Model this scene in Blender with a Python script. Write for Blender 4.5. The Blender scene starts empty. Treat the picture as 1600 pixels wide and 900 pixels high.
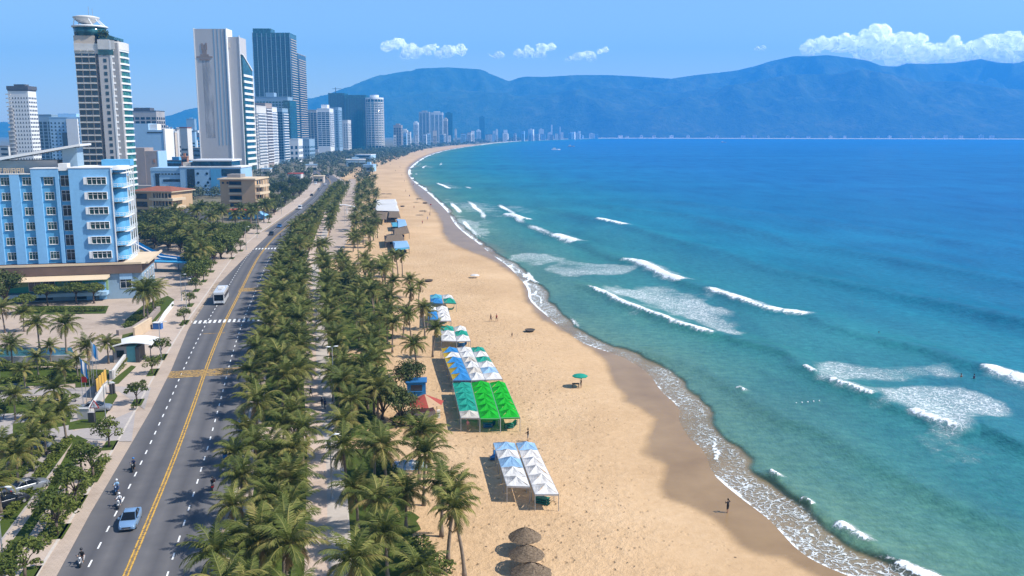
import bpy, bmesh, math, random
import numpy as np
from mathutils import Vector, Matrix
random.seed(7); np.random.seed(7)
scene = bpy.context.scene
COL = scene.collection
R = math.radians
# ------------------------------------------------------------------ camera
H = 42.0                       # drone height above the beach, metres
F = 1400.0                     # focal length in pixels of a 1600 wide frame
TH = math.atan(245.0 / F)      # downward pitch
CT, ST = math.cos(TH), math.sin(TH)
cam_d = bpy.data.cameras.new('camera'); cam = bpy.data.objects.new('camera', cam_d); COL.objects.link(cam)
cam_d.sensor_width = 36.0; cam_d.lens = 36.0 * F / 1600.0
cam_d.clip_start = 1.0; cam_d.clip_end = 60000.0
cam.location = (0, 0, H); cam.rotation_euler = (R(90) - TH, 0, 0)
scene.camera = cam

def P(px, py, z=0.0):
    """ground point (height z) seen at a pixel of the 1600x900 photograph"""
    u = (px - 800.0) / F; v = (450.0 - py) / F
    dz = v * CT - ST; dy = CT + v * ST
    t = (z - H) / dz
    return Vector((u * t, dy * t, z))
def depth(y, z):               # distance along the view axis
    return y * CT + (H - z) * ST
def Xat(px, Y, z=0.0):
    return (px - 800.0) / F * depth(Y, z)
def Zat(py, Y):                # height whose image row is py at distance Y
    v = (450.0 - py) / F
    return H + Y * (v * CT - ST) / (CT + v * ST)
def proj(p):
    d = depth(p[1], p[2]); 
    return (800 + F * p[0] / d, 450 - F * (p[1] * ST + (p[2] - H) * CT) / d)

# ------------------------------------------------------------------ world and sun
SUN_EL = R(48.0); SUN_DIR2 = Vector((0.985, -0.17)).normalized()
wd = bpy.data.worlds.new("World"); scene.world = wd; wd.use_nodes = True
nt = wd.node_tree; nt.nodes.clear()
out = nt.nodes.new('ShaderNodeOutputWorld'); bg = nt.nodes.new('ShaderNodeBackground')
sky = nt.nodes.new('ShaderNodeTexSky'); sky.sky_type = 'NISHITA'; sky.sun_disc = False
sky.sun_elevation = SUN_EL
sky.sun_rotation = math.atan2(SUN_DIR2.x, SUN_DIR2.y)
sky.altitude = 0.0; sky.air_density = 1.0; sky.dust_density = 0.3; sky.ozone_density = 3.0
tint = nt.nodes.new('ShaderNodeMix'); tint.data_type = 'RGBA'; tint.blend_type = 'MULTIPLY'
tint.inputs[0].default_value = 1.0; tint.inputs[7].default_value = (1.0, 1.0, 1.0, 1)
nt.links.new(sky.outputs[0], tint.inputs[6]); nt.links.new(tint.outputs[2], bg.inputs[0])
bg.inputs[1].default_value = 0.122
nt.links.new(bg.outputs[0], out.inputs[0])
sd = bpy.data.lights.new('sun', 'SUN'); sun = bpy.data.objects.new('sun', sd); COL.objects.link(sun)
sd.energy = 5.0; sd.angle = R(0.53); sd.color = (1.0, 0.955, 0.88)
to_sun = Vector((SUN_DIR2.x * math.cos(SUN_EL), SUN_DIR2.y * math.cos(SUN_EL), math.sin(SUN_EL)))
sun.rotation_euler = to_sun.to_track_quat('Z', 'Y').to_euler()
vs = scene.view_settings
scene.display_settings.display_device = 'sRGB'
vs.view_transform = 'Standard'; vs.look = 'None'; vs.exposure = 0.46; vs.gamma = 1.0; vs.use_curve_mapping = False
cy = scene.cycles
cy.use_denoising = True; cy.max_bounces = 5; cy.diffuse_bounces = 2; cy.glossy_bounces = 2
cy.transmission_bounces = 2; cy.volume_bounces = 2; cy.transparent_max_bounces = 12
cy.use_adaptive_sampling = False
try: cy.denoiser = 'OPENIMAGEDENOISE'; cy.denoising_prefilter = 'ACCURATE'
except Exception: pass

# ------------------------------------------------------------------ materials
class N:
    """small helper round a material's node tree"""
    def __init__(s, name, rough=0.8, spec=0.3):
        s.m = bpy.data.materials.new(name); s.m.use_nodes = True
        s.t = s.m.node_tree; s.b = s.t.nodes['Principled BSDF']; s.out = s.t.nodes['Material Output']
        s.b.inputs['Roughness'].default_value = rough; s.b.inputs['Specular IOR Level'].default_value = spec
        s._pos = None; s._obj = None
    def n(s, typ, **k):
        x = s.t.nodes.new(typ)
        for a, b in k.items(): setattr(x, a, b)
        return x
    def l(s, a, b): s.t.links.new(a, b)
    def pos(s):
        if s._pos is None: s._pos = s.n('ShaderNodeNewGeometry').outputs['Position']
        return s._pos
    def obj(s):
        if s._obj is None: s._obj = s.n('ShaderNodeTexCoord').outputs['Object']
        return s._obj
    def scaled(s, vec, sc):
        m = s.n('ShaderNodeMapping'); m.inputs['Scale'].default_value = sc; s.l(vec, m.inputs[0]); return m.outputs[0]
    def noise(s, scale, detail=3, rough=0.55, vec=None, dist=0.0):
        x = s.n('ShaderNodeTexNoise'); x.inputs['Scale'].default_value = scale; x.inputs['Detail'].default_value = detail
        x.inputs['Roughness'].default_value = rough; x.inputs['Distortion'].default_value = dist
        s.l(vec or s.pos(), x.inputs['Vector']); return x.outputs[0]
    def voro(s, scale, vec=None, feature='F1', rnd=1.0):
        x = s.n('ShaderNodeTexVoronoi', feature=feature); x.inputs['Scale'].default_value = scale
        x.inputs['Randomness'].default_value = rnd
        s.l(vec or s.pos(), x.inputs['Vector']); return x
    def ramp(s, fac, stops, interp='LINEAR'):
        x = s.n('ShaderNodeValToRGB'); x.color_ramp.interpolation = interp
        e = x.color_ramp.elements
        while len(e) < len(stops): e.new(0.5)
        for i, (p, c) in enumerate(stops):
            e[i].position = p; e[i].color = (c[0], c[1], c[2], 1) if isinstance(c, (tuple, list)) else (c, c, c, 1)
        s.l(fac, x.inputs[0]); return x.outputs[0]
    def mix(s, fac, a, b, blend='MIX'):
        x = s.n('ShaderNodeMix', data_type='RGBA', blend_type=blend)
        for v, i in ((fac, 0), (a, 6), (b, 7)):
            if isinstance(v, (int, float)): x.inputs[i].default_value = v if i == 0 else (v, v, v, 1)
            elif isinstance(v, (tuple, list)): x.inputs[i].default_value = (v[0], v[1], v[2], 1)
            else: s.l(v, x.inputs[i])
        return x.outputs[2]
    def math(s, op, a, b=0.0, c=0.0, clamp=False):
        x = s.n('ShaderNodeMath', operation=op, use_clamp=clamp)
        for i, v in enumerate((a, b, c)):
            if isinstance(v, (int, float)): x.inputs[i].default_value = v
            else: s.l(v, x.inputs[i])
        return x.outputs[0]
    def attr(s, name):
        x = s.n('ShaderNodeAttribute', attribute_name=name); return x
    def rand(s): return s.n('ShaderNodeObjectInfo').outputs['Random']
    def color(s, v):
        if isinstance(v, (tuple, list)): s.b.inputs['Base Color'].default_value = (v[0], v[1], v[2], 1)
        else: s.l(v, s.b.inputs['Base Color'])
        return s
    def bump(s, hgt, strength=0.3, dist=0.05):
        x = s.n('ShaderNodeBump'); x.inputs['Strength'].default_value = strength; x.inputs['Distance'].default_value = dist
        s.l(hgt, x.inputs['Height']); s.l(x.outputs[0], s.b.inputs['Normal']); return s
    def inp(s, name, v):
        if isinstance(v, (int, float)): s.b.inputs[name].default_value = v
        elif isinstance(v, (tuple, list)): s.b.inputs[name].default_value = tuple(v) + ((1,) if len(v) == 3 else ())
        else: s.l(v, s.b.inputs[name])
        return s

MATS = {}
def paint(name, c, rough=0.7, var=0.12, scale=0.35, spec=0.25, metal=0.0, streak=False):
    """a painted or rendered surface: base colour with weathering mottles of its own"""
    if name in MATS: return MATS[name]
    k = N(name, rough, spec)
    vec = k.scaled(k.obj(), (1, 1, 0.25)) if streak else k.obj()
    n1 = k.noise(scale, 4, 0.6, vec); n2 = k.noise(scale * 9, 3, 0.6, k.obj())
    f = k.math('ADD', k.math('MULTIPLY', n1, 0.65), k.math('MULTIPLY', n2, 0.35))
    lo = tuple(x * (1 - var * 1.6) for x in c); hi = tuple(min(1, x * (1 + var * 0.9)) for x in c)
    k.color(k.ramp(f, [(0.3, lo), (0.52, c), (0.72, hi)]))
    k.inp('Metallic', metal)
    MATS[name] = k.m; return k.m
def glass(name, c, rough=0.12, spec=0.6, grid=None):
    """window glazing seen from outside: dark rooms behind, curtains in some of the panes"""
    if name in MATS: return MATS[name]
    k = N(name, rough, spec)
    v = k.voro(0.45, k.obj()); n1 = k.noise(0.8, 2, 0.5, k.obj())
    cc = k.ramp(v.outputs['Color'], [(0.2, tuple(x * 0.55 for x in c)), (0.6, c), (0.93, tuple(min(1, x * 1.6 + 0.02) for x in c))])
    k.color(k.mix(k.math('MULTIPLY', n1, 0.4), cc, tuple(x * 0.6 for x in c)))
    MATS[name] = k.m; return k.m

# ------------------------------------------------------------------ mesh helpers
class MB:
    def __init__(s): s.v = []; s.f = []; s.mi = []; s.cur = 0
    def quad(s, *p):
        b = len(s.v); s.v.extend(tuple(q) for q in p); s.f.append(tuple(range(b, b + len(p)))); s.mi.append(s.cur); return s
    def box(s, x0, y0, z0, x1, y1, z1):
        b = len(s.v)
        s.v += [(x0, y0, z0), (x1, y0, z0), (x1, y1, z0), (x0, y1, z0), (x0, y0, z1), (x1, y0, z1), (x1, y1, z1), (x0, y1, z1)]
        for q in ((0, 3, 2, 1), (4, 5, 6, 7), (0, 1, 5, 4), (1, 2, 6, 5), (2, 3, 7, 6), (3, 0, 4, 7)):
            s.f.append(tuple(b + i for i in q)); s.mi.append(s.cur)
        return s
    def prism(s, poly, z0, z1, top=None):
        """vertical prism over a plan polygon; top = optional list of per-corner heights"""
        n = len(poly); b = len(s.v)
        a = sum(poly[i][0] * poly[(i + 1) % n][1] - poly[(i + 1) % n][0] * poly[i][1] for i in range(n))
        if a < 0: poly = poly[::-1]; top = top[::-1] if top else None
        s.v += [(x, y, z0) for x, y in poly] + [(x, y, (top[i] if top else z1)) for i, (x, y) in enumerate(poly)]
        for i in range(n):
            j = (i + 1) % n; s.f.append((b + i, b + j, b + n + j, b + n + i)); s.mi.append(s.cur)
        s.f.append(tuple(b + n + i for i in range(n))); s.mi.append(s.cur)
        s.f.append(tuple(b + n - 1 - i for i in range(n))); s.mi.append(s.cur)
        return s
    def tube(s, pts, radii, n=8, cap=True):
        b = len(s.v); m = len(pts)
        pts = [Vector(p) for p in pts]
        if not isinstance(radii, (list, tuple)): radii = [radii] * m
        for i, p in enumerate(pts):
            d = (pts[min(i + 1, m - 1)] - pts[max(i - 1, 0)]).normalized()
            a = d.orthogonal().normalized() if abs(d.z) < 0.95 else Vector((1, 0, 0)) - d * d.x
            a.normalize(); c = d.cross(a)
            for k in range(n):
                t = 2 * math.pi * k / n; q = p + (a * math.cos(t) + c * math.sin(t)) * radii[i]
                s.v.append(tuple(q))
        for i in range(m - 1):
            for k in range(n):
                k2 = (k + 1) % n
                s.f.append((b + i * n + k, b + i * n + k2, b + (i + 1) * n + k2, b + (i + 1) * n + k)); s.mi.append(s.cur)
        if cap:
            s.f.append(tuple(b + k for k in range(n - 1, -1, -1))); s.mi.append(s.cur)
            s.f.append(tuple(b + (m - 1) * n + k for k in range(n))); s.mi.append(s.cur)
        return s
    def lathe(s, prof, n=16, c=(0, 0, 0), cap=True):
        b = len(s.v); m = len(prof)
        for r, z in prof:
            for k in range(n):
                t = 2 * math.pi * k / n; s.v.append((c[0] + r * math.cos(t), c[1] + r * math.sin(t), c[2] + z))
        for i in range(m - 1):
            for k in range(n):
                k2 = (k + 1) % n
                s.f.append((b + i * n + k, b + i * n + k2, b + (i + 1) * n + k2, b + (i + 1) * n + k)); s.mi.append(s.cur)
        if cap:
            s.f.append(tuple(b + k for k in range(n - 1, -1, -1))); s.mi.append(s.cur)
            s.f.append(tuple(b + (m - 1) * n + k for k in range(n))); s.mi.append(s.cur)
        return s
    def ball(s, c, r, nu=10, nv=6):
        rx, ry, rz = (r, r, r) if isinstance(r, (int, float)) else r
        b = len(s.v)
        for i in range(nv + 1):
            ph = math.pi * i / nv - math.pi / 2
            rr = max(math.cos(ph), 0.02)
            for k in range(nu):
                t = 2 * math.pi * k / nu
                s.v.append((c[0] + rx * rr * math.cos(t), c[1] + ry * rr * math.sin(t), c[2] + rz * math.sin(ph)))
        for i in range(nv):
            for k in range(nu):
                k2 = (k + 1) % nu
                s.f.append((b + i * nu + k, b + i * nu + k2, b + (i + 1) * nu + k2, b + (i + 1) * nu + k)); s.mi.append(s.cur)
        return s
    def mesh(s, name, mats, smooth=False, uvless=True):
        me = bpy.data.meshes.new(name); me.from_pydata(s.v, [], s.f)
        if not isinstance(mats, (list, tuple)): mats = [mats]
        for m in mats: me.materials.append(m)
        if len(mats) > 1: me.polygons.foreach_set('material_index', s.mi)
        if smooth: me.polygons.foreach_set('use_smooth', [True] * len(me.polygons))
        me.update(); return me
    def build(s, name, mats, parent=None, smooth=False, loc=None, rz=None, bevel=0.0, label=None):
        o = bpy.data.objects.new(name, s.mesh(name, mats, smooth)); COL.objects.link(o)
        if parent is not None: o.parent = parent
        if loc is not None: o.location = loc
        if rz is not None: o.rotation_euler.z = rz
        if label: o['label'] = label
        if bevel:
            md = o.modifiers.new('edge', 'BEVEL'); md.width = bevel; md.segments = 2; md.limit_method = 'ANGLE'
        return o

def tag(o, label=None, cat=None, group=None, kind=None):
    if label: o['label'] = label
    if cat: o['category'] = cat
    if group: o['group'] = group
    if kind: o['kind'] = kind
    return o
def thing(name, label, cat, loc=(0, 0, 0), rz=0.0, group=None):
    o = bpy.data.objects.new(name, None); COL.objects.link(o)
    o.location = loc; o.rotation_euler = (0, 0, rz); o.empty_display_size = 0.3
    return tag(o, label, cat, group)
def dup(root, loc, rz=0.0, sc=None, label=None, group=None):
    r = root.copy(); COL.objects.link(r); r.location = loc; r.rotation_euler = (0, 0, rz)
    if sc is not None: r.scale = (sc, sc, sc) if isinstance(sc, (int, float)) else sc
    if label: r['label'] = label
    if group: r['group'] = group
    for ch in root.children:
        c = ch.copy(); COL.objects.link(c); c.parent = r
        for g in ch.children:
            d = g.copy(); COL.objects.link(d); d.parent = c
    return r
def structure(o): o['kind'] = 'structure'; return o

# ------------------------------------------------------------------ numeric helpers
def world_line(pts, z=0.0, sub=4, ext=None):
    """pixel polyline -> smooth world polyline (Catmull-Rom)"""
    w = [P(x, y, z).to_2d() for x, y in pts]
    return smooth_line(w, sub)
def smooth_line(w, sub=4):
    w = [Vector(q) for q in w]
    res = []
    for i in range(len(w) - 1):
        a = w[max(i - 1, 0)]; b = w[i]; c = w[i + 1]; d = w[min(i + 2, len(w) - 1)]
        for k in range(sub):
            t = k / sub
            res.append(0.5 * ((2 * b) + (c - a) * t + (2 * a - 5 * b + 4 * c - d) * t * t + (3 * b - a - 3 * c + d) * t ** 3))
    res.append(w[-1]); return res
def seg_dist(X, Y, line):
    """distance to a polyline, arc parameter (0..1) and signed side (+ = left of its direction)"""
    L = np.array([(p[0], p[1]) for p in line]); best = np.full(X.shape, 1e18); par = np.zeros(X.shape); side = np.zeros(X.shape)
    ln = np.hypot(*(L[1:] - L[:-1]).T); cum = np.concatenate([[0], np.cumsum(ln)])
    for i in range(len(L) - 1):
        dx, dy = L[i + 1] - L[i]; l2 = dx * dx + dy * dy + 1e-9
        t = np.clip(((X - L[i, 0]) * dx + (Y - L[i, 1]) * dy) / l2, 0, 1)
        qx = X - L[i, 0] - t * dx; qy = Y - L[i, 1] - t * dy
        d = np.hypot(qx, qy); m = d < best
        best = np.where(m, d, best); par = np.where(m, (cum[i] + t * ln[i]) / cum[-1], par)
        side = np.where(m, np.sign(dx * qy - dy * qx), side)
    return best, par, side
def in_poly(X, Y, poly):
    ins = np.zeros(X.shape, bool); n = len(poly)
    for i in range(n):
        x1, y1 = poly[i][0], poly[i][1]; x2, y2 = poly[(i + 1) % n][0], poly[(i + 1) % n][1]
        if y1 == y2: continue
        c = ((y1 > Y) != (y2 > Y)) & (X < (x2 - x1) * (Y - y1) / (y2 - y1) + x1)
        ins ^= c
    return ins
def poly_sdf(X, Y, poly):      # positive inside
    d, _, _ = seg_dist(X, Y, list(poly) + [poly[0]])
    return np.where(in_poly(X, Y, poly), d, -d)
def sdf_coarse(X, Y, line, poly, st=4):
    """signed distance (+ inside poly), worked out on every st-th row and column and interpolated"""
    r = np.unique(np.concatenate([np.arange(0, X.shape[0], st), [X.shape[0] - 1]])); c = np.unique(np.concatenate([np.arange(0, X.shape[1], st), [X.shape[1] - 1]]))
    xs = X[np.ix_(r, c)]; ys = Y[np.ix_(r, c)]
    d, _, _ = seg_dist(xs, ys, line); d = np.where(in_poly(xs, ys, poly), d, -d)
    t = np.stack([np.interp(np.arange(X.shape[1]), c, row) for row in d])
    ri = np.arange(X.shape[0]); k = np.clip(np.searchsorted(r, ri, 'right') - 1, 0, len(r) - 2); f = ((ri - r[k]) / (r[k + 1] - r[k]))[:, None]
    return t[k] * (1 - f) + t[k + 1] * f
_perm = np.random.RandomState(3).rand(256, 256)
def vnoise(X, Y):
    xi = np.floor(X).astype(int); yi = np.floor(Y).astype(int); fx = X - xi; fy = Y - yi
    fx = fx * fx * (3 - 2 * fx); fy = fy * fy * (3 - 2 * fy)
    g = lambda a, b: _perm[a & 255, b & 255]
    return (g(xi, yi) * (1 - fx) + g(xi + 1, yi) * fx) * (1 - fy) + (g(xi, yi + 1) * (1 - fx) + g(xi + 1, yi + 1) * fx) * fy
def fbm(X, Y, o=4):
    s = 0; a = 0.5
    for i in range(o): s = s + a * vnoise(X * 2 ** i + 17.3 * i, Y * 2 ** i - 9.1 * i); a *= 0.5
    return s
def grid_mesh(name, X, Y, Z, mat, attrs, keep=None, smooth=True):
    nr, nc = X.shape
    co = np.stack([X.ravel(), Y.ravel(), Z.ravel()], 1)
    idx = np.arange(nr * nc).reshape(nr, nc)
    q = np.stack([idx[:-1, :-1], idx[:-1, 1:], idx[1:, 1:], idx[1:, :-1]], -1).reshape(-1, 4)
    if keep is not None:
        k = keep.ravel(); q = q[k[q].any(1)]
    used = np.unique(q); remap = np.full(nr * nc, -1); remap[used] = np.arange(len(used)); q = remap[q]; co = co[used]
    me = bpy.data.meshes.new(name)
    me.vertices.add(len(co)); me.vertices.foreach_set('co', co.ravel())
    me.loops.add(q.size); me.loops.foreach_set('vertex_index', q.ravel().astype(np.int32))
    me.polygons.add(len(q)); me.polygons.foreach_set('loop_start', np.arange(0, q.size, 4, dtype=np.int32))
    me.polygons.foreach_set('loop_total', np.full(len(q), 4, dtype=np.int32))
    if smooth: me.polygons.foreach_set('use_smooth', np.ones(len(q), bool))
    me.update(calc_edges=True)
    for an, av in attrs.items():
        a = me.attributes.new(an, 'FLOAT', 'POINT'); a.data.foreach_set('value', av.ravel()[used].astype(np.float32))
    me.materials.append(mat); me.validate()
    o = bpy.data.objects.new(name, me); COL.objects.link(o); return o
def ribbon(name, line, left, right, z, mat, kind='structure', thick=None):
    """a strip that follows a line, from offset left to offset right (metres, + = right of travel)"""
    mb = MB(); L = [Vector(p) for p in line]; a = []; b = []
    for i, p in enumerate(L):
        d = (L[min(i + 1, len(L) - 1)] - L[max(i - 1, 0)]).normalized(); nrm = Vector((d.y, -d.x))
        lo = left[i] if isinstance(left, list) else left; ro = right[i] if isinstance(right, list) else right
        a.append(p + nrm * lo); b.append(p + nrm * ro)
    for i in range(len(L) - 1):
        if thick:
            q = [a[i], b[i], b[i + 1], a[i + 1]]
            mb.quad(*[(v.x, v.y, z) for v in q])
            mb.quad((a[i].x, a[i].y, z - thick), (a[i].x, a[i].y, z), (a[i+1].x, a[i+1].y, z), (a[i+1].x, a[i+1].y, z - thick))
            mb.quad((b[i+1].x, b[i+1].y, z - thick), (b[i+1].x, b[i+1].y, z), (b[i].x, b[i].y, z), (b[i].x, b[i].y, z - thick))
        else:
            mb.quad(*[(v.x, v.y, z) for v in (a[i], b[i], b[i + 1], a[i + 1])])
    o = mb.build(name, mat)
    if kind: o['kind'] = kind
    return o
def offset_line(line, off):
    L = [Vector(p) for p in line]; r = []
    for i, p in enumerate(L):
        d = (L[min(i + 1, len(L) - 1)] - L[max(i - 1, 0)]).normalized(); r.append(p + Vector((d.y, -d.x)) * off)
    return r
def resample(line, step):
    L = [Vector(p) for p in line]; out_ = [(L[0].copy(), (L[1] - L[0]).normalized())]; acc = 0.0
    for i in range(len(L) - 1):
        d = L[i + 1] - L[i]; l = d.length
        if l < 1e-6: continue
        t = step - acc
        while t <= l:
            out_.append((L[i] + d * (t / l), d / l)); t += step
        acc = (acc + l) % step
    return out_
# ================================================================== the shore lines
WATER = world_line([(1560, 1010), (1380, 925), (1300, 892), (1275, 881), (1238, 858), (1207, 824), (1188, 805), (1158, 783), (1117, 749), (1102, 730), (1094, 703),
    (1071, 684), (1053, 651), (1056, 636), (1026, 609), (1018, 594), (996, 573), (959, 553), (902, 533), (855, 496), (824, 468), (820, 448),
    (794, 418), (767, 398), (743, 378), (730, 369), (709, 350), (696, 329), (675, 308), (658, 293), (645, 283), (637, 270), (644, 258), (668, 243),
    (700, 234), (740, 227.6), (795, 221.6), (850, 219), (919, 216.6), (960, 216)], sub=3)
WATER = [Vector((60, 35))] + WATER + [Vector((1300, 5300)), Vector((2600, 4900)), Vector((4500, 4500)), Vector((7500, 4400))]
SEA_POLY = WATER + [Vector((9000, 4000)), Vector((9000, -500)), Vector((100, -500))]
WETIN = world_line([(1420, 1000), (1320, 930), (1260, 897), (1222, 872), (1151, 862), (1147, 839), (1094, 802), (1041, 779), (1034, 756), (1045, 734), (1011, 711), (1004, 685),
    (1015, 651), (977, 632), (973, 617), (954, 583), (939, 560), (895, 526), (841, 495), (819, 466), (816, 443), (790, 420), (758, 402), (709, 383), (691, 365), (686, 342),
    (667, 319), (646, 300), (636, 274), (634, 268), (640, 257), (664, 243), (697, 233.6), (740, 227.3), (795, 221.4)], sub=3)
WET_POLY = [Vector((40, 35))] + WETIN + [Vector((9000, 5400)), Vector((9000, -500)), Vector((60, -500))]

# ------------------------------------------------------------------ sea
def geom(a, b, n): return np.exp(np.linspace(math.log(a), math.log(b), n))
def build_sea():
    rows = geom(44.0, 5600.0, 720); cols = np.linspace(-0.36, 0.62, 600)
    cols = np.concatenate([cols, np.linspace(0.64, 2.2, 40)])
    Y, T = np.meshgrid(rows, cols, indexing='ij'); X = Y * T
    off = sdf_coarse(X, Y, WATER, SEA_POLY, 3)
    keep = off > -14.0
    near = np.clip((420 - Y) / 320, 0, 1)
    solid = np.zeros(X.shape); lace = np.zeros(X.shape); Z = np.zeros(X.shape)
    n1 = fbm(X * 0.09, Y * 0.05, 4); n2 = fbm(X * 0.35, Y * 0.25, 3); n3 = fbm(X * 0.02 + 5, Y * 0.012, 4)
    # the last thin sheet of water running up the sand
    lipd = 3.0 + 3.2 * near + (n1 - 0.47) * 5
    run = (n2 - 0.47) * 2.2
    solid += np.clip(1.25 - np.abs(off - 0.5 + run * 0.3) / (0.55 + 0.002 * Y), 0, 1) * np.clip(0.75 + (n1 - 0.42) * 3, 0.35, 1.1)
    swash = np.clip(off / 1.0, 0, 1) * np.clip((lipd - off) / 1.2, 0, 1)
    lace += swash * np.clip(0.95 + (n1 - 0.45) * 2.6, 0.5, 1.1) * np.clip(1.6 - off / (lipd + .1), 0, 1)
    f2 = lipd * 0.52 + (fbm(X * 0.22 + 9, Y * 0.16, 3) - 0.47) * 4.5
    solid += 0.85 * np.exp(-((off - f2) / (0.34 + 0.001 * Y)) ** 2) * np.clip((fbm(X * 0.04 + 70, Y * 0.035, 3) - 0.40) * 6, 0, 1) * (off > 0.2)
    lip = np.exp(-((off - lipd) / 0.8) ** 2) * np.clip((fbm(X * 0.05 + 40, Y * 0.04, 3) - 0.5) * 7, 0, 1)
    solid += lip * 0.95; Z += 0.16 * np.exp(-((off - lipd - 0.8) / 1.4) ** 2)
    # surf rows in the far bend of the bay, three low lines of white water
    for k, (o0, wd_) in enumerate(((7, 1.8), (18, 2.0), (34, 2.2))):
        m = np.clip((fbm(X * 0.012 + 31 * k, Y * 0.010 + 7 * k, 3) - 0.50) * 9, 0, 1) * np.clip((Y - 300) / 120, 0, 1) * np.clip((1500 - Y) / 500, 0, 1)
        ln = np.exp(-((off - o0 - (n3 - 0.45) * 9) / wd_) ** 2)
        solid += m * ln; lace += 0.5 * m * np.exp(-((off - o0 - 6) / (wd_ * 4)) ** 2)
    # swell crests: lines that run with the shore
    def crest(px, amp, wf, wb, foam=()):
        nonlocal Z, solid, lace
        L = world_line(px, 0, 4); xs = [p.x for p in L]; ys = [p.y for p in L]
        b = (X > min(xs) - 60) & (X < max(xs) + 60) & (Y > min(ys) - 60) & (Y < max(ys) + 60)
        xx, yy = X[b], Y[b]; dd, pp, ss = seg_dist(xx, yy, L); sg = dd * ss      # + = seaward side is to the left or right
        wig = (fbm(xx * 0.12, yy * 0.12, 3) - 0.47) * 2.4
        sg = sg + wig
        fade = np.clip(pp / 0.06, 0, 1) * np.clip((1 - pp) / 0.06, 0, 1)
        prof = np.where(sg < 0, np.exp(-(sg / wf) ** 2), np.exp(-(sg / wb) ** 2)) * fade
        Z[b] += 1.7 * amp * prof * (0.6 + 0.8 * fbm(xx * 0.03, yy * 0.03, 3))
        for (fx0, fx1, w, tail) in foam:
            # where along the line the crest has broken, by the column of its ends
            ux = np.array([proj((p.x, p.y, 0))[0] for p in L]); ar = np.linspace(0, 1, len(L))
            ln = np.concatenate([[0], np.cumsum([(L[i + 1] - L[i]).length for i in range(len(L) - 1)])]); ln /= ln[-1]
            cx = np.interp(pp, ln, ux)
            s0 = max(4.0, (fx1 - fx0) * 0.10)
            m = np.clip((cx - fx0) / s0, 0, 1) * np.clip((fx1 - cx) / s0, 0, 1)
            ed = fbm(xx * 0.5, yy * 0.5, 3); wv_ = w * (0.45 + 1.25 * fbm(xx * 0.10 + 50, yy * 0.10, 3))
            s2 = sg + (fbm(xx * 0.8, yy * 0.8 + 30, 3) - 0.47) * 1.6
            solid[b] = np.maximum(solid[b], m * np.where(s2 < 0, np.exp(-(s2 / (0.6 * wv_)) ** 4) * (0.8 + 0.5 * ed), np.exp(-(s2 / wv_) ** 2) * (0.45 + 1.15 * ed)))
            lace[b] = np.maximum(lace[b], 0.9 * m * np.where(s2 > 0, np.exp(-(s2 / (1.9 * wv_)) ** 2), np.exp(-(s2 / wv_) ** 2)))
            Z[b] += 0.35 * m * np.exp(-((sg - 0.2 * w) / (0.7 * w)) ** 2) * (0.5 + ed)
            if tail: lace[b] = np.maximum(lace[b], m * np.where(sg > 0, np.exp(-(sg / tail)), 0) * 0.55)
    SG = 1
    crest([(790, 334), (821, 350), (860, 368), (912, 384), (949, 401), (968, 408), (1000, 414), (1035, 432), (1070, 444), (1097, 452), (1150, 471), (1200, 486),
           (1270, 497), (1327, 520), (1411, 541), (1496, 566), (1530, 574), (1560, 585), (1600, 598), (1700, 634)], 0.75, 2.6, 6.5,
          [(966, 1072, 2.6, 7), (1096, 1272, 2.3, 2.5), (1529, 1690, 2.4, 4), (862, 902, 3.0, 5)])
    crest([(775, 330), (800, 340), (830, 346), (900, 349)], 0.4, 2.5, 5, [(786, 832, 2.8, 8)])
    crest([(834, 323), (895, 337), (929, 344), (996, 360), (1047, 377), (1097, 387), (1148, 401), (1199, 421), (1266, 435), (1330, 447), (1450, 474), (1600, 507), (1760, 545)], 0.85, 4, 9,
          [(928, 980, 2.4, 6)])
    crest([(900, 318), (1000, 330), (1097, 342), (1165, 360), (1232, 377), (1300, 392), (1420, 413), (1600, 446), (1750, 474)], 0.8, 5, 12)
    crest([(1000, 312), (1120, 324), (1260, 343), (1420, 368), (1600, 393), (1750, 412)], 0.7, 6, 14)
    crest([(880, 440), (905, 447), (935, 458), (980, 480), (1040, 503), (1100, 523), (1125, 527), (1165, 537), (1232, 557), (1250, 577), (1292, 596), (1340, 613), (1380, 627),
           (1418, 643), (1460, 660), (1505, 673), (1529, 664), (1572, 689), (1600, 702), (1700, 745)], 0.6, 2.0, 5,
          [(903, 1130, 1.3, 9), (1248, 1274, 0.9, 1.5), (1290, 1368, 1.3, 5), (1416, 1506, 1.7, 5)])
    crest([(1000, 540), (1100, 582), (1200, 642), (1284, 676), (1369, 723), (1500, 790), (1620, 850)], 0.35, 2.5, 5, [(1145, 1160, 0.7, 0)])
    crest([(1188, 734), (1234, 771), (1260, 790), (1300, 817), (1330, 834), (1361, 853), (1394, 880), (1436, 900), (1500, 930)], 0.22, 1.2, 2.2,
          [(1192, 1212, 0.6, 0.5), (1246, 1268, 0.6, 0.5), (1303, 1362, 1.0, 1.2), (1392, 1480, 1.0, 1.2)])
    # sheets of spent foam left behind the breakers
    def patch(px, amt, soft):
        nonlocal lace
        poly = world_line(px + [px[0]], 0, 3); s = poly_sdf(X, Y, poly) if False else None
        xs = [p.x for p in poly]; ys = [p.y for p in poly]
        b = (X > min(xs) - 5) & (X < max(xs) + 5) & (Y > min(ys) - 5) & (Y < max(ys) + 5)
        sdf = poly_sdf(X[b], Y[b], poly) + (fbm(X[b] * 0.15, Y[b] * 0.1, 3) - 0.47) * soft * 2.6
        lace[b] = np.maximum(lace[b], amt * np.clip((sdf + 2.6) / (soft * 1.0), 0, 1) * np.clip(0.35 + 1.3 * (fbm(X[b] * 0.1 + 3, Y[b] * 0.06, 3)), 0, 1))
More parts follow.
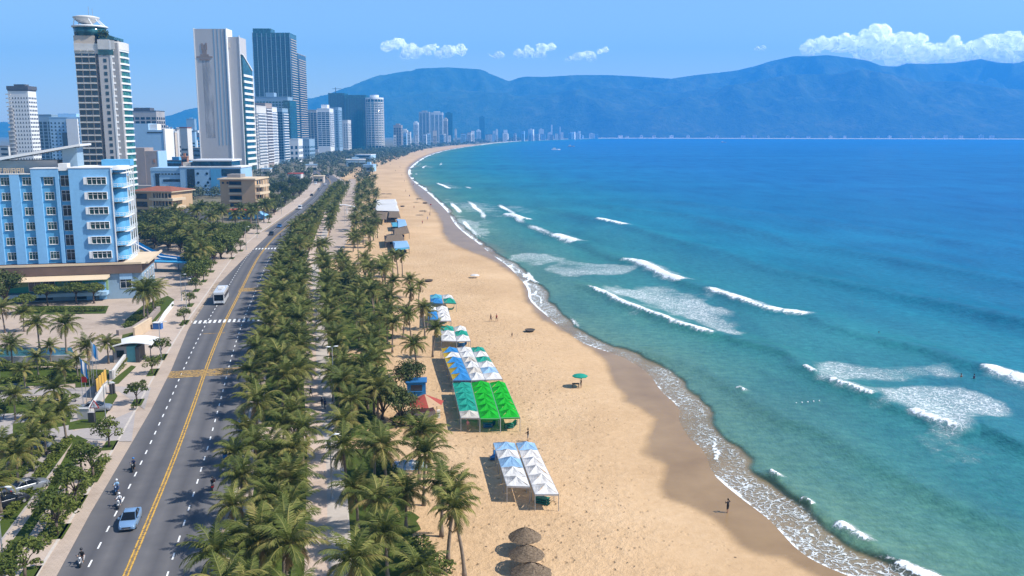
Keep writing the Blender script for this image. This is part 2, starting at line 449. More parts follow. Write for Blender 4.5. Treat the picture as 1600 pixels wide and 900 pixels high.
    patch([(905, 446), (1000, 444), (1075, 452), (1110, 470), (1165, 502), (1160, 522), (1110, 524), (1040, 503), (980, 480), (935, 458)], 0.95, 7)
    patch([(850, 415), (872, 408), (950, 411), (1000, 416), (985, 424), (880, 429)], 0.8, 5)
    patch([(800, 398), (830, 395), (880, 402), (862, 412), (815, 412)], 0.75, 4)
    patch([(1285, 572), (1380, 566), (1470, 572), (1510, 588), (1440, 596), (1360, 600), (1292, 594)], 0.85, 4)
    patch([(1320, 604), (1400, 600), (1500, 606), (1548, 625), (1535, 652), (1506, 674), (1470, 662), (1410, 640), (1340, 614)], 1.0, 4)
    patch([(1400, 690), (1460, 682), (1540, 694), (1600, 708), (1600, 722), (1500, 712)], 0.42, 5)
    patch([(700, 333), (760, 352), (765, 372), (742, 368), (715, 352)], 0.7, 6)
    patch([(690, 308), (730, 318), (735, 326), (700, 320)], 0.6, 6)
    # gentle background swell and fall of the surface to the wet sand
    Z += 0.16 * np.sin(off * 0.23 + 6 * n3 + Y * 0.004) * np.clip(off / 60, 0, 1) * np.clip((900 - Y) / 500, 0, 1)
    Z = Z * np.clip(off / 2.0, 0, 1) * np.clip((2500 - Y) / 1200, 0, 1) - 0.16
    k = N('sea_water', 0.22, 0.35)
    wat = k.attr('offshore').outputs['Fac']; fs = k.attr('foam').outputs['Fac']; fl = k.attr('lace').outputs['Fac']; th = k.attr('thin').outputs['Fac']
    big = k.noise(0.012, 4, 0.6, k.scaled(k.pos(), (1, 0.55, 1)))
    w2 = k.math('ADD', wat, k.math('MULTIPLY', k.math('SUBTRACT', big, 0.5), 0.16))
    body = k.ramp(w2, [(0.0, (0.19, 0.185, 0.11)), (0.035, (0.088, 0.178, 0.122)), (0.14, (0.030, 0.160, 0.150)), (0.34, (0.010, 0.150, 0.225)),
                       (0.6, (0.007, 0.130, 0.275)), (1.0, (0.008, 0.120, 0.300))])
    streak = k.noise(0.05, 5, 0.6, k.scaled(k.pos(), (1, 0.35, 1)))
    body = k.mix(1.0, body, k.ramp(streak, [(0.32, (0.72, 0.78, 0.84)), (0.5, (1, 1, 1)), (0.7, (1.18, 1.14, 1.1))]), 'MULTIPLY')
    # foam: lacy cells whose walls thicken where there is more of it, and solid white water
    wv = k.n('ShaderNodeVectorMath', operation='ADD')
    wn = k.n('ShaderNodeTexNoise'); wn.inputs['Scale'].default_value = 0.45; wn.inputs['Detail'].default_value = 3; k.l(k.pos(), wn.inputs['Vector'])
    sc = k.n('ShaderNodeVectorMath', operation='SCALE'); sc.inputs['Scale'].default_value = 4.2
    k.l(wn.outputs['Color'], sc.inputs[0]); k.l(k.pos(), wv.inputs[0]); k.l(sc.outputs[0], wv.inputs[1])
    e1 = k.voro(0.90, k.scaled(wv.outputs[0], (1.1, 0.8, 1)), 'DISTANCE_TO_EDGE').outputs['Distance']
    e2 = k.voro(2.7, k.scaled(wv.outputs[0], (1.1, 0.8, 1)), 'DISTANCE_TO_EDGE').outputs['Distance']
    fn = k.noise(1.5, 5, 0.7); fa = k.noise(0.22, 4, 0.6, k.scaled(wv.outputs[0], (1, 0.7, 1)))
    cover = k.math('MULTIPLY', k.math('SUBTRACT', fl, k.math('SUBTRACT', k.math('MULTIPLY', fa, 1.15), 0.27)), 3.0, clamp=True)
    w1 = k.math('ADD', 0.03, k.math('MULTIPLY', fl, 0.13))
    l1 = k.math('MULTIPLY', k.math('SUBTRACT', w1, k.math('ADD', e1, k.math('MULTIPLY', k.math('SUBTRACT', fn, 0.4), 0.22))), 8.0, clamp=True)
    l2 = k.math('MULTIPLY', k.math('SUBTRACT', k.math('MULTIPLY', fl, 0.17), k.math('ADD', e2, k.math('MULTIPLY', k.math('SUBTRACT', fn, 0.4), 0.35))), 7.0, clamp=True)
    lac = k.math('MULTIPLY', k.math('MAXIMUM', l1, k.math('MULTIPLY', l2, 0.7)), k.math('MULTIPLY', cover, 0.88), clamp=True)
    sol = k.math('MULTIPLY', k.math('SUBTRACT', k.math('ADD', fs, k.math('MULTIPLY', k.math('SUBTRACT', fn, 0.5), 1.7)), 0.46), 3.5, clamp=True)
    sol = k.math('MULTIPLY', sol, k.math('MULTIPLY', fs, 6.0, clamp=True), clamp=True)
    mist = k.math('MULTIPLY', k.math('MULTIPLY', cover, fl), k.math('MULTIPLY', fn, 0.46), clamp=True)
    foam = k.math('MAXIMUM', k.math('MAXIMUM', lac, sol), mist, clamp=True)
    ch = k.noise(0.55, 4, 0.65, k.scaled(k.pos(), (0.8, 1.3, 1)))
    body = k.mix(1.0, body, k.ramp(ch, [(0.3, (0.70, 0.79, 0.83)), (0.5, (1, 1, 1)), (0.72, (1.38, 1.25, 1.18))]), 'MULTIPLY')
    far = k.noise(0.008, 5, 0.65, k.scaled(k.pos(), (0.30, 1.0, 1)))
    body = k.mix(1.0, body, k.ramp(far, [(0.34, (0.80, 0.86, 0.90)), (0.5, (1, 1, 1)), (0.68, (1.3, 1.2, 1.12))]), 'MULTIPLY')
    colr = k.mix(foam, body, (0.80, 0.83, 0.84))
    b1 = k.noise(0.35, 5, 0.62, k.scaled(k.pos(), (1.0, 0.55, 1))); b2 = k.noise(1.5, 3, 0.6)
    hgt = k.math('ADD', k.math('ADD', k.math('MULTIPLY', b1, 0.8), k.math('MULTIPLY', b2, 0.22)), k.math('MULTIPLY', foam, 0.25))
    k.bump(hgt, 0.8, 0.6); nrm = k.b.inputs['Normal'].links[0].from_socket
    df = k.n('ShaderNodeBsdfDiffuse'); gl = k.n('ShaderNodeBsdfGlossy'); gl.inputs['Roughness'].default_value = 0.16; k.l(colr, df.inputs[0]); k.l(nrm, df.inputs['Normal']); k.l(nrm, gl.inputs['Normal'])
    fr = k.n('ShaderNodeFresnel'); fr.inputs['IOR'].default_value = 1.33; k.l(nrm, fr.inputs['Normal'])
    rf = k.math('MULTIPLY', k.math('MINIMUM', fr.outputs[0], 0.20), k.math('SUBTRACT', 1.0, foam), clamp=True)
    ms = k.n('ShaderNodeMixShader'); k.l(rf, ms.inputs[0]); k.l(df.outputs[0], ms.inputs[1]); k.l(gl.outputs[0], ms.inputs[2])
    tp = k.n('ShaderNodeBsdfTransparent'); m2 = k.n('ShaderNodeMixShader'); k.l(k.math('MAXIMUM', th, foam, clamp=True), m2.inputs[0]); k.l(tp.outputs[0], m2.inputs[1]); k.l(ms.outputs[0], m2.inputs[2]); k.l(m2.outputs[0], k.out.inputs['Surface'])
    thin = (0.14 + 0.12 * np.clip(off / lipd, 0, 1) + 0.74 * np.clip((off - lipd + 0.5 + (n2 - .47) * 1.5) / 0.6, 0, 1)) * (off > 0)
    thin = np.where(Y > 500, np.clip(off / 4, 0, 1), thin)
    offn = np.clip(off / 330.0, 0, 1) ** 0.8
    o = grid_mesh('sea', X, Y, Z, k.m, dict(offshore=offn, foam=np.clip(solid, 0, 1.3), lace=np.clip(lace, 0, 1), thin=thin), keep)
    structure(o); return o
build_sea()

# ------------------------------------------------------------------ beach: dry sand falling to wet sand under the swash
def build_beach():
    rows = geom(44.0, 2900.0, 520); cols = np.linspace(-0.52, 0.62, 520)
    Y, T = np.meshgrid(rows, cols, indexing='ij'); X = Y * T
    off = sdf_coarse(X, Y, WATER, SEA_POLY); w = sdf_coarse(X, Y, WETIN, WET_POLY)
    wet = np.clip(0.5 + (w + (fbm(X * 0.25, Y * 0.18, 4) - 0.47) * 2.4) / (0.9 + 0.004 * Y), 0, 1)
    Z = -0.02 - 0.12 * np.clip((off + 6) / 6, 0, 1) - 0.034 * np.clip(off, 0, 40)
    dry = np.clip((-off - 9) / 8, 0, 1); tramp = np.clip((-w - 2.5 + (fbm(X * 0.07, Y * 0.06, 3) - 0.47) * 16) / 9, 0, 1)
    Z += dry * ((fbm(X * 0.35, Y * 0.35, 4) - 0.47) * 0.16 + (fbm(X * 0.05, Y * 0.05, 3) - 0.45) * 0.25) * np.clip((500 - Y) / 200, 0, 1)
    Z = np.where(dry > 0, np.minimum(Z, 0.045), Z)
    px_l = np.interp(Y, [30, 79.8, 115, 151, 198, 243, 270, 302, 353, 441, 580, 690, 800, 3000], [-6, -17.6, -25.2, -34, -44.6, -55, -61.2, -67.2, -76, -91, -112, -127, -150, -900])
    keep = (off < 16) & (off > -62) & (X > px_l + 1.2)
    k = N('sand', 0.9, 0.15)
    wt = k.attr('wet').outputs['Fac']; tra = k.attr('trampled').outputs['Fac']
    n1 = k.noise(0.06, 4, 0.6); n2 = k.noise(0.9, 5, 0.65); n3 = k.noise(6.0, 3, 0.6)
    dryc = k.ramp(k.math('ADD', k.math('MULTIPLY', n1, 0.55), k.math('MULTIPLY', n2, 0.45)), [(0.3, (0.46, 0.300, 0.162)), (0.5, (0.545, 0.365, 0.205)), (0.7, (0.615, 0.43, 0.257))])
    pits = k.voro(0.95, k.scaled(k.pos(), (1, 0.8, 1))).outputs['Distance']; pits2 = k.voro(2.4).outputs['Distance']
    pm = k.ramp(k.math('ADD', pits, k.math('MULTIPLY', k.math('SUBTRACT', n2, 0.5), 0.5)), [(0.05, 0.0), (0.22, 1.0)])
    n4 = k.noise(0.018, 4, 0.6); dryc = k.mix(1.0, dryc, k.ramp(n4, [(0.32, (0.90, 0.88, 0.86)), (0.5, (1, 1, 1)), (0.68, (1.07, 1.06, 1.05))]), 'MULTIPLY')
    dryc = k.mix(k.math('MULTIPLY', k.math('MULTIPLY', k.math('SUBTRACT', 1.0, pm), 0.62), tra), dryc, (0.37, 0.23, 0.12))
    speck = k.ramp(k.voro(0.33, k.pos()).outputs['Distance'], [(0.035, 1.0), (0.06, 0.0)])
    dryc = k.mix(k.math('MULTIPLY', speck, k.math('GREATER_THAN', k.noise(0.11, 2, 0.5), 0.56)), dryc, (0.16, 0.11, 0.07))
    wetc = k.ramp(k.noise(0.12, 4, 0.6), [(0.3, (0.240, 0.148, 0.066)), (0.7, (0.33, 0.212, 0.102))])
    k.color(k.mix(wt, dryc, wetc))
    k.inp('Roughness', k.math('SUBTRACT', 0.92, k.math('MULTIPLY', wt, 0.6)))
    k.inp('Specular IOR Level', k.math('ADD', 0.1, k.math('MULTIPLY', wt, 0.08)))
    hgt = k.math('MULTIPLY', k.math('ADD', k.math('ADD', k.math('MULTIPLY', n2, 0.7), k.math('MULTIPLY', n3, 0.12)), k.math('MULTIPLY', pm, 0.25)), k.math('MULTIPLY', k.math('SUBTRACT', 1.0, k.math('MULTIPLY', wt, 0.97)), k.math('ADD', 0.25, k.math('MULTIPLY', tra, 0.75))))
    k.bump(hgt, 1.0, 0.5)
    o = grid_mesh('beach', X, Y, Z, k.m, dict(wet=wet, trampled=tramp), keep); structure(o)
build_beach()

# ------------------------------------------------------------------ ground sheet of the whole land
def build_ground():
    k = N('ground_earth', 0.95, 0.1)
    n = k.noise(0.02, 5, 0.6); n2 = k.noise(0.3, 4, 0.6)
    k.color(k.ramp(k.math('ADD', k.math('MULTIPLY', n, 0.6), k.math('MULTIPLY', n2, 0.4)), [(0.3, (0.07, 0.085, 0.04)), (0.5, (0.16, 0.14, 0.09)), (0.7, (0.25, 0.21, 0.16))]))
    inner = offset_line(WATER, 30.0)     # 30 m inland, under the beach
    L = offset_line(WATER, -24.0)
    bm = bmesh.new()
    pts = [(p.x, p.y) for p in L if True]
    far = [(9000, 7900), (-6000, 7900), (-6000, -600), (40, -600)]
    vs_ = [bm.verts.new((x, y, -0.40)) for x, y in pts + far]
    bm.faces.new(vs_); bmesh.ops.triangulate(bm, faces=bm.faces[:])
    me = bpy.data.meshes.new('ground'); bm.to_mesh(me); bm.free(); me.materials.append(k.m)
    o = bpy.data.objects.new('ground', me); COL.objects.link(o); structure(o)
build_ground()

# ------------------------------------------------------------------ mountains round the bay
def hill_range(RID, df, dr, tmax, seed, rough):
    rx = [a for a, b in RID]; ry = [b for a, b in RID]
    nc, nr = 620, 150
    px = np.linspace(-300, 2500, nc)
    foot = np.interp(px, [-300, 250, 480, 800, 960, 1200, 1600, 2000, 2500], [6600, 6500, 6300, 5900, 5560, 5350, 5000, 4700, 4500]) + df
    ridge = foot + np.interp(px, [-300, 250, 600, 1000, 1290, 1600, 2500], [900, 1000, 1300, 1800, 2100, 2400, 2200]) * dr
    hr = np.array([Zat(y, r) for y, r in zip(np.interp(px, rx, ry), ridge)])
    t = np.linspace(0, tmax, nr)[:, None]
    Yg = foot[None] + (ridge - foot)[None] * t
    u = (px[None] - 800) / F
    base = np.where(t < 1, 1 - (1 - np.minimum(t, 1)) ** 1.55, np.maximum(1 - (t - 1) * 1.1, 0) ** 1.2)
    Z0 = hr[None] * base
    Xg = u * (Yg * CT + (H - Z0) * ST)
    rg = lambda a, b, o: 1 - np.abs(2 * fbm(a, b, o) - 0.95)
    nz = rg(Xg / 900 + seed, Yg / 1300 + 3, 5); nz2 = rg(Xg / 330 + 11, Yg / 420, 4)
    amp = np.sin(np.pi * np.clip(t, 0, 1)) ** 0.8
    Zg = Z0 * (1 + amp * ((nz - 0.75) * 1.15 + (nz2 - 0.75) * 0.55)) + (fbm(Xg / 120, Yg / 120, 3) - 0.47) * 26 * np.clip(t * 4, 0, 1)
    crest_fix = np.exp(-((t - 1) / 0.16) ** 2); Zg = Zg * (1 - crest_fix) + (Z0 + (fbm(Xg / 150 + seed, Yg / 90, 5) - 0.47) * rough) * crest_fix
    top = np.interp(px, rx, ry)[None]; Zlim = H + Yg * (((450 - top) / F) * CT - ST) / (CT + (450 - top) / F * ST)
    Zg = np.minimum(Zg, Zlim + 14)
    Zg[0] = -2; Zg = np.where(t < 0.015, -1.0, Zg)
    k = N('hill_forest', 0.95, 0.1)
    a = k.noise(0.004, 6, 0.65); b = k.noise(0.02, 4, 0.7)
    k.color(k.ramp(k.math('ADD', k.math('MULTIPLY', a, 0.5), k.math('MULTIPLY', b, 0.5)), [(0.35, (0.014, 0.030, 0.020)), (0.5, (0.035, 0.062, 0.032)), (0.66, (0.085, 0.10, 0.05))]))
    k.bump(b, 0.9, 25.0)
    o = grid_mesh('hills', Xg, Yg, Zg, k.m, {}, None); structure(o)
def build_hills():
    RID = [(-300, 190), (0, 192), (120, 196), (230, 188), (262, 183), (300, 170), (345, 166), (380, 172), (430, 168), (470, 156), (510, 151), (545, 138), (590, 121), (620, 114), (660, 109.5), (700, 108), (750, 111),
           (775, 119), (795, 128), (820, 122.5), (850, 123), (900, 120), (950, 120), (1000, 122.5), (1048, 126), (1080, 121), (1115, 117), (1150, 113), (1180, 106), (1205, 98), (1240, 90.5), (1262, 91),
           (1290, 89), (1325, 93), (1352, 97), (1376, 106), (1400, 107), (1415, 102), (1450, 102.5), (1490, 101), (1532, 95), (1560, 101), (1585, 102), (1605, 97), (1660, 92), (1750, 104), (1900, 130), (2100, 120), (2500, 170)]
    hill_range(RID, 500, 1.0, 1.06, 0, 34)
    hill_range([(-300, 203), (430, 205), (500, 190), (560, 168), (610, 152), (660, 147), (720, 140), (770, 146), (820, 152), (880, 146), (950, 137), (1010, 141), (1060, 146), (1110, 140), (1160, 134), (1225, 121), (1262, 119), (1300, 120), (1345, 111), (1380, 118), (1430, 128), (1500, 131), (1560, 141), (1640, 146), (1740, 138), (1900, 160), (2500, 190)], 0, 0.50, 1.25, 40, 26)
    # a pale strand and low bank along the foot of the hills
    sm = paint('far_strand', (0.62, 0.52, 0.38), 0.9)
    L = [Vector((x, y)) for x, y in [(520, 5380), (700, 5440), (1300, 5260), (2600, 4860), (4500, 4460)]]
    SL = smooth_line(L, 3); A = offset_line(SL, 5); B = offset_line(SL, -40); C_ = offset_line(SL, -110); mb = MB()
    for i in range(len(SL) - 1):
        mb.quad((A[i].x, A[i].y, -1), (A[i+1].x, A[i+1].y, -1), (B[i+1].x, B[i+1].y, 2.6), (B[i].x, B[i].y, 2.6)); mb.quad((B[i].x, B[i].y, 2.6), (B[i+1].x, B[i+1].y, 2.6), (C_[i+1].x, C_[i+1].y, -1), (C_[i].x, C_[i].y, -1))
    structure(mb.build('far_strand', sm))
build_hills()

# ------------------------------------------------------------------ clouds, beyond the haze
def cloud_mat():
    k = N('cloud_white', 1.0, 0.0)
    k.color((0.92, 0.93, 0.95))
    lw = k.n('ShaderNodeLayerWeight'); lw.inputs['Blend'].default_value = 0.4
    nz = k.noise(0.0045, 6, 0.7)
    f = k.math('ADD', k.math('SUBTRACT', 1.0, lw.outputs['Facing']), k.math('MULTIPLY', k.math('SUBTRACT', nz, 0.5), 1.5))
    al = k.ramp(f, [(0.18, 0.0), (0.85, 1.0)])
    low = k.attr('dense').outputs['Fac']
    tr = k.n('ShaderNodeBsdfTranslucent'); tr.inputs[0].default_value = (0.75, 0.76, 0.80, 1)
    df = k.n('ShaderNodeBsdfDiffuse'); df.inputs[0].default_value = (0.97, 0.97, 0.97, 1)
    ms = k.n('ShaderNodeAddShader'); k.l(df.outputs[0], ms.inputs[0]); k.l(tr.outputs[0], ms.inputs[1])
    tp = k.n('ShaderNodeBsdfTransparent'); m2 = k.n('ShaderNodeMixShader'); k.l(k.math('MULTIPLY', al, low), m2.inputs[0])
    k.l(tp.outputs[0], m2.inputs[1]); k.l(ms.outputs[0], m2.inputs[2]); k.l(m2.outputs[0], k.out.inputs['Surface'])
    return k.m
CLM = cloud_mat()
def cloud(name, label, lobes, Yc, dens, seed, group='clouds above the hills'):
    rs = random.Random(seed); bm = bmesh.new()
    vals = []
    for (px, py, r) in lobes:
        for j in range(11):
            s = r * rs.uniform(0.25, 0.7); a = rs.uniform(0, 6.28); q = rs.uniform(0, 0.75) * r
            X_, Y_ = px + q * math.cos(a) * 1.25, py + abs(q * math.sin(a)) * 0.75 - 0.2 * r * rs.random()
            y = Yc + rs.uniform(-1.5, 1.5) * r * Yc / F * 0.5
            c = Vector((Xat(X_, y, Zat(Y_, y)), y, Zat(Y_, y))); rad = s * y / F
            bmesh.ops.create_icosphere(bm, subdivisions=2, radius=rad, matrix=Matrix.Translation(c))
    m0 = bpy.data.meshes.new('hull'); bm.to_mesh(m0); bm.free(); o0 = bpy.data.objects.new('hull', m0); COL.objects.link(o0)
    md = o0.modifiers.new('hull', 'REMESH'); md.mode = 'VOXEL'; md.voxel_size = 1.1 * Yc / F
    bpy.context.view_layer.update(); me = bpy.data.meshes.new_from_object(o0.evaluated_get(bpy.context.evaluated_depsgraph_get()))
    bpy.data.objects.remove(o0); me.name = name; me.materials.clear(); me.materials.append(CLM)
    co = np.empty(len(me.vertices) * 3); me.vertices.foreach_get('co', co); co = co.reshape(-1, 3)
    nn = np.empty(len(me.vertices) * 3); me.vertices.foreach_get('normal', nn); nn = nn.reshape(-1, 3)
    w = Yc / F
    co += nn * ((fbm(co[:, 0] / (9 * w) + co[:, 1] / (13 * w), co[:, 2] / (8 * w), 4) - 0.47) * 13 * w)[:, None]
    me.vertices.foreach_set('co', co.ravel()); me.update()
    z0, z1 = co[:, 2].min(), co[:, 2].max()
    dl = dens * np.clip((co[:, 2] - z0) / (z1 - z0) * 2.3 - 0.1, 0.0, 1.0)
    me.polygons.foreach_set('use_smooth', [True] * len(me.polygons))
    a = me.attributes.new('dense', 'FLOAT', 'POINT'); a.data.foreach_set('value', dl)
    o = bpy.data.objects.new(name, me); COL.objects.link(o); tag(o, label, 'cloud', group); return o
cloud('cloud', 'large white cumulus bank resting on the highest hill crest', [(1262, 72, 14), (1285, 68, 16), (1310, 64, 18), (1332, 66, 18), (1352, 56, 18), (1372, 50, 17), (1362, 66, 20), (1392, 66, 20),
     (1420, 62, 17), (1436, 60, 13), (1400, 84, 26), (1350, 82, 22), (1440, 80, 24), (1475, 76, 20), (1490, 66, 12), (1520, 72, 18), (1550, 64, 16), (1574, 56, 17), (1590, 66, 18), (1560, 84, 24), (1500, 86, 24), (1600, 90, 26), (1625, 62, 22), (1660, 66, 26), (1690, 74, 26)], 15000, 1.0, 5)
cloud('cloud', 'longest of the small white clouds, over the rounded hill', [(608, 72, 10), (622, 68, 11), (640, 74, 12), (660, 78, 10), (678, 73, 8), (700, 80, 12), (722, 76, 9), (640, 84, 12), (690, 86, 12)], 16000, 0.8, 6)
cloud('cloud', 'faint tiny cloud between the two longer small clouds', [(770, 86, 6), (782, 85, 6)], 16000, 0.6, 7)
cloud('cloud', 'puffy small white cloud over the notch between hills', [(812, 82, 8), (828, 77, 9), (845, 74, 9), (862, 71, 8), (846, 86, 10), (826, 86, 8)], 16000, 0.8, 8)
cloud('cloud', 'small thin white cloud slanting above the level ridge', [(890, 92, 6), (905, 88, 7), (918, 83, 8), (940, 78, 7), (925, 92, 8)], 16000, 0.75, 9)
cloud('cloud', 'wisp of cloud near the big cumulus, barely visible', [(1183, 76, 4), (1192, 75, 4)], 16000, 0.45, 10)

# ------------------------------------------------------------------ sea air
def build_haze():
    mb = MB().box(-6500, -700, -6, 10500, 8050, 760)
    m = bpy.data.materials.new('sea_air'); m.use_nodes = True; t = m.node_tree; t.nodes.clear()
    o_ = t.nodes.new('ShaderNodeOutputMaterial'); v = t.nodes.new('ShaderNodeVolumePrincipled')
    v.inputs['Color'].default_value = (0.07, 0.45, 1.0, 1); v.inputs['Density'].default_value = HAZE
    v.inputs['Anisotropy'].default_value = 0.1
    t.links.new(v.outputs[0], o_.inputs['Volume'])
    o = mb.build('haze', m); o['kind'] = 'stuff'
HAZE = 1.55e-4
build_haze()
# ================================================================== road, pavements, promenade, lawns
ROADC = smooth_line([(-24.5, 20), (-30.6, 50), (-37.1, 79.8), (-43.6, 109), (-49.8, 135), (-56.9, 164), (-64, 195), (-70.9, 228), (-81.0, 276), (-88.0, 312), (-96.5, 365), (-103, 420), (-115, 520), (-131, 632), (-160, 790), (-220, 1000)], 5)
PATHC = smooth_line([(-6, 30), (-17.6, 79.8), (-25.2, 115), (-34.0, 151), (-44.6, 198), (-55.0, 243), (-61.2, 270), (-67.2, 302), (-76, 353), (-91, 441), (-112, 580), (-127, 690), (-150, 800)], 5)
def road_at(Y, off=0.0):
    """point of the road at distance Y along the view, off metres to the sea side, and its heading"""
    for i in range(len(ROADC) - 1):
        a, b = ROADC[i], ROADC[i + 1]
        if a.y <= Y <= b.y:
            t = (Y - a.y) / (b.y - a.y); d = (b - a).normalized(); p = a + (b - a) * t
            return p + Vector((d.y, -d.x)) * off, d
    d = (ROADC[-1] - ROADC[-2]).normalized(); return ROADC[-1], d
def line_x(line, Y):
    for i in range(len(line) - 1):
        a, b = line[i], line[i + 1]
        if a.y <= Y <= b.y: return a.x + (b.x - a.x) * (Y - a.y) / (b.y - a.y)
    return line[-1].x
def asphalt():
    k = N('asphalt', 0.85, 0.25)
    n = k.noise(0.05, 4, 0.6); n2 = k.noise(5.0, 4, 0.7); n3 = k.noise(0.35, 4, 0.6)
    o = k.attr('lane').outputs['Fac']
    base = k.ramp(k.math('ADD', k.math('MULTIPLY', n, 0.6), k.math('MULTIPLY', n3, 0.4)), [(0.3, (0.10, 0.097, 0.10)), (0.5, (0.145, 0.138, 0.138)), (0.7, (0.19, 0.178, 0.172))])
    base = k.mix(k.math('MULTIPLY', n2, 0.35), base, (0.15, 0.145, 0.145))
    tr = k.ramp(o, [(0.0, 0.62), (0.06, 0.0), (0.14, 0.25), (0.24, 0.75), (0.33, 0.15), (0.40, 0.65), (0.46, 0.35), (0.56, 0.1), (0.63, 0.6), (0.7, 0.2), (0.77, 0.6), (0.82, 0.05), (0.97, 0.1), (1.0, 0.5)])
    k.color(k.mix(k.math('MULTIPLY', tr, 0.75), base, k.mix(n3, (0.050, 0.050, 0.058), (0.19, 0.17, 0.15))) if False else k.mix(tr, base, k.mix(k.ramp(o, [(0.02, 1.0), (0.07, 0.0), (0.95, 0.0), (1.0, 0.8)]), (0.060, 0.060, 0.068), (0.30, 0.24, 0.19))))
    k.bump(n2, 0.25, 0.02); return k.m
def build_road():
    m = asphalt(); xs = np.linspace(0, 1, 25); V = []; Fc = []; at = []
    L = ROADC
    for i, p in enumerate(L):
        d = (L[min(i + 1, len(L) - 1)] - L[max(i - 1, 0)]).normalized(); nr = Vector((d.y, -d.x))
        for t in xs:
            q = p + nr * (-8.2 + 16.8 * t); V.append((q.x, q.y, -0.10)); at.append(t)
    n = len(xs)
    for i in range(len(L) - 1):
        for j in range(n - 1): Fc.append((i * n + j, i * n + j + 1, (i + 1) * n + j + 1, (i + 1) * n + j))
    me = bpy.data.meshes.new('road'); me.from_pydata(V, [], Fc); me.materials.append(m)
    a = me.attributes.new('lane', 'FLOAT', 'POINT'); a.data.foreach_set('value', at)
    o = bpy.data.objects.new('road', me); COL.objects.link(o); structure(o)
    # worn paint
    def worn(name, c, wear):
        k = N(name, 0.7, 0.2); nn = k.noise(3.0, 4, 0.7)
        k.color(c); k.inp('Alpha', k.ramp(nn, [(wear, 0.15), (wear + 0.12, 1.0)])); return k.m
    yel = worn('yellow_road_paint', (0.62, 0.36, 0.06), 0.36); wht = worn('white_road_paint', (0.78, 0.78, 0.76), 0.30)
    mb = MB()
    for o_ in (-0.26, 0.13):
        A = offset_line(L, o_); B = offset_line(L, o_ + 0.14)
        for i in range(len(L) - 1): mb.quad(*[(v.x, v.y, -0.094) for v in (A[i], B[i], B[i + 1], A[i + 1])])
    structure(mb.build('road_centre_lines', yel))
    A = offset_line(L, -0.32); B = offset_line(L, 0.33); mb = MB()
    for i in range(len(L) - 1): mb.quad(*[(v.x, v.y, -0.097) for v in (A[i], B[i], B[i + 1], A[i + 1])])
    structure(mb.build('road_centre_strip', worn('faded_yellow_paint', (0.30, 0.20, 0.09), 0.44)))
    mb = MB()
    for off in (-3.9, 3.9):
        for (p, d) in resample(offset_line(L, off), 4.0):
            if not 55 < p.y < 700: continue
            nr = Vector((d.y, -d.x)) * 0.085; q = p + d * 1.5
            mb.quad(*[(v.x, v.y, -0.094) for v in (p - nr, p + nr, q + nr, q - nr)])
    for off in (-6.9, 6.9):
        A = offset_line(L, off); B = offset_line(L, off + 0.1)
        if off > 0 and False:
            for i in range(len(L) - 1): mb.quad(*[(v.x, v.y, -0.094) for v in (A[i], B[i], B[i + 1], A[i + 1])])
    def across(Y, a, b, wdt, step, fill):
        t = a
        while t < b:
            p, d = road_at(Y, t); nr = Vector((d.y, -d.x)) * fill; q = p + d * wdt
            mb.quad(*[(v.x, v.y, -0.0935) for v in (p, p + nr, q + nr, q)]); t += step
    y0 = P(350, 503).y; across(y0, -7.8, 8.0, 3.2, 1.05, 0.52)
    y1 = P(420, 389).y; across(y1, -7.6, 8.0, 3.6, 1.1, 0.5)
    structure(mb.build('road_markings', wht))
    mb = MB(); fy = worn('worn_yellow_bars', (0.42, 0.26, 0.08), 0.40)
    def bars(Y, a, b, n_, gap, w_):
        for i in range(n_):
            p, d = road_at(Y + i * gap, a); nr = Vector((d.y, -d.x)) * (b - a); q = p + d * w_
            mb.quad(*[(v.x, v.y, -0.092) for v in (p, p + nr, q + nr, q)])
    bars(P(300, 587).y, -7.8, 7.5, 5, 0.95, 0.80); bars(P(380, 455).y, -0.6, 8.0, 5, 1.1, 0.9); bars(P(320, 520).y, -3.5, 1, 1, 1, .4)
    structure(mb.build('rumble_bars', fy))
build_road()

PAVE = {}
def pavers(name, c, c2, size):
    k = N(name, 0.85, 0.2)
    b = k.n('ShaderNodeTexBrick'); b.inputs['Scale'].default_value = 1.0 / size; b.inputs['Mortar Size'].default_value = 0.012
    b.inputs['Color1'].default_value = c + (1,); b.inputs['Color2'].default_value = c2 + (1,); b.inputs['Mortar'].default_value = tuple(x * 0.6 for x in c) + (1,)
    k.l(k.pos(), b.inputs['Vector'])
    n = k.noise(0.25, 5, 0.65); n2 = k.noise(0.04, 3, 0.6)
    k.color(k.mix(1.0, b.outputs[0], k.ramp(k.math('ADD', k.math('MULTIPLY', n, 0.6), k.math('MULTIPLY', n2, 0.4)), [(0.3, (0.72, 0.70, 0.68)), (0.5, (1, 1, 1)), (0.72, (1.12, 1.1, 1.05))]), 'MULTIPLY'))
    return k.m
SIDE = pavers('sidewalk_pavers', (0.50, 0.40, 0.32), (0.46, 0.365, 0.295), 0.8)
PROM_P = pavers('promenade_pink_pavers', (0.58, 0.45, 0.36), (0.53, 0.41, 0.33), 0.6)
PROM_G = pavers('promenade_grey_pavers', (0.50, 0.44, 0.385), (0.46, 0.405, 0.355), 0.6)
PLAZA = pavers('plaza_pavers', (0.46, 0.365, 0.29), (0.43, 0.34, 0.27), 1.2)
KERB = paint('kerb_stone', (0.52, 0.46, 0.40), 0.85, 0.15, 1.2)
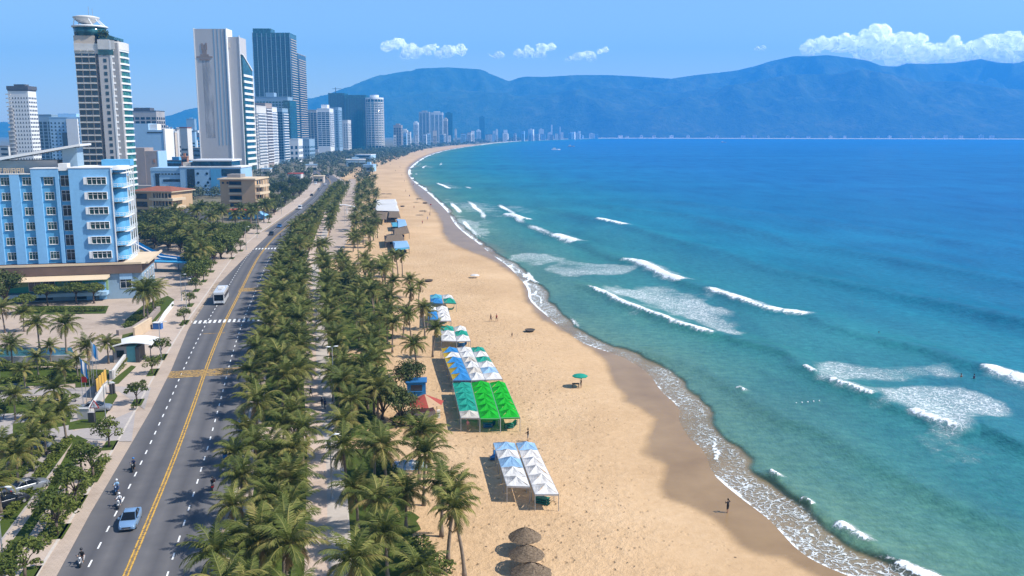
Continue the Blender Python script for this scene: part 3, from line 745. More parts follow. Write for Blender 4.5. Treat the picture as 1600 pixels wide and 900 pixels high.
def lawn_mat():
    k = N('lawn_grass', 0.9, 0.1)
    a = k.noise(0.16, 5, 0.65); b = k.noise(3.0, 4, 0.7)
    k.color(k.ramp(k.math('ADD', k.math('MULTIPLY', a, 0.6), k.math('MULTIPLY', b, 0.4)), [(0.28, (0.19, 0.15, 0.07)), (0.40, (0.075, 0.092, 0.020)), (0.55, (0.055, 0.085, 0.012)), (0.72, (0.115, 0.13, 0.03))]))
    k.bump(b, 0.8, 0.15); return k.m
LAWN = lawn_mat()
# the land-side pavement, its kerb and the dusty gutter belongs to the road
ribbon('sidewalk', ROADC, -15.2, -8.45, 0.03, SIDE)
GUT = N('dusty_gutter', .95, .1); _g = GUT.noise(0.5, 5, .65); GUT.color((.40, .31, .225)); GUT.inp('Alpha', GUT.ramp(_g, [(.30, .25), (.55, .95)]))
ribbon('road_gutter', ROADC, -8.21, -7.0, -0.097, GUT.m)
ribbon('road_gutter', ROADC, 8.1, 8.61, -0.097, GUT.m)
ribbon('kerb', ROADC, -8.5, -8.2, 0.045, KERB, thick=0.16)
ribbon('sidewalk', ROADC, 8.85, 11.2, 0.052, SIDE)
ribbon('kerb', ROADC, 8.6, 8.9, 0.06, KERB, thick=0.17)
# sea-side verge between kerb and promenade; promenade of two tones
def between(name, fa, fb, y0, y1, z, mat, step=4.0):
    mb = MB(); y = y0
    while y < y1 - 1e-6:
        y2 = min(y + step, y1)
        mb.quad((fa(y), y, z), (fb(y), y, z), (fb(y2), y2, z), (fa(y2), y2, z)); y = y2
    o = mb.build(name, mat); structure(o); return o
rx = lambda off: (lambda Y: road_at(Y, off)[0].x)
px_ = lambda off: (lambda Y: line_x(PATHC, Y) + off)
blocks = [(40, P(0, 690).y), (P(0, 668).y, P(0, 512).y), (P(0, 500).y, P(0, 392).y), (P(0, 382).y, 520), (530, 700)]
for (a, b) in blocks:
    between('verge_lawn', rx(11.3), px_(-2.3), a, b, 0.056, LAWN)
between('promenade_base', rx(11.1), px_(2.2), 40, 760, 0.048, PROM_P)
between('promenade', px_(-2.1), px_(0.1), 40, 760, 0.052, PROM_P)
between('promenade', px_(0.1), px_(2.3), 40, 760, 0.052, PROM_G)
between('promenade_edge', px_(2.3), px_(2.5), 40, 760, 0.064, KERB)
def poly_sheet(name, pts, z, mat, px=True, kind='structure'):
    w = [P(*q).to_2d() for q in pts] if px else [Vector(q) for q in pts]
    bm = bmesh.new(); f = bm.faces.new([bm.verts.new((p.x, p.y, z)) for p in w]); bm.normal_update()
    if f.normal.z < 0: f.normal_flip()
    bmesh.ops.triangulate(bm, faces=bm.faces[:])
    me = bpy.data.meshes.new(name); bm.to_mesh(me); bm.free(); me.materials.append(mat)
    o = bpy.data.objects.new(name, me); COL.objects.link(o)
    if kind: o['kind'] = kind
    return o
# lawns on the beach side of the promenade
def seaside_lawn(y0, y1, xr):
    between('seaside_lawn', px_(2.5), lambda Y: min(xr(Y), 1e9) + 0.6 * math.sin(Y * 0.7) + 0.4 * math.sin(Y * 1.9), y0, y1, 0.060, LAWN, 1.0)
edge = lambda pts: (lambda Y: float(np.interp(Y, [P(*q).y for q in pts], [P(*q).x for q in pts])))
seaside_lawn(40, P(0, 702).y, edge([(680, 940), (662, 867), (640, 790), (618, 735), (585, 705)]))
seaside_lawn(P(0, 684).y, P(0, 560).y, edge([(575, 684), (590, 640), (596, 600), (600, 560)]))
seaside_lawn(P(0, 545).y, P(0, 430).y, edge([(610, 545), (612, 500), (600, 455), (560, 430)]))
DRV = pavers('drive_paving', (0.40, 0.36, 0.34), (0.37, 0.33, 0.31), 1.0)
# land side: paved forecourts, then lawns on them
poly_sheet('forecourt', [(-330, 930), (72, 930), (142, 800), (201, 700), (236, 640), (268, 577), (300, 500), (330, 455), (180, 455), (-60, 455), (-330, 500)], -0.02, PLAZA)
poly_sheet('forecourt', [(300, 455), (345, 440), (395, 390), (425, 362), (300, 362), (215, 400), (215, 455)], -0.025, PLAZA)
def lawn(pts, z=0.01): return poly_sheet('lawn', pts, z, LAWN)
lawn([(107, 672), (150, 668), (158, 660), (184, 619), (180, 613), (172, 613), (143, 652), (108, 660)], 0.035)
lawn([(111, 678), (119, 684), (0, 845), (-60, 930), (-84, 930), (0, 815)], 0.035)
lawn([(120, 680), (137, 688), (60, 815), (-10, 920), (-40, 920), (0, 872), (56, 795)], 0.036)
lawn([(118, 606), (185, 600), (213, 573), (205, 571), (172, 597), (118, 599)], 0.035)
lawn([(178, 574), (190, 564), (196, 568), (180, 585)], 0.035)
lawn([(0, 572), (170, 578), (170, 596), (0, 606)], 0.030)
poly_sheet('car_park', [(-200, 640), (0, 620), (108, 620), (140, 610), (118, 660), (106, 700), (60, 760), (-200, 900)], 0.008, DRV)
lawn([(-100, 632), (108, 624), (104, 640), (-100, 654)], 0.012); lawn([(20, 662), (112, 650), (108, 664), (20, 682)], 0.012); lawn([(-40, 720), (70, 690), (60, 702), (-40, 742)], 0.012); lawn([(-60, 780), (46, 730), (36, 746), (-60, 806)], 0.012)
lawn([(30, 478), (170, 478), (165, 490), (30, 492)], 0.03)
lawn([(196, 500), (222, 478), (262, 462), (276, 470), (246, 500), (214, 522), (190, 530)], 0.008)
lawn([(-100, 555), (115, 560), (112, 572), (-100, 572)], 0.01)
# service drives between the palms of the car park
poly_sheet('driveway', [(-100, 614), (185, 604), (236, 606), (226, 640), (186, 612), (60, 618), (-100, 626)], 0.038, DRV)
poly_sheet('driveway', [(104, 676), (158, 664), (212, 640), (206, 690), (150, 690), (116, 686), (60, 770), (0, 850), (-60, 950), (-120, 950), (30, 770)], 0.032, DRV)
POOL = N('pool_water', 0.08, 0.5); POOL.color((0.03, 0.12, 0.14)); POOL.bump(POOL.noise(1.2, 3), 0.3, 0.1)
poly_sheet('pool', [(-60, 545), (112, 543), (116, 556), (60, 562), (-60, 565)], 0.03, POOL.m)

poly_sheet('promenade_plaza', [(496, 404), (530, 404), (545, 372), (553, 335), (557, 300), (556, 280), (545, 280), (536, 300), (512, 373)], 0.056, pavers('plaza_pale_pavers', (0.46, 0.36, 0.28), (0.42, 0.33, 0.26), 0.7))
for (x, y) in ((40, 905), (90, 835), (118, 788), (145, 748), (170, 699), (214, 631), (238, 584), (252, 560), (288, 505), (296, 478), (306, 455), (318, 440), (330, 425), (362, 404), (376, 392), (402, 365), (420, 348)):
    w = P(x, y); q, d = road_at(w.y); nr = Vector((d.y, -d.x)); c_ = Vector((w.x, w.y)) ; L_ = 2.6 if y > 600 else 3.4
    pts = [c_ - d * L_ * .5 - nr * .8, c_ - d * L_ * .5 + nr * .8, c_ + d * L_ + nr * .8, c_ + d * L_ - nr * .8]
    poly_sheet('pavement_grass_pit', [(v.x, v.y) for v in pts], 0.045, LAWN, px=False)
# ================================================================== palms and trees
def leaf_mat(name, c_dark, c_mid, c_light, trans=0.25):
    k = N(name, 0.65, 0.25)
    at = k.attr('tone').outputs['Fac']; r = k.rand()
    f = k.math('ADD', k.math('MULTIPLY', at, 0.84), k.math('MULTIPLY', r, 0.16))
    col = k.ramp(f, [(0.05, c_dark), (0.42, c_mid), (0.80, c_light), (0.97, (0.24, 0.15, 0.065) if name == 'palm_leaf' else c_light)])
    k.color(col)
    if trans:
        t = k.n('ShaderNodeBsdfTranslucent'); k.l(col, t.inputs[0])
        mx = k.n('ShaderNodeMixShader'); mx.inputs[0].default_value = trans
        k.l(k.b.outputs[0], mx.inputs[1]); k.l(t.outputs[0], mx.inputs[2]); k.l(mx.outputs[0], k.out.inputs['Surface'])
    return k.m
PALM_LEAF = leaf_mat('palm_leaf', (0.046, 0.064, 0.013), (0.118, 0.144, 0.027), (0.33, 0.285, 0.085), 0.22)
BROAD = leaf_mat('broad_leaf', (0.026, 0.045, 0.008), (0.072, 0.100, 0.014), (0.165, 0.185, 0.034), 0.22)
BROAD2 = leaf_mat('dark_leaf', (0.018, 0.034, 0.009), (0.046, 0.066, 0.015), (0.115, 0.128, 0.032), 0.15)
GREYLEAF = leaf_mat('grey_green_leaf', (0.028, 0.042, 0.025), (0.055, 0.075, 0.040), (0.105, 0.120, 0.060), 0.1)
BARK = paint('palm_bark', (0.22, 0.175, 0.135), 0.95, 0.25, 3.0)
BARK2 = paint('tree_bark', (0.14, 0.105, 0.08), 0.95, 0.25, 3.0)
def attr_mesh(me, vals):
    a = me.attributes.new('tone', 'FLOAT', 'POINT'); a.data.foreach_set('value', vals)
def palm_crown(rs, flen=3.5, nf=24, droop=1.0):
    V = []; Fc = []; T = []
    def q(pts, tone):
        b = len(V); V.extend(pts); T.extend([tone] * len(pts)); Fc.append(tuple(range(b, b + len(pts))))
    for i in range(nf):
        az = i * 2.39996 + rs.uniform(-0.25, 0.25); age = i / nf
        el = R(80 - 92 * age + rs.uniform(-9, 9)); L = flen * (0.72 + 0.28 * math.sin(math.pi * min(1, age * 0.9 + 0.15))) * rs.uniform(0.9, 1.08)
        bend = R(62 + 42 * age + rs.uniform(-12, 12)) * droop
        tone = min(1, max(0, 0.35 + 0.30 * (age - 0.4) + rs.uniform(-0.22, 0.26))); yellow = rs.random() < 0.16
        if yellow: tone = min(.86, tone + 0.3)
        dead = age > 0.82 and rs.random() < 0.4
        if dead: tone = 1.0; el -= R(35)
        else: tone = min(.80, tone)
        n = 9; p = Vector((0, 0, 0)); pts = []; dirs = []
        side = Vector((-math.sin(az), math.cos(az), 0)); sway = rs.uniform(-0.25, 0.25)
        for s in range(n + 1):
            t = s / n; e = el - bend * t ** 1.35; a2 = az + sway * t * t
            d = Vector((math.cos(a2) * math.cos(e), math.sin(a2) * math.cos(e), math.sin(e)))
            pts.append(p.copy()); dirs.append(d); p = p + d * (L / n)
        # rachis
        for s in range(n):
            w = 0.06 * (1 - s / n) + 0.014; w2 = 0.06 * (1 - (s + 1) / n) + 0.014
            q([pts[s] - side * w, pts[s] + side * w, pts[s + 1] + side * w2, pts[s + 1] - side * w2], min(1, tone + 0.3))
        nl = 25; twist = rs.uniform(-0.5, 0.5)
        for j in range(nl):
            t = 0.13 + 0.87 * j / (nl - 1); k = min(int(t * n), n - 1); f = t * n - k
            c = pts[k].lerp(pts[k + 1], f); d = dirs[k]
            up = side.cross(d) * -1; up = d.cross(side) if d.cross(side).z > 0 else side.cross(d)
            ll = flen * 0.245 * (math.sin(math.pi * (0.12 + 0.80 * t)) ** 0.7) * rs.uniform(0.82, 1.12)
            for sg in (-1, 1):
                out_d = (side * sg * (0.80 - 0.25 * t) + d * (0.52 + 0.4 * t) + up * (0.10 + sg * twist * 0.3) + Vector((0, 0, -0.30 - 0.35 * rs.random()))).normalized()
                tip = c + out_d * ll + Vector((0, 0, -0.16 * ll * rs.random()))
                mid = c + out_d * ll * 0.55
                wv = d * (0.055 if t < 0.9 else 0.035)
                q([c - wv * 0.7, c + wv * 0.7, mid + wv, tip, mid - wv], min(1, max(0, tone + rs.uniform(-0.12, 0.12))))
    # spear and dead skirt
    for i in range(5):
        az = rs.uniform(0, 6.28); d = Vector((math.cos(az), math.sin(az), -1.6)).normalized(); s = Vector((-math.sin(az), math.cos(az), 0))
        q([Vector((0, 0, -0.1)) - s * .05, Vector((0, 0, -0.1)) + s * .05, d * 1.3 + s * .16, d * 1.5 - s * .1], 0.95)
    me = bpy.data.meshes.new('crown'); me.from_pydata([tuple(v) for v in V], [], Fc); me.materials.append(PALM_LEAF); attr_mesh(me, T); me.update()
    return me
def palm_trunk(rs, h, lean):
    mb = MB(); az = rs.uniform(0, 6.28); pts = []; rad = []
    n = 9
    for i in range(n + 1):
        t = i / n; o = lean * (t ** 1.6); pts.append((math.cos(az) * o, math.sin(az) * o, h * t - 0.15 * (i == 0)))
        rad.append((0.19 - 0.075 * t + 0.10 * max(0, 1 - t * 7)) * (1.0 + (0.05 if i % 2 else -0.03)))
    mb.tube(pts, rad, 8)
    return mb.mesh('trunk', BARK, True), Vector(pts[-1])
PALMS = []
def palm_proto(seed, h, flen, lean, nf, droop):
    rs = random.Random(seed); tm, top = palm_trunk(rs, h, lean); cm = palm_crown(rs, flen, nf, droop)
    mb = MB()
    for i in range(6):
        a = rs.uniform(0, 6.28); mb.ball((math.cos(a) * .2, math.sin(a) * .2, -0.18 - .1 * rs.random()), 0.11, 6, 4)
    return (tm, cm, top, mb.mesh('coconuts', paint('coconut_husk', (0.16, 0.14, 0.05), 0.7), True))
for sd_, h, fl, le, nf, dr in ((11, 4.9, 3.6, 0.2, 26, 1.0), (12, 5.4, 3.5, 0.5, 24, 1.05), (13, 4.5, 3.7, 0.15, 28, 0.95), (14, 5.8, 3.4, 0.7, 23, 1.1), (15, 5.1, 3.8, 0.35, 27, 1.0), (16, 6.4, 3.0, 1.0, 20, 1.15), (17, 4.6, 3.3, 0.1, 22, 0.9)):
    PALMS.append(palm_proto(sd_, h, fl, le, nf, dr))
NPALM = [0]
PALM_PLAN = []
def plant_palm(x, y, label, group, rs, kinds=(0, 1, 2, 3, 4), sc=(0.84, 1.2), z=0.05):
    s = rs.uniform(*sc)
    PALM_PLAN.append((x, y, z, rs.choice(kinds), s, s * rs.uniform(0.92, 1.08), rs.uniform(0, 6.28), (rs.uniform(-.1, .1), rs.uniform(-.1, .1), rs.uniform(0, 6.28)), label, group))
def road_mark(Y):
    for a, b in ((96, 'opposite the silver sedan'), (112, 'opposite the white scooters'), (135, 'short of the cross path'), (165, 'beside the wide yellow bar'), (203, 'by the zebra crossing'), (232, 'opposite the white coach'), (275, 'just past the coach'), (330, 'at the second crossing'), (400, 'beyond the second crossing'), (480, 'opposite the far white van')):
        if Y < a: return b
    return 'near the far road bend'
def beach_mark(Y):
    for a, b in ((95, 'level with the thatched parasols'), (118, 'level with the near white tents'), (147, 'level with the green tents'), (168, 'level with the yellow-edged tents'), (187, 'level with the teal-topped tents'), (228, 'level with the farthest tents'), (300, 'level with the low white parasol'), (390, 'level with the front thatched stalls')):
        if Y < a: return b
    return 'level with the white-roofed stalls'
def size_word(s): return 'big' if s > 1.1 else ('small' if s < 0.92 else 'mid-sized')
def palm_label(s, where, mark): return f'{size_word(s)} coconut palm {where}, {mark}'
def build_palms():
    """the 300 palms that show largest stand as things of their own; the rest, far up the road, are one mass"""
    plan = sorted(PALM_PLAN, key=lambda q: q[1]); far = plan[298:]
    for (x, y, z, kd, s, sz, rot, cr, label, group) in plan[:298]:
        tm, cm, top, cn = PALMS[kd]
        if callable(label): label = label(s)
        t = thing('coconut_palm', label, 'palm tree', (x, y, z), rot, group); t.scale = (s, s, sz)
        a = bpy.data.objects.new('trunk', tm); COL.objects.link(a); a.parent = t
        c = bpy.data.objects.new('crown', cm); COL.objects.link(c); c.parent = t; c.location = top; c.rotation_euler = cr
    V = []; Fi = []; T = []; off = 0; Ls = []; MI = []
    from mathutils import Euler
    for (x, y, z, kd, s, sz, rot, cr, label, group) in far:
        tm, cm, top, cn = PALMS[kd]; M = Matrix.Translation((x, y, z)) @ Euler((0, 0, rot)).to_matrix().to_4x4() @ Matrix.Diagonal((s, s, sz, 1))
        for me, mm, mi in ((tm, M, 1), (cm, M @ Matrix.Translation(top) @ Euler(cr).to_matrix().to_4x4(), 0)):
            co = np.empty(len(me.vertices) * 3); me.vertices.foreach_get('co', co); co = co.reshape(-1, 3); A = np.array(mm); V.append(co @ A[:3, :3].T + A[:3, 3])
            vi = np.empty(len(me.loops), np.int32); me.loops.foreach_get('vertex_index', vi); Fi.append(vi + off); off += len(co)
            lt = np.empty(len(me.polygons), np.int32); me.polygons.foreach_get('loop_total', lt); Ls.append(lt); MI.append(np.full(len(lt), mi, np.int32))
            tv = np.zeros(len(co), np.float32)
            if mi == 0: me.attributes['tone'].data.foreach_get('value', tv)
            T.append(tv)
    if far:
        V = np.concatenate(V); Fi = np.concatenate(Fi); Ls = np.concatenate(Ls); me = bpy.data.meshes.new('far_palms')
        me.vertices.add(len(V)); me.vertices.foreach_set('co', V.ravel()); me.loops.add(len(Fi)); me.loops.foreach_set('vertex_index', Fi)
        me.polygons.add(len(Ls)); me.polygons.foreach_set('loop_start', np.concatenate([[0], np.cumsum(Ls)[:-1]]).astype(np.int32)); me.polygons.foreach_set('loop_total', Ls)
        me.materials.append(PALM_LEAF); me.materials.append(BARK); me.polygons.foreach_set('material_index', np.concatenate(MI)); me.update(calc_edges=True)
        attr_mesh(me, np.concatenate(T)); o = bpy.data.objects.new('far_palms', me); COL.objects.link(o); o['kind'] = 'stuff'
def scatter(poly, n, dmin, rs, taken):
    xs = [p[0] for p in poly]; ys = [p[1] for p in poly]; res = []
    for _ in range(n * 60):
        if len(res) >= n: break
        x, y = rs.uniform(min(xs), max(xs)), rs.uniform(min(ys), max(ys))
        if not bool(in_poly(np.array([x]), np.array([y]), poly)[0]): continue
        dm = dmin * (1 + max(0, y - 180) / 420)
        if any((x - a) ** 2 + (y - b) ** 2 < dm * dm for a, b in taken): continue
        taken.append((x, y)); res.append((x, y))
    return res
def world_poly(pts): return [tuple(P(*q).to_2d()) for q in pts]
rsP = random.Random(21); taken = []
# rows on the verge between the road and the promenade
for (f, where, ph, step) in ((rx(10.7), 'by the seaward kerb', 0.0, 6.3), (lambda Y: 0.5 * (rx(11.9)(Y) + px_(-3.4)(Y)), 'on the verge lawn between kerb and promenade', 3.1, 8.4),
    ((lambda Y: px_(-3.5)(Y) if Y < 140 else px_(-2.8)(Y)), 'at the inland promenade edge', 1.6, 5.8), (px_(3.4), 'at the seaward promenade edge', 0.5, 7.0)):
    Y = 66 + ph
    while Y < 640:
        if rsP.random() > 0.06 and not (P(0, 690).y + .5 < Y < P(0, 668).y - .5) and not (where.startswith('at the sea') and (300 < Y < 360 or Y < 150)):
            x = f(Y) + rsP.uniform(-0.7, 0.7); y = Y + rsP.uniform(-1.2, 1.2)
            plant_palm(x, y, (lambda s, w=where, m=(beach_mark if 'prom' in where and 'kerb' not in where else road_mark)(y): palm_label(s, w, m)), 'coconut palms on the verge between road and promenade', rsP); taken.append((x, y))
        Y += step * (1 + max(0, Y - 200) / 420)
# the grove between promenade and sand
def grove(pts, n, dmin, lab, kinds=(0, 1, 2, 3, 4), sc=(0.88, 1.1)):
    for (x, y) in scatter(world_poly(pts), n, dmin, rsP, taken):
        plant_palm(x, y, (lambda s, m=beach_mark(y): palm_label(s, lab, m)), 'coconut palms between promenade and sand', rsP, kinds, sc)
grove([(556, 990), (560, 900), (538, 775), (532, 712), (575, 712), (612, 745), (650, 850), (676, 990)], 17, 5.0, 'on the seaside lawn')
grove([(530, 682), (511, 600), (513, 560), (600, 560), (606, 620), (590, 676)], 17, 4.2, 'in the grove round the red-roofed hut')
grove([(509, 552), (504, 470), (506, 425), (600, 434), (622, 500), (618, 552)], 34, 4.4, 'in the thick middle grove')
grove([(548, 396), (552, 372), (553, 335), (560, 290), (588, 286), (590, 340), (585, 374), (577, 398)], 52, 3.4, 'in the narrow far grove')
# single palms standing on the sand
for i, (x, y, s, kd, lab) in enumerate(((726, 905, 1.02, 5, 'coconut palm on open sand just inland of the thatched parasols'), (700, 880, 1.05, 5, 'bushy palm on sand, second inland from the thatched parasols'),
    (690, 838, 1.1, 3, 'tall full palm on sand level with the white tent block'), (662, 790, 1.0, 1, 'palm at the lawn corner behind the tall full sand palm'),
    (672, 735, 0.95, 0, 'short round palm on sand in front of the red-roofed hut'), (655, 752, 1.0, 3, 'palm next to the blue tarpaulin bundle on the sand'),
    (614, 428, 0.95, 5, 'slim palm of the trio on sand beyond the grove, inland one'), (622, 432, 1.0, 5, 'middle slim palm of the trio on sand beyond the grove'), (629, 433, 0.9, 5, 'seaward slim palm of the trio on sand beyond the grove'),
    (641, 465, 0.95, 6, 'small lone palm behind the blue parasol tents'), (637, 500, 0.95, 5, 'slender palm beside the blue and white awnings'), (643, 540, 0.9, 5, 'slender palm near the teal-topped tent pair'),
    (630, 530, 0.9, 3, 'palm inland of the slender palm at the teal-topped tents'), (676, 558, 0.95, 5, 'bare-trunked palm directly behind the yellow-edged tent'), (664, 530, 1.0, 5, 'bare-trunked palm behind the teal-topped tent pair'),
    (652, 590, 0.95, 3, 'palm with clear trunk inland of the yellow-edged tent'), (668, 515, 0.85, 6, 'short palm tight against the blue and white awnings'), (654, 482, 0.9, 5, 'palm just inland of the blue parasol tents'),
    (573, 412, 0.9, 5, 'palm at the sandy gap in the grove, seaward side'), (560, 404, 1.0, 5, 'palm at the sandy gap in the grove, inland side'), (590, 372, 0.9, 5, 'palm beside the front thatched stall on sand'))):
    p = P(x, y); rs = random.Random(100 + i)
    plant_palm(p.x, p.y, lab, 'coconut palms standing on the sand', rs, (kd,), (s, s + .01)); taken.append((p.x, p.y))
# resort palms on the land side
LEFT_PALMS = [(232, 505, 1.25, 4, 'tall palm of the clump with long shadow, by the cream boundary wall'), (225, 498, 1.2, 1, 'leaning palm of the clump with long shadow on the plaza'), (240, 492, 1.15, 4, 'palm at the back of the clump beside the plaza'),
    (20, 572, 0.95, 2, None), (62, 545, 1.0, 0, None), (104, 552, 1.05, 4, 'palm with arching fronds at the near edge of the pool'), (80, 570, 0.75, 6, None), (140, 580, 0.9, 2, 'stout date-like palm behind the pair of flags'), (122, 594, 0.75, 6, 'small palm beside the flag poles'), (60, 586, 0.72, 6, None),
    (170, 568, 0.8, 6, 'small palm by the gatehouse'), (40, 612, 0.75, 6, 'low palm beside the parked black car'), (102, 604, 0.75, 6, 'small palm on the hedge line by the driveway'), (-12, 600, 0.9, 0, None), (24, 656, 0.8, 0, None), (60, 690, 0.85, 2, None), (88, 655, 0.85, 4, None), (104, 690, 0.9, 1, 'palm nearest the striped entrance wall'),
    (72, 710, 0.85, 0, None), (52, 735, 0.85, 2, None), (30, 770, 0.9, 4, None), (10, 745, 0.85, 0, None), (-20, 700, 0.9, 1, None), (2, 800, 0.85, 2, None), (-20, 820, 0.9, 4, None), (8, 520, 0.95, 1, None), (38, 518, 0.9, 0, None)]
for i, (x, y, s, kd, lab) in enumerate(LEFT_PALMS):
    p = P(x, y); rs = random.Random(300 + i)
    if lab is None: lab = ('leafier ' if kd == 2 else 'feathery ') + ('little ' if s < .8 else '') + ('palm among parked cars of the hotel lot, ' if y > 630 else 'palm round the hotel pool, ') + ('near the inner path hedge' if y > 725 else ('behind the hedge islands' if y > 680 else ('close to the driveway' if y > 600 else ('in front of the pool wall' if y > 560 else 'behind the pool'))))
    plant_palm(p.x, p.y, lab, 'palms of the hotel garden', rs, (kd,), (s, s + .01), 0.0)
def lgrove(pts, n, dmin, lab):
    for (x, y) in scatter(world_poly(pts), n, dmin, rsP, taken):
        plant_palm(x, y, (lambda s, y=y: lab + (', taller' if s > 1.32 else ', lower') + (' one at the front' if y < 365 else ' one towards the back')), 'palms round the tan apartment building', rsP, (0, 1, 3, 4), (1.1, 1.45), 0.0)
lgrove([(280, 385), (330, 372), (352, 352), (330, 340), (275, 345), (262, 368)], 26, 5.2, 'palm in the stand before the tan building')
lgrove([(225, 372), (262, 372), (262, 358), (225, 356)], 5, 5, 'palm in front of the terracotta-roofed building')
lgrove([(228, 386), (300, 394), (306, 440), (330, 420), (352, 400), (300, 378)], 18, 5.5, 'palm rising from the wood past the blue hotel')
lgrove([(345, 368), (420, 355), (430, 338), (350, 345)], 8, 6, 'palm beside the blue-roofed kiosk near the road')

build_palms()
# ------------------------------------------------------------------ broad-leaved trees
def tree_meshes(seed, h, cr, flat=0.7, nleaf=1500, leaf=0.26, mat=None, trunk_h=0.4, clumps=16, bark=None):
    rs = random.Random(seed); mb = MB(); th_ = h * trunk_h
    cl = []
    for i in range(clumps):
        a = i * 2.4 + rs.uniform(-.4, .4); r = cr * math.sqrt((i + 0.4) / clumps) * 0.85
        cl.append((Vector((math.cos(a) * r, math.sin(a) * r, h - cr * flat * (0.35 + 0.9 * (r / cr) ** 2) * rs.uniform(0.75, 1.2) + rs.uniform(-.15, .25) * cr * flat)), cr * rs.uniform(0.26, 0.46)))
    r0 = 0.035 * h
    mb.tube([(0, 0, -0.15), (0.02 * h, 0.01 * h, th_ * 0.5), (0.0, 0.02 * h, th_)], [r0 * 1.25, r0, r0 * 0.85], 7)
    for c, r in cl[::2]:
        m = Vector((c.x * .45, c.y * .45, th_ + (c.z - th_) * .55))
        mb.tube([(0, 0.02 * h, th_ * 0.92), tuple(m), tuple(c)], [r0 * 0.6, r0 * 0.36, r0 * 0.12], 5)
    tm = mb.mesh('trunk', bark or BARK2, True)
    V = []; Fc = []; T = []
    per = nleaf // clumps
    for c, r in cl:
        tc = rs.uniform(0.25, 0.65)
        for j in range(per):
            d = Vector((rs.gauss(0, 1), rs.gauss(0, 1), rs.gauss(0, 1))).normalized(); rr = r * (0.45 + 0.6 * rs.random() ** 0.6)
            p = c + Vector((d.x * rr, d.y * rr, d.z * rr * flat))
            nn = (d + Vector((rs.uniform(-.7, .7), rs.uniform(-.7, .7), rs.uniform(-.2, 1.0)))).normalized()
            u = nn.orthogonal().normalized(); a = rs.uniform(0, 6.28); w = nn.cross(u); u, w = u * math.cos(a) + w * math.sin(a), w * math.cos(a) - u * math.sin(a)
            s = leaf * rs.uniform(0.6, 1.3); b = len(V)
            V += [tuple(p - u * s), tuple(p + w * s * .5), tuple(p + u * s), tuple(p - w * s * .5)]; Fc.append((b, b + 1, b + 2, b + 3))
            T += [min(1, max(0, tc + rs.uniform(-.25, .3)))] * 4
    me = bpy.data.meshes.new('crown'); me.from_pydata(V, [], Fc); me.materials.append(mat or BROAD); attr_mesh(me, T); me.update()
    return tm, me
STREET = [tree_meshes(40 + i, 4.4, 2.1, 0.85, 700, 0.22, BROAD, 0.36, 11) for i in range(4)]
FLAT = [tree_meshes(50 + i, 5.6, 3.4, 0.45, 1500, 0.26, BROAD, 0.5, 18) for i in range(3)]
DENSE = [tree_meshes(60 + i, 8.5, 4.4, 0.85, 2400, 0.34, BROAD2, 0.16, 26) for i in range(4)]
LUSH = [tree_meshes(70 + i, 7.2, 4.0, 0.85, 2200, 0.33, BROAD, 0.15, 26) for i in range(3)]
SHRUB = [tree_meshes(80 + i, 1.3, 0.8, 0.8, 320, 0.13, BROAD, 0.15, 7) for i in range(3)]
def plant_tree(kind, x, y, label, group, name='tree', cat='tree', s=1.0, rs=random, z=0.0):
    tm, cm = rs.choice(kind); t = thing(name, label, cat, (x, y, z), rs.uniform(0, 6.28), group); t.scale = (s, s, s)
    a = bpy.data.objects.new('trunk' if name != 'shrub' else 'stem', tm); COL.objects.link(a); a.parent = t
    c = bpy.data.objects.new('crown' if name != 'shrub' else 'foliage', cm); COL.objects.link(c); c.parent = t; return t
rsT = random.Random(5)
G1 = 'young street trees along the hotel pavement'
for (x, y, s, lab) in ((40, 905, 0.95, 'spindly street tree at the kerb before the black-clad scooter rider'), (20, 925, 0.8, 'street tree behind the spindly one nearest the camera'), (90, 835, 1.05, 'street tree with dark open crown opposite the silver sedan'), (82, 815, 0.9, 'bushy street tree just behind the dark open-crowned one'),
    (118, 788, 1.05, 'street tree on the grass verge beside two white scooters'), (106, 775, 0.9, 'street tree on the inner side of the pavement verge, mid cluster'), (145, 748, 1.0, 'street tree at the far end of the dense verge cluster'), (128, 735, 0.85, 'small street tree tucked behind the dense verge cluster'),
    (170, 699, 0.95, 'street tree at the corner of the hotel driveway'), (214, 631, 0.85, 'lollipop street tree alone in a grass pit by the driveway'), (238, 584, 0.75, 'small street tree beside the long yellow bar'), (252, 560, 0.95, 'street tree near the gatehouse lamp post'),
    (288, 505, 0.8, 'street tree by the zebra crossing kerb'), (296, 478, 0.8, 'street tree beyond the zebra crossing'), (306, 455, 0.85, 'street tree level with the bus'), (318, 440, 0.85, 'street tree past the blue water slide'), (330, 425, 0.9, 'street tree where the pavement meets the wood'),
    (362, 404, 0.9, 'street tree in a grass pit before the second crossing'), (376, 392, 0.9, 'street tree at the second crossing'), (402, 365, 0.9, 'street tree near the blue kiosk entrance'), (420, 348, 0.9, 'street tree beyond the kiosk entrance'), (440, 330, 0.9, 'street tree beside the red kiosk'), (458, 316, 0.9, 'street tree opposite the far white van')):
    p = P(x, y); plant_tree(STREET, p.x, p.y, lab, G1, 'street_tree', s=s, rs=rsT)
for (x, y, s, lab) in ((75, 478, 0.95, 'flat-topped tree on lawn before the hotel mural, nearest the dark tree'), (120, 475, 0.95, 'flat-topped tree in the middle before the hotel mural'), (147, 474, 0.9, 'flat-topped tree before the hotel mural, nearest the palm clump'), (40, 490, 0.8, 'low spreading tree beside the hotel garden path')):
    p = P(x, y); plant_tree(FLAT, p.x, p.y, lab, 'flat-topped trees before the blue hotel', 'shade_tree', s=s, rs=rsT)
p = P(8, 478); plant_tree(DENSE, p.x, p.y, 'large dark tree at the street corner of the blue hotel', 'dark trees', 'shade_tree', s=1.0, rs=rsT)
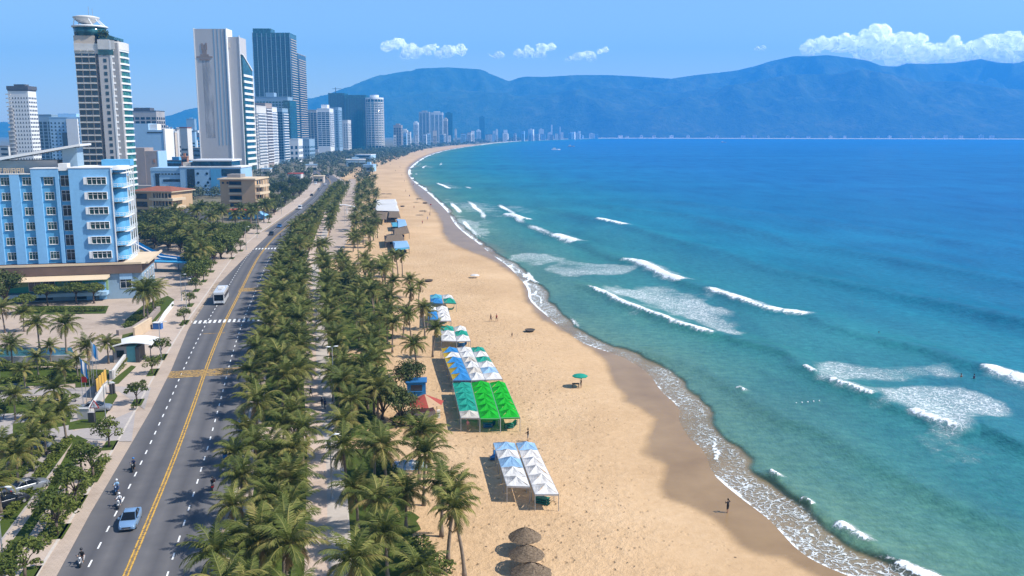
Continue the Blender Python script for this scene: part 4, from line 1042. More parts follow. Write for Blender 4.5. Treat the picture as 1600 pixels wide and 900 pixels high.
p = P(-25, 490); plant_tree(DENSE, p.x, p.y, 'dark tree partly out of view beside the blue hotel', 'dark trees', 'shade_tree', s=1.05, rs=rsT)
tk = []
for (poly, n, dm, kind, lab, s0) in (
    ([(225, 386), (300, 396), (306, 446), (312, 440), (330, 424), (352, 402), (300, 378), (225, 378)], 30, 5.0, LUSH, 'leafy tree in the wood past the blue hotel', 1.0),
    ([(215, 380), (290, 388), (300, 366), (215, 360)], 18, 5.0, DENSE, 'dark tree below the terracotta roof', 0.95),
    ([(330, 412), (374, 381), (398, 362), (350, 366), (305, 385)], 18, 5.0, LUSH, 'broad tree between slide and tan building', 0.85),
    ([(428, 338), (472, 305), (484, 292), (430, 298), (412, 322)], 34, 7.0, DENSE, 'dark tree beyond the tan building', 0.95)):
    for (x, y) in scatter(world_poly(poly), n, dm, rsT, tk):
        s_ = s0 * rsT.uniform(0.8, 1.15); q = proj((x, y, 0)); plant_tree(kind, x, y, ('large ' if s_ > 1.02 * s0 else ('small ' if s_ < .9 * s0 else 'middling ')) + lab + (', by the pavement' if x > rx(-24)(y) else ', off the road') + (', front' if q[1] > np.mean([w_[1] for w_ in poly]) else ', rear'), 'trees between the buildings and the road', 'broadleaf_tree', s=s_, rs=rsT)
for (x, y, s, lab) in ((598, 655, 0.75, 'dark round tree on sand inland of the red-roofed hut'), (626, 662, 0.6, 'low bushy tree against the red-roofed hut'), (575, 640, 0.75, 'dark broad tree among the palms inland of the hut'), (640, 612, 0.6, 'leafy tree behind the little blue kiosk')):
    p = P(x, y); plant_tree(DENSE, p.x, p.y, lab, 'broad trees at the edge of the sand', 'broadleaf_tree', s=s, rs=rsT)
p = P(505, 470); plant_tree(DENSE, p.x + 6, p.y, 'big dark tree beside the promenade in the thick grove', 'broad trees at the edge of the sand', 'broadleaf_tree', s=0.8, rs=rsT)
# shrubs in pavement pits and on verges
for (x, y, lab) in ((213, 640, 'low shrub in the grass pit of the lollipop tree'), (225, 603, 'shrub row in the pit by the driveway mouth'), (250, 566, 'low shrub at the foot of the gatehouse lamp'), (283, 513, 'shrub in the pit before the zebra crossing'), (268, 482, 'round shrub beside the slope wall'), (90, 838, 'small weeds patch at the foot of a pavement tree'), (57, 888, 'tuft of weeds on the pavement near the black-clad rider')):
    p = P(x, y); plant_tree(SHRUB, p.x, p.y, lab, 'pavement shrubs', 'shrub', 'shrub', 0.8, rsT)

# ------------------------------------------------------------------ the far woods: one mass
def far_wood():
    rs = random.Random(9); V = []; Fc = []; T = []
    def tree(x, y, h, r, n, leaf):
        tc = rs.uniform(0.15, 0.75)
        for j in range(n):
            d = Vector((rs.gauss(0, 1), rs.gauss(0, 1), rs.gauss(0, .9))).normalized(); k = rs.random() ** 0.4
            c = Vector((x + d.x * r * k, y + d.y * r * k, h * 0.55 + d.z * h * 0.45 * k))
            nn = (d + Vector((0, 0, .6))).normalized(); u = nn.orthogonal().normalized(); a = rs.uniform(0, 6.28); w = nn.cross(u)
            u, w = u * math.cos(a) + w * math.sin(a), w * math.cos(a) - u * math.sin(a); s = leaf * rs.uniform(.6, 1.3); b = len(V)
            V.extend([tuple(c - u * s), tuple(c + w * s * .6), tuple(c + u * s), tuple(c - w * s * .6)]); Fc.append((b, b + 1, b + 2, b + 3)); T.extend([min(1, max(0, tc + rs.uniform(-.2, .3)))] * 4)
    for poly, n, h, dm in (([(395, 300), (430, 305), (478, 291), (498, 286), (540, 280), (580, 292), (584, 268), (615, 252), (655, 236), (600, 232), (520, 240), (440, 258), (400, 272)], 1000, 7.5, 0),
                           ([(600, 232), (655, 237), (690, 231), (740, 225.5), (820, 218.8), (900, 215.6), (900, 214), (760, 217), (640, 226)], 900, 8, 0),
                           ([(265, 318), (300, 312), (395, 306), (396, 290), (300, 297), (262, 300)], 130, 8, 0)):
        wp = world_poly(poly)
        for (x, y) in scatter(wp, n, dm, rs, []):
            if y < 700 and rx(-9)(y) < x < rx(12)(y) : continue
            r = rs.uniform(2.2, 4.2) * (1 + max(0, y - 900) / 2500)
            tree(x, y, h * rs.uniform(.65, 1.2), r, 46 if y < 900 else 26, 0.75 * (1 + max(0, y - 700) / 1500))
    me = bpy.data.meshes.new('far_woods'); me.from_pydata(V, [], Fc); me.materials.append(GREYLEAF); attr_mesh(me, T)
    o = bpy.data.objects.new('far_woods', me); COL.objects.link(o); o['kind'] = 'stuff'
far_wood()

print('PALMS', len(PALM_PLAN))
# ================================================================== buildings
WHITE = paint('white_render', (0.74, 0.74, 0.74), 0.75, 0.08, 0.08, streak=True)
OFFW = paint('off_white_render', (0.62, 0.60, 0.57), 0.8, 0.1, 0.08, streak=True)
CREAM = paint('cream_render', (0.56, 0.47, 0.38), 0.8, 0.1, 0.08, streak=True)
PINKC = paint('pinkish_render', (0.60, 0.50, 0.44), 0.8, 0.08, 0.08, streak=True)
GREYC = paint('grey_concrete', (0.40, 0.38, 0.37), 0.85, 0.15, 0.06, streak=True)
GREYP = paint('grey_panel', (0.50, 0.47, 0.455), 0.8, 0.06, 0.05, streak=True)
TAUPE = paint('taupe_render', (0.34, 0.28, 0.25), 0.85, 0.1, 0.1, streak=True)
BLUEW = paint('sky_blue_wall', (0.205, 0.44, 0.70), 0.7, 0.12, 0.16, streak=True)
BLUED = paint('deep_blue_wall', (0.11, 0.36, 0.60), 0.7, 0.14, 0.1, streak=True)
BLUEP = paint('pale_blue_wall', (0.32, 0.50, 0.68), 0.75, 0.08, 0.06, streak=True)
BLUEG = paint('grey_blue_wall', (0.25, 0.36, 0.46), 0.75, 0.1, 0.06, streak=True)
TAN = paint('tan_wall', (0.50, 0.34, 0.20), 0.8, 0.1, 0.12, streak=True)
TANL = paint('light_tan_trim', (0.64, 0.50, 0.34), 0.8, 0.08, 0.12)
TERRA = paint('terracotta_tiles', (0.27, 0.095, 0.055), 0.85, 0.2, 0.5)
REDT = paint('red_roof_tiles', (0.45, 0.085, 0.055), 0.8, 0.15, 0.5)
ROOFG = paint('grey_roof', (0.30, 0.28, 0.265), 0.9, 0.18, 0.2)
ROOFD = paint('dark_roof', (0.10, 0.10, 0.11), 0.8, 0.2, 0.2)
BROWNS = paint('brown_stone_band', (0.155, 0.105, 0.082), 0.8, 0.15, 0.3)
SANDW = paint('sandstone_wall', (0.55, 0.42, 0.29), 0.85, 0.12, 0.4)
ORANGEB = paint('bare_brick', (0.40, 0.19, 0.10), 0.9, 0.15, 0.5)
G_TEAL = glass('teal_glass', (0.018, 0.095, 0.105)); G_DARK = glass('dark_glass', (0.016, 0.030, 0.045)); G_BLUE = glass('blue_glass', (0.025, 0.085, 0.14))
G_GREEN = glass('green_glass', (0.04, 0.16, 0.12)); G_NAVY = glass('navy_glass', (0.012, 0.05, 0.085))
STEELW = paint('white_metal', (0.75, 0.76, 0.77), 0.45, 0.04, 2.0, 0.4)
STEELD = paint('dark_metal', (0.05, 0.05, 0.055), 0.5, 0.1, 2.0, 0.4)
STEELG = paint('galvanised_metal', (0.38, 0.40, 0.42), 0.45, 0.08, 2.0, 0.4, 0.5)

def put(proto, parent, x, y, z, rz=0.0, sx=1.0, first=[None]):
    """a copy of a part at a place on its thing"""
    o = proto.copy(); COL.objects.link(o); o.parent = parent; o.location = (x, y, z); o.rotation_euler = (0, 0, rz); o.scale = (sx, 1, 1)
    for c in proto.children:
        d = c.copy(); COL.objects.link(d); d.parent = o
    return o
def window_proto(w, h, gl, fr, name='window', bars=1, sill=True, depth_=0.10):
    mb = MB().box(-w / 2, -0.05, 0, w / 2, 0.02, h); o = mb.build(name, gl)
    f = MB(); t = 0.09
    f.box(-w / 2 - t, -depth_, -t, -w / 2, 0.03, h + t); f.box(w / 2, -depth_, -t, w / 2 + t, 0.03, h + t)
    f.box(-w / 2, -depth_, -t, w / 2, 0.03, 0); f.box(-w / 2, -depth_, h, w / 2, 0.03, h + t)
    for i in range(bars):
        x = -w / 2 + w * (i + 1) / (bars + 1); f.box(x - .035, -depth_ * .9, 0, x + .035, -0.051, h)
    if h > 1.2 and bars > 0: f.box(-w / 2, -depth_ * .8, h * .68, w / 2, -0.052, h * .68 + .06)
    fo = f.build('frame', fr, o)
    if sill: MB().box(-w / 2 - .2, -0.28, -t - .08, w / 2 + .2, 0.02, -t - .002).build('sill', fr, o)
    return o
def drop(*protos):
    for p in protos:
        for c in list(p.children): bpy.data.objects.remove(c)
        bpy.data.objects.remove(p)
def bands(parent, n, z0, dz, mesh, name, skip=()):
    for i in range(n):
        if i in skip: continue
        o = bpy.data.objects.new(name, mesh); COL.objects.link(o); o.parent = parent; o.location = (0, 0, z0 + i * dz)
def strip_box(x0, x1, y0, y1, h, mat, name):
    return MB().box(x0, y0, 0, x1, y1, h).mesh(name, mat)

# ------------------------------------------------------------------ sky blue hotel by the road
def blue_hotel():
    Y0 = 228.0; xr = Xat(184, Y0, 8.0)      # front face of the tall block, its seaward corner
    t = thing('hotel_building', 'sky blue seven-storey hotel with white-framed windows and stone podium', 'building', (xr, Y0, 0), R(13))
    top = Zat(265, Y0); zb = Zat(409, Y0)   # parapet and podium deck
    fh = (top - 1.0 - zb) / 6.0; xl = -64.0; dp = 15.5
    bw = MB()
    bw.cur = 0; bw.box(-9.9, 0, zb, 0, dp, top + .4)                               # block at the seaward end
    bw.cur = 1; bw.box(-12.4, 1.5, zb, -9.9, dp, top - .3)                          # stair recess
    bw.cur = 1; bw.box(xl, 1.2, zb, -12.4, dp, top - 1.0)                           # bedroom wing
    bw.cur = 0; bw.box(-18.702, 0.552, top - 1.7, -12.4, 1.2, top + .3); bw.box(-13.2, .55, zb, -12.402, 1.198, top - 1.702)
    x = -18.7
    while x > xl:
        bw.box(x, 0.55, zb, x + 2.2, 1.2, top - 1.702 if x > -19 else top - 1.0); x -= 4.92
    bw.build('wall', [BLUEW, BLUED], t)
    MB().box(-10.0, -.12, top + .4, 0.1, dp + .1, top + .62).box(-18.8, .45, top + .3, -12.3, dp, top + .5).box(xl, .5, top - 1.0, -18.8, 1.3, top - .75).build('cornice', WHITE, t)
    MB().box(-12.3, .8, top - .2, -10.2, 4, top + 1.6).build('stair_cap', WHITE, t)
    MB().box(xl, 7.5, top - 1.0, -14, dp - 1, top + 2.2).build('roof_storey', GREYP, t)
    # folded canopy roof
    mb = MB(); A = [(xl, top + 3.6), (-29.5, top + 2.6), (-27.5, top + 2.9), (-7.5, top + 6.4), (-7.5, top + 5.9), (-27.5, top + 2.2), (-29.5, top + 2.0), (xl, top + 3.0)]
    b = len(mb.v)
    for yy in (4.0, dp + 1):
        mb.v += [(x, yy, z) for x, z in A]
    n = len(A)
    for i in range(n): mb.f.append((i, (i + 1) % n, n + (i + 1) % n, n + i)); mb.mi.append(0)
    mb.f += [(0, 7, 6, 1), (1, 6, 5, 2), (2, 5, 4, 3), (n, n + 1, n + 6, n + 7), (n + 1, n + 2, n + 5, n + 6), (n + 2, n + 3, n + 4, n + 5)]; mb.mi += [0] * 6
    mb.build('canopy_roof', WHITE, t)
    MB().box(-12.5, 6.5, top + .4, -9.0, dp - 2, top + 5.4).build('roof_stair', BLUEG, t)
    MB().box(-4.0, 10, top + .62, 3, dp, top + 2.2).build('plant_room', BLUED, t)
    # sign letters along the roof edge: too small in the photo to read, standing frame of thin uprights
    mb = MB(); rs = random.Random(4); x = -38.0
    while x < -20.6:
        w = rs.uniform(.45, .9); mb.box(x, .6, top - .72, x + .16, .75, top + .55)
        if rs.random() < .7: mb.box(x + .16, .6, top + .30, x + w - .1, .74, top + .5)
        if rs.random() < .7: mb.box(x + w - .12, .6, top - .72, x + w, .75, top + .55)
        if rs.random() < .5: mb.box(x + .16, .6, top - .2, x + w - .12, .74, top - .02)
        x += w + .28
    mb.build('roof_sign', TANL, t)
    wp = window_proto(2.0, 1.75, G_TEAL, WHITE, bars=2); wb = window_proto(4.4, 1.7, G_TEAL, WHITE, bars=3, depth_=.55, sill=False); ws = window_proto(1.9, 2.6, G_DARK, WHITE, bars=1, sill=False)
    MB().box(-2.30 - .75, -.5, -.02, -2.31, .02, 1.72).build('shutter', WHITE, wb)
    cols = [-14.85 - 4.92 * i for i in range(10)]
    for i in range(6):
        z = zb + fh * i + 1.15
        for c in cols: put(wp, t, c, 1.2, z)
        put(ws, t, -11.15, 1.5, zb + fh * i + .7); put(wb, t, -3.4, 0, z)
    drop(wp, wb, ws)
    # curved corner of balconies facing the sea
    R_ = 2.7
    def arc(r, n=9): return [(r * math.sin(a), 4.6 - r * math.cos(a) * .82) for a in [math.pi / 2 * k / n for k in range(n + 1)]]
    core = arc(R_ - .5); wl = MB().prism([(0, 0.02)] + [(x * .82, y + .25) for x, y in core] + [(R_ - 1.3, dp), (0, dp)], zb, top - .2); wl.build('corner_wall', BLUED, t)
    for i in range(7):
        z = zb + fh * i + (0 if i else .05)
        a = arc(R_); mb = MB().prism([(0.003, -.02)] + a + [(R_, dp - 2), (0.003, dp - 2)], z - .12, z + .14); mb.build('balcony_slab', WHITE, t)
        if i < 6:
            rl = MB()
            for q in (.55, .95): rl.tube([(x * .99, y, z + .14 + q) for x, y in a] + [(R_ * .99, dp - 2.2, z + .14 + q)], .045, 5)
            for (x, y) in a[::2] + [(R_, 7.5), (R_, 10.5), (R_, 13.5), (R_, 16.5)]: rl.box(x - .05, y - .03, z + .14, x + .03, y + .05, z + 1.12)
            rl.build('railing', WHITE, t)
            for yy in (6.0, 10.0, 13.6): MB().box(R_ - 1.32, yy, z + .2, R_ - 1.17, yy + 2.4, z + 2.5).build('balcony_door', G_TEAL, t)
    cl = MB()
    for (x, y) in [(0.08, -.1), (R_ - .1, 6.5), (R_ - .1, 9.5), (R_ - .1, 12.5), (R_ - .1, 15.5)]: cl.box(x - .12, y - .12, zb + .3, x + .12, y + .12, top + .2)
    cl.build('balcony_column', WHITE, t)
    mb = MB().prism([(-.1, -.1)] + arc(R_ + .15) + [(R_ + .15, dp), (-.1, dp)], top - .2, top + .75); mb.build('corner_parapet', WHITE, t)
    # podium: stone band, deck, mural wall, ground floor
    pz = zb - .1; yb = -4.5
    MB().box(xl, yb, pz - 2.3, 6.4, dp + 1, pz).build('podium_band', BROWNS, t)
    MB().box(xl, yb - .1, pz, 6.5, yb + .3, pz + .5).box(7.6, yb + .3, pz, 8.1, dp + 4, pz + .5).box(1.5, yb + .3, pz, 7.6, dp + 4, pz + .06).build('podium_coping', TANL, t)
    MB().box(xl, yb + .6, .0, 4.6, dp, pz - 2.3).build('podium_wall', BLUEG, t)
    k = N('mural_paint', .8, .2); v = k.voro(.22, k.scaled(k.obj(), (1, 1, .8))); nn = k.noise(.35, 4, .6, k.obj())
    k.color(k.ramp(k.math('ADD', k.math('MULTIPLY', v.outputs['Color'], .7), k.math('MULTIPLY', nn, .3)), [(.25, (.06, .33, .30)), (.42, (.08, .40, .30)), (.55, (.06, .30, .42)), (.7, (.30, .45, .20)), (.85, (.36, .25, .20))]))
    MB().box(-48, yb + .35, pz - 6.4, -1.8, yb + .6, pz - 3.0).build('mural', k.m, t)
    MB().prism([(-49, yb + .4), (-1.2, yb + .4), (-1.2, yb - 4.2), (-35, yb - 4.6), (-49, yb - 4.2)], pz - 3.1, pz - 2.8, top=[pz - 2.4] * 2 + [pz - 3.0] * 3).build('awning_roof', TANL, t)
    MB().box(-46, yb - 2.2, pz - 7.4, -1.8, yb + .6, pz - 6.5).build('terrace_floor', BLUEP, t)
    pw = window_proto(2.6, 2.3, G_DARK, WHITE, bars=1, sill=False)
    for x in (-44, -34.5, -27.5, -18.8, -15.5, -9.2, 2.4): put(pw, t, x, yb + .34 if x < 0 else yb + .58, pz - 6.1)
    pw2 = window_proto(1.6, 2.6, G_DARK, WHITE, bars=1, sill=False)
    for yy in (0, 4, 8, 12): put(pw2, t, 6.42, yy, pz - 5.6, math.pi / 2)
    drop(pw, pw2)
    MB().box(4.6, yb + .55, 0, 6.3, dp, pz - 2.3).build('corner_pier', BLUEG, t)
    MB().box(1.0, yb + .3, pz - 3.9, 4.0, yb + .6, pz - 2.302).build('arch_panel', BLUEP, t)
    gl = MB()
    for x in (-40, -30, -20, -10): gl.box(x, yb + .5, .3, x + 5, yb + .62, 3.0)
    gl.build('ground_floor_glazing', G_DARK, t); 
    for i, (x, c) in enumerate(((-7, .0), (-4, .0))): MB().box(x, yb - .1, 0.1, x + 1.7, yb + .1, 4.6).build('banner', BLUEW, t)
blue_hotel()
def water_slide():
    p = P(263, 424); t = thing('water_slide', 'bright blue water slide chute beside the blue hotel', 'slide', (p.x, p.y, 0), R(-8)); t.scale = (1.3, 1.3, 1.3)
    m = paint('slide_blue', (0.06, 0.38, 0.66), 0.35, 0.06, .5, .5)
    pts = [Vector(q) for q in ((-11, 3, 6.6), (-8, 2.5, 5.2), (-5, 2, 3.9), (-2, 1.5, 2.9), (2, 1.5, 2.5), (6, 1.8, 2.2))]
    mb = MB()
    for i in range(len(pts) - 1):
        a, b = pts[i], pts[i + 1]; w = Vector((0, .9, 0)); u = Vector((0, 0, .7))
        for (p0, p1) in ((-w - u * -1, -w), (-w, w), (w, w + u)):
            o_ = Vector((0, 0, -.06)); mb.quad(a + p0, b + p0, b + p1, a + p1); mb.quad(a + p1 + o_, b + p1 + o_, b + p0 + o_, a + p0 + o_)
    mb.build('chute', m, t)
    MB().tube([(-11, 2.1, 7.2), (-8, 1.6, 5.8), (-5, 1.1, 4.5), (-2, .6, 3.4), (2, .6, 3.0)], .16, 6).build('rim', STEELW, t)
    MB().box(-4, -1.5, 2.2, 8, 3.6, 2.5).build('platform', m, t)
    for (x, y) in ((-10, 3), (-3, 0), (1, 3), (7, -1), (7, 3)): MB().tube([(x, y, 0), (x, y, 2.3 if x > -9 else 6)], .14, 6).build('post', STEELG, t)
water_slide()

def comb(mb, spans, h, at):
    """one strip of panes joined along their foot"""
    b = len(mb.v); n = len(spans)
    for (a, c) in spans: mb.v += [at(a, 0), at(c, 0), at(c, .1), at(a, .1), at(c, h), at(a, h)]
    for i in range(n):
        q = b + 6 * i; mb.f += [(q, q + 1, q + 2, q + 3), (q + 3, q + 2, q + 4, q + 5)]; mb.mi += [0, 0]
        if i < n - 1: mb.f.append((q + 1, q + 6, q + 9, q + 2)); mb.mi.append(0)
# ------------------------------------------------------------------ generic tower with floor bands
def slab_tower(name, label, cat, Y, pxl, pxr, ptop, depth_, mat, gl, fh=3.4, z0=6, bays=5, roof=None, side=True, rz=0.0, group=None, pier=.25, gap=.45, crown=None, colfill=True, front=True, sidebal=False, base=0.0, inset=0.0):
    """front of piers and floor bands with glass between; the sea side the same"""
    xa, xb = Xat(pxl, Y, 30), Xat(pxr, Y, 30); W = xb - xa; top = Zat(ptop, Y)
    t = thing(name, label, cat, ((xa + xb) / 2, Y, base), rz, group)
    MB().box(-W / 2, 0, 0, W / 2, depth_, top - base).build('wall', mat, t)
    n = int((top - z0 - 2.5) / fh)
    g = MB(); gh = fh * (1 - gap)
    if front:
        comb(g, [(-W / 2 + W * (i + pier) / bays, -W / 2 + W * (i + 1 - pier) / bays) for i in range(bays)], gh, lambda s_, z_: (s_, -.04, z_))
    if side:
        nb = max(2, int(depth_ / (W / bays)))
        comb(g, [(depth_ * (i + .18) / nb, depth_ * (i + .82) / nb) for i in range(nb)], gh, lambda s_, z_: (W / 2 + .04, s_, z_))
    gm = g.mesh('window_row', gl)
    bands(t, min(n, 90), z0, fh, gm, 'window_row')
    if sidebal:
        bm_ = MB().box(W / 2 + .13, depth_ * .08, -.35, W / 2 + 1.3, depth_ * .92, .62).mesh('balcony', sidebal)
        bands(t, min(n, 90), z0, fh, bm_, 'balcony')
    MB().box(-W / 2 - .2, -.2, top - base, W / 2 + .2, depth_ + .2, top - base + .9).build('parapet', roof or mat, t)
    if crown: MB().box(-W * crown[0] / 2, depth_ * .25, top - base + .9, W * crown[0] / 2, depth_ * .75, top - base + crown[1]).build('roof_house', roof or mat, t)
    return t, W, top

# cream hotel tower with the round rooftop canopy
def cream_tower():
    Y = 500.0; xa = Xat(119, Y, 70); xb = Xat(181, Y, 70); W = xb - xa; top = Zat(55, Y)
    t = thing('hotel_tower', 'tall cream hotel tower with balconies and a round flying-saucer roof canopy', 'building', (xa, Y, 0), R(6)); dp = 18.0
    w1 = W * .50; w2 = W * .58; w3 = W * .86
    MB().box(0, .8, 0, w1, dp, top).build('balcony_wing', CREAM, t)
    MB().box(w1, 2.2, 0, w2, dp, top - 4).build('recess_wall', TAUPE, t)
    MB().box(w2, 0, 0, w3, dp, top - 2).build('wall', GREYP, t)
    MB().box(w3, 0.5, 0, W + 1.2, dp - 2, top - 3.5).build('corner_core', GREYC, t)
    MB().box(w3, -.25, 0, w3 + .9, .5, top - 2.5).build('corner_pier', WHITE, t)
    fh = 3.5; n = int((top - 12) / fh)
    g = MB(); sl = MB()
    for i in range(3):
        x0 = w1 * (i + .10) / 3; x1 = w1 * (i + .92) / 3
        g.box(x0, .6, .9, x1, .9, 3.3); sl.box(x0 - .15, -.55, 0, x1 + .15, .8, .16); sl.box(x0 - .15, -.55, .16, x1 + .15, -.43, .62)
    bands(t, n, 8, fh, g.mesh('balcony_glazing', G_NAVY), 'balcony_glazing'); bands(t, n, 8, fh, sl.mesh('balcony', OFFW), 'balcony')
    wn = MB().box(w2 + (w3 - w2) * .40, -.1, 1.0, w2 + (w3 - w2) * .68, .05, 2.9).mesh('window', G_NAVY); bands(t, n, 8, fh, wn, 'window')
    rc = MB().box(w1 + .4, 2.05, .8, w1 + 1.3, 2.25, 2.3).mesh('recess_window', G_DARK); bands(t, n, 8, fh, rc, 'recess_window')
    def arc(r, cx, cy, n_=8): return [(cx + r * math.sin(a) * 1.0, cy - r * math.cos(a)) for a in [math.pi * .5 * k / n_ for k in range(n_ + 1)]]
    ca = [(w3 + .9, .2)] + [(w3 + .9 + (W + 2.6 - w3 - .9) * math.sin(a), 9 - 8.8 * math.cos(a)) for a in [math.pi / 2 * k / 8 for k in range(1, 9)]] + [(W + 2.6, dp - 3), (w3 + .9, dp - 3)]
    cg = [(x - .5 if x > w3 + 1 else x, y + .35) for x, y in ca]
    bands(t, n, 8, fh, MB().prism(ca, 0, 1.0).mesh('corner_balcony', WHITE), 'corner_balcony')
    MB().prism(cg, 6, top - 3.6).build('corner_glazing', G_GREEN, t)
    MB().box(-.05, .5, top - 9.5, w2, .79, top - 4.2).box(w2, -.2, top - 7.2, W * .99, -.002, top - 2.5).build('upper_band', OFFW, t)
    MB().prism([(w3 + .9, -.1)] + [(x + .15, y - .1) for x, y in ca[1:]], top - 7.2, top - 3.0).build('corner_crown', OFFW, t)
    MB().box(w2 + .1, -.3, top - 10.2, W * .95, -.05, top - 7.4).build('upper_window_row', G_TEAL, t)
    # glazed sky lounge: rounded drum, tilted white ring roof, saucer on struts
    cx, cy_ = W * .30, dp * .45
    MB().lathe([(W * .37, top), (W * .39, top + 4.6)], 28, (cx, cy_, 0)).build('lounge_glazing', G_TEAL, t, True)
    MB().lathe([(W * .40, top + 4.6), (W * .43, top + 4.9), (W * .43, top + 5.5), (W * .39, top + 5.7)], 28, (cx, cy_, 0)).build('lounge_roof', WHITE, t, True)
    MB().lathe([(W * .14, top + 6.9), (W * .25, top + 8.4), (W * .315, top + 9.9), (W * .315, top + 10.3), (W * .22, top + 10.9), (W * .05, top + 11.2)], 32, (cx - 1.5, cy_, 0)).build('saucer_canopy', OFFW, t, True)
    mb = MB(); mb.tube([(cx, cy_, top + 5.6), (cx - 1, cy_, top + 8)], 1.6, 10)
    for a in (2.6, 3.7, 5.2, 5.9, .4): mb.tube([(cx + math.cos(a) * W * .38, cy_ + math.sin(a) * W * .38, top + 5.6), (cx - 1.5 + math.cos(a) * W * .28, cy_ + math.sin(a) * W * .28, top + 9.2)], .28, 5)
    mb.build('canopy_strut', STEELW, t)
    mb = MB().tube([(cx, cy_, top + 11), (cx, cy_, top + 16)], .12, 5).tube([(cx + 2, cy_, top + 11), (cx + 2, cy_, top + 15)], .1, 5); mb.build('antenna', STEELG, t)
    MB().prism([(W * .62, 1), (W * .98, 1), (W * 1.02, dp - 4), (W * .62, dp - 4)], top - 2, top, top=[top + 2.2, top - .6, top - .6, top + 2.2]).build('sloped_terrace', G_TEAL, t)
    rs = random.Random(2); V = []; Fc = []; T = []
    for i in range(260):
        c = Vector((W * rs.uniform(.60, .84), rs.uniform(.2, 2.2), top + rs.uniform(.3, 2.8) - (1.2 if rs.random() < .5 else 0))); u = Vector((rs.gauss(0, 1), rs.gauss(0, 1), rs.gauss(0, 1))).normalized(); w = u.orthogonal().normalized(); b = len(V)
        V += [tuple(c - u * .5), tuple(c + w * .35), tuple(c + u * .5), tuple(c - w * .35)]; Fc.append((b, b + 1, b + 2, b + 3)); T += [rs.random() * .6] * 4
    me = bpy.data.meshes.new('terrace_plants'); me.from_pydata(V, [], Fc); me.materials.append(BROAD2); attr_mesh(me, T); o = bpy.data.objects.new('terrace_plants', me); COL.objects.link(o); o.parent = t
cream_tower()
# slab-sided white tower with faded emblem
def slab_white():
    Y = 790.0; xa, xb = Xat(310.5, Y, 60), Xat(358.5, Y, 60); top = Zat(45, Y); W = xb - xa
    t = thing('hotel_tower', 'tall blank-walled grey slab tower with four dark grooves and faded crown emblem', 'building', (xa, Y, 0))
    MB().box(0, 0, 0, W, 16, top).build('front_slab', GREYP, t)
    MB().box(-.7, -.5, 0, 0, 16, top + .4).box(W, -.5, 0, W + .9, 16, top + .4).build('edge_fin', WHITE, t)
    g = MB()
    for f in (.60, .72, .84, .95): g.box(W * f, -.12, 30, W * f + 1.0, .02, top - .2)
    g.build('groove', BLUEG, t)
    k = N('water_stain', .85, .2); nn = k.noise(.12, 4, .6, k.scaled(k.obj(), (1, 1, .12))); k.color((.42, .40, .395)); k.inp('Alpha', k.ramp(nn, [(.40, 0.0), (.65, .6)]))
    MB().box(W * .20, -.04, 36, W * .50, -.02, top - 25).build('wall_stain', k.m, t)
    em = paint('faded_gold', (.30, .22, .17), .8, .2, .4)
    e = MB(); ez = top - 24
    e.box(W * .04, -.3, ez, W * .55, -.02, ez + 1.3); e.box(W * .16, -.3, ez + 1.3, W * .43, -.02, ez + 3); e.box(W * .22, -.3, ez + 3, W * .37, -.02, ez + 6.5)
    e.box(W * .20, -.3, ez + 6.5, W * .26, -.02, ez + 12); e.box(W * .275, -.3, ez + 6.5, W * .315, -.02, ez + 11); e.box(W * .33, -.3, ez + 6.5, W * .39, -.02, ez + 12.4)
    e.box(W * .12, -.3, ez - 2.2, W * .46, -.02, ez - .4)
    e.build('emblem', em, t)
    xb2 = Xat(377, Y, 60) - xa; top2 = Zat(57, Y); d2 = 24
    MB().box(W + .9, 3, 0, xb2, d2, top2).build('rear_slab', GREYP, t)
    MB().box(xb2, 2.6, 0, xb2 + .7, 3.4, top2 + 1).build('edge_fin', WHITE, t)
    MB().box(W + 1.0, 2.5, top2 - 9, W + 2.6, 2.98, top2 - 5).build('wall_emblem', paint('pale_emblem', (.6, .52, .45), .7), t)
    z3 = Zat(85, Y + 4); gz = MB().prism([(xb2, 4), (xb2 + 2.2, 4), (xb2 + 2.2, d2 + 7), (xb2, d2 + 7)], 8, 20, top=[z3, z3, z3 - 12, z3 - 12]); gz.build('glazed_side', G_TEAL, t)
    fh = 5.1; n = int((z3 - 24) / fh)
    bands(t, n, 12, fh, MB().box(xb2 + .1, 4.1, 0, xb2 + 2.9, d2 + 7.3, 2.0).mesh('floor_band', WHITE), 'floor_band')
    MB().prism([(xb2 + 2.3, d2 + 6.2), (xb2 + 3.0, d2 + 6.2), (xb2 + 3.0, d2 + 7.4), (xb2 + 2.3, d2 + 7.4)], 8, z3 - 17).build('rear_fin', WHITE, t)
    MB().prism([(xb2 + 2.3, 4), (xb2 + 2.9, 4), (xb2 + 2.9, d2 + 7.3), (xb2 + 2.3, d2 + 7.3)], z3 - 20, z3, top=[z3 + .8, z3 + .8, z3 - 15.2, z3 - 15.2]) if False else None
    MB().tube([(xb2 + 2.4, 4, z3), (xb2 + 2.4, d2 + 7, z3 - 12)], .7, 4).build('sloped_edge', WHITE, t)
slab_white()

# slim white tower with corner balconies
t, W, top = slab_tower('apartment_tower', 'slim white residential tower with dark rooftop pavilion, near the edge of town', 'building', 760, 20, 51, 142, 13, WHITE, G_DARK, 3.35, 8, 7, ROOFD, pier=.34, gap=.55, crown=(.55, 5.5))
MB().box(-W / 2 - .5, -.6, 8, -W / 2 + 3.2, -.02, top - 14).build('balcony_shaft', GREYC, t)
bm_ = MB().box(-W / 2 - 1.6, -1.2, 0, -W / 2 + 2.6, -.61, 1.0).mesh('balcony', OFFW); bands(t, 20, 8, 3.35, bm_, 'balcony')
MB().box(-W / 2 - .6, -.5, top + .9, W / 2 + .6, 14, top + 4).build('sky_terrace', ROOFD, t)
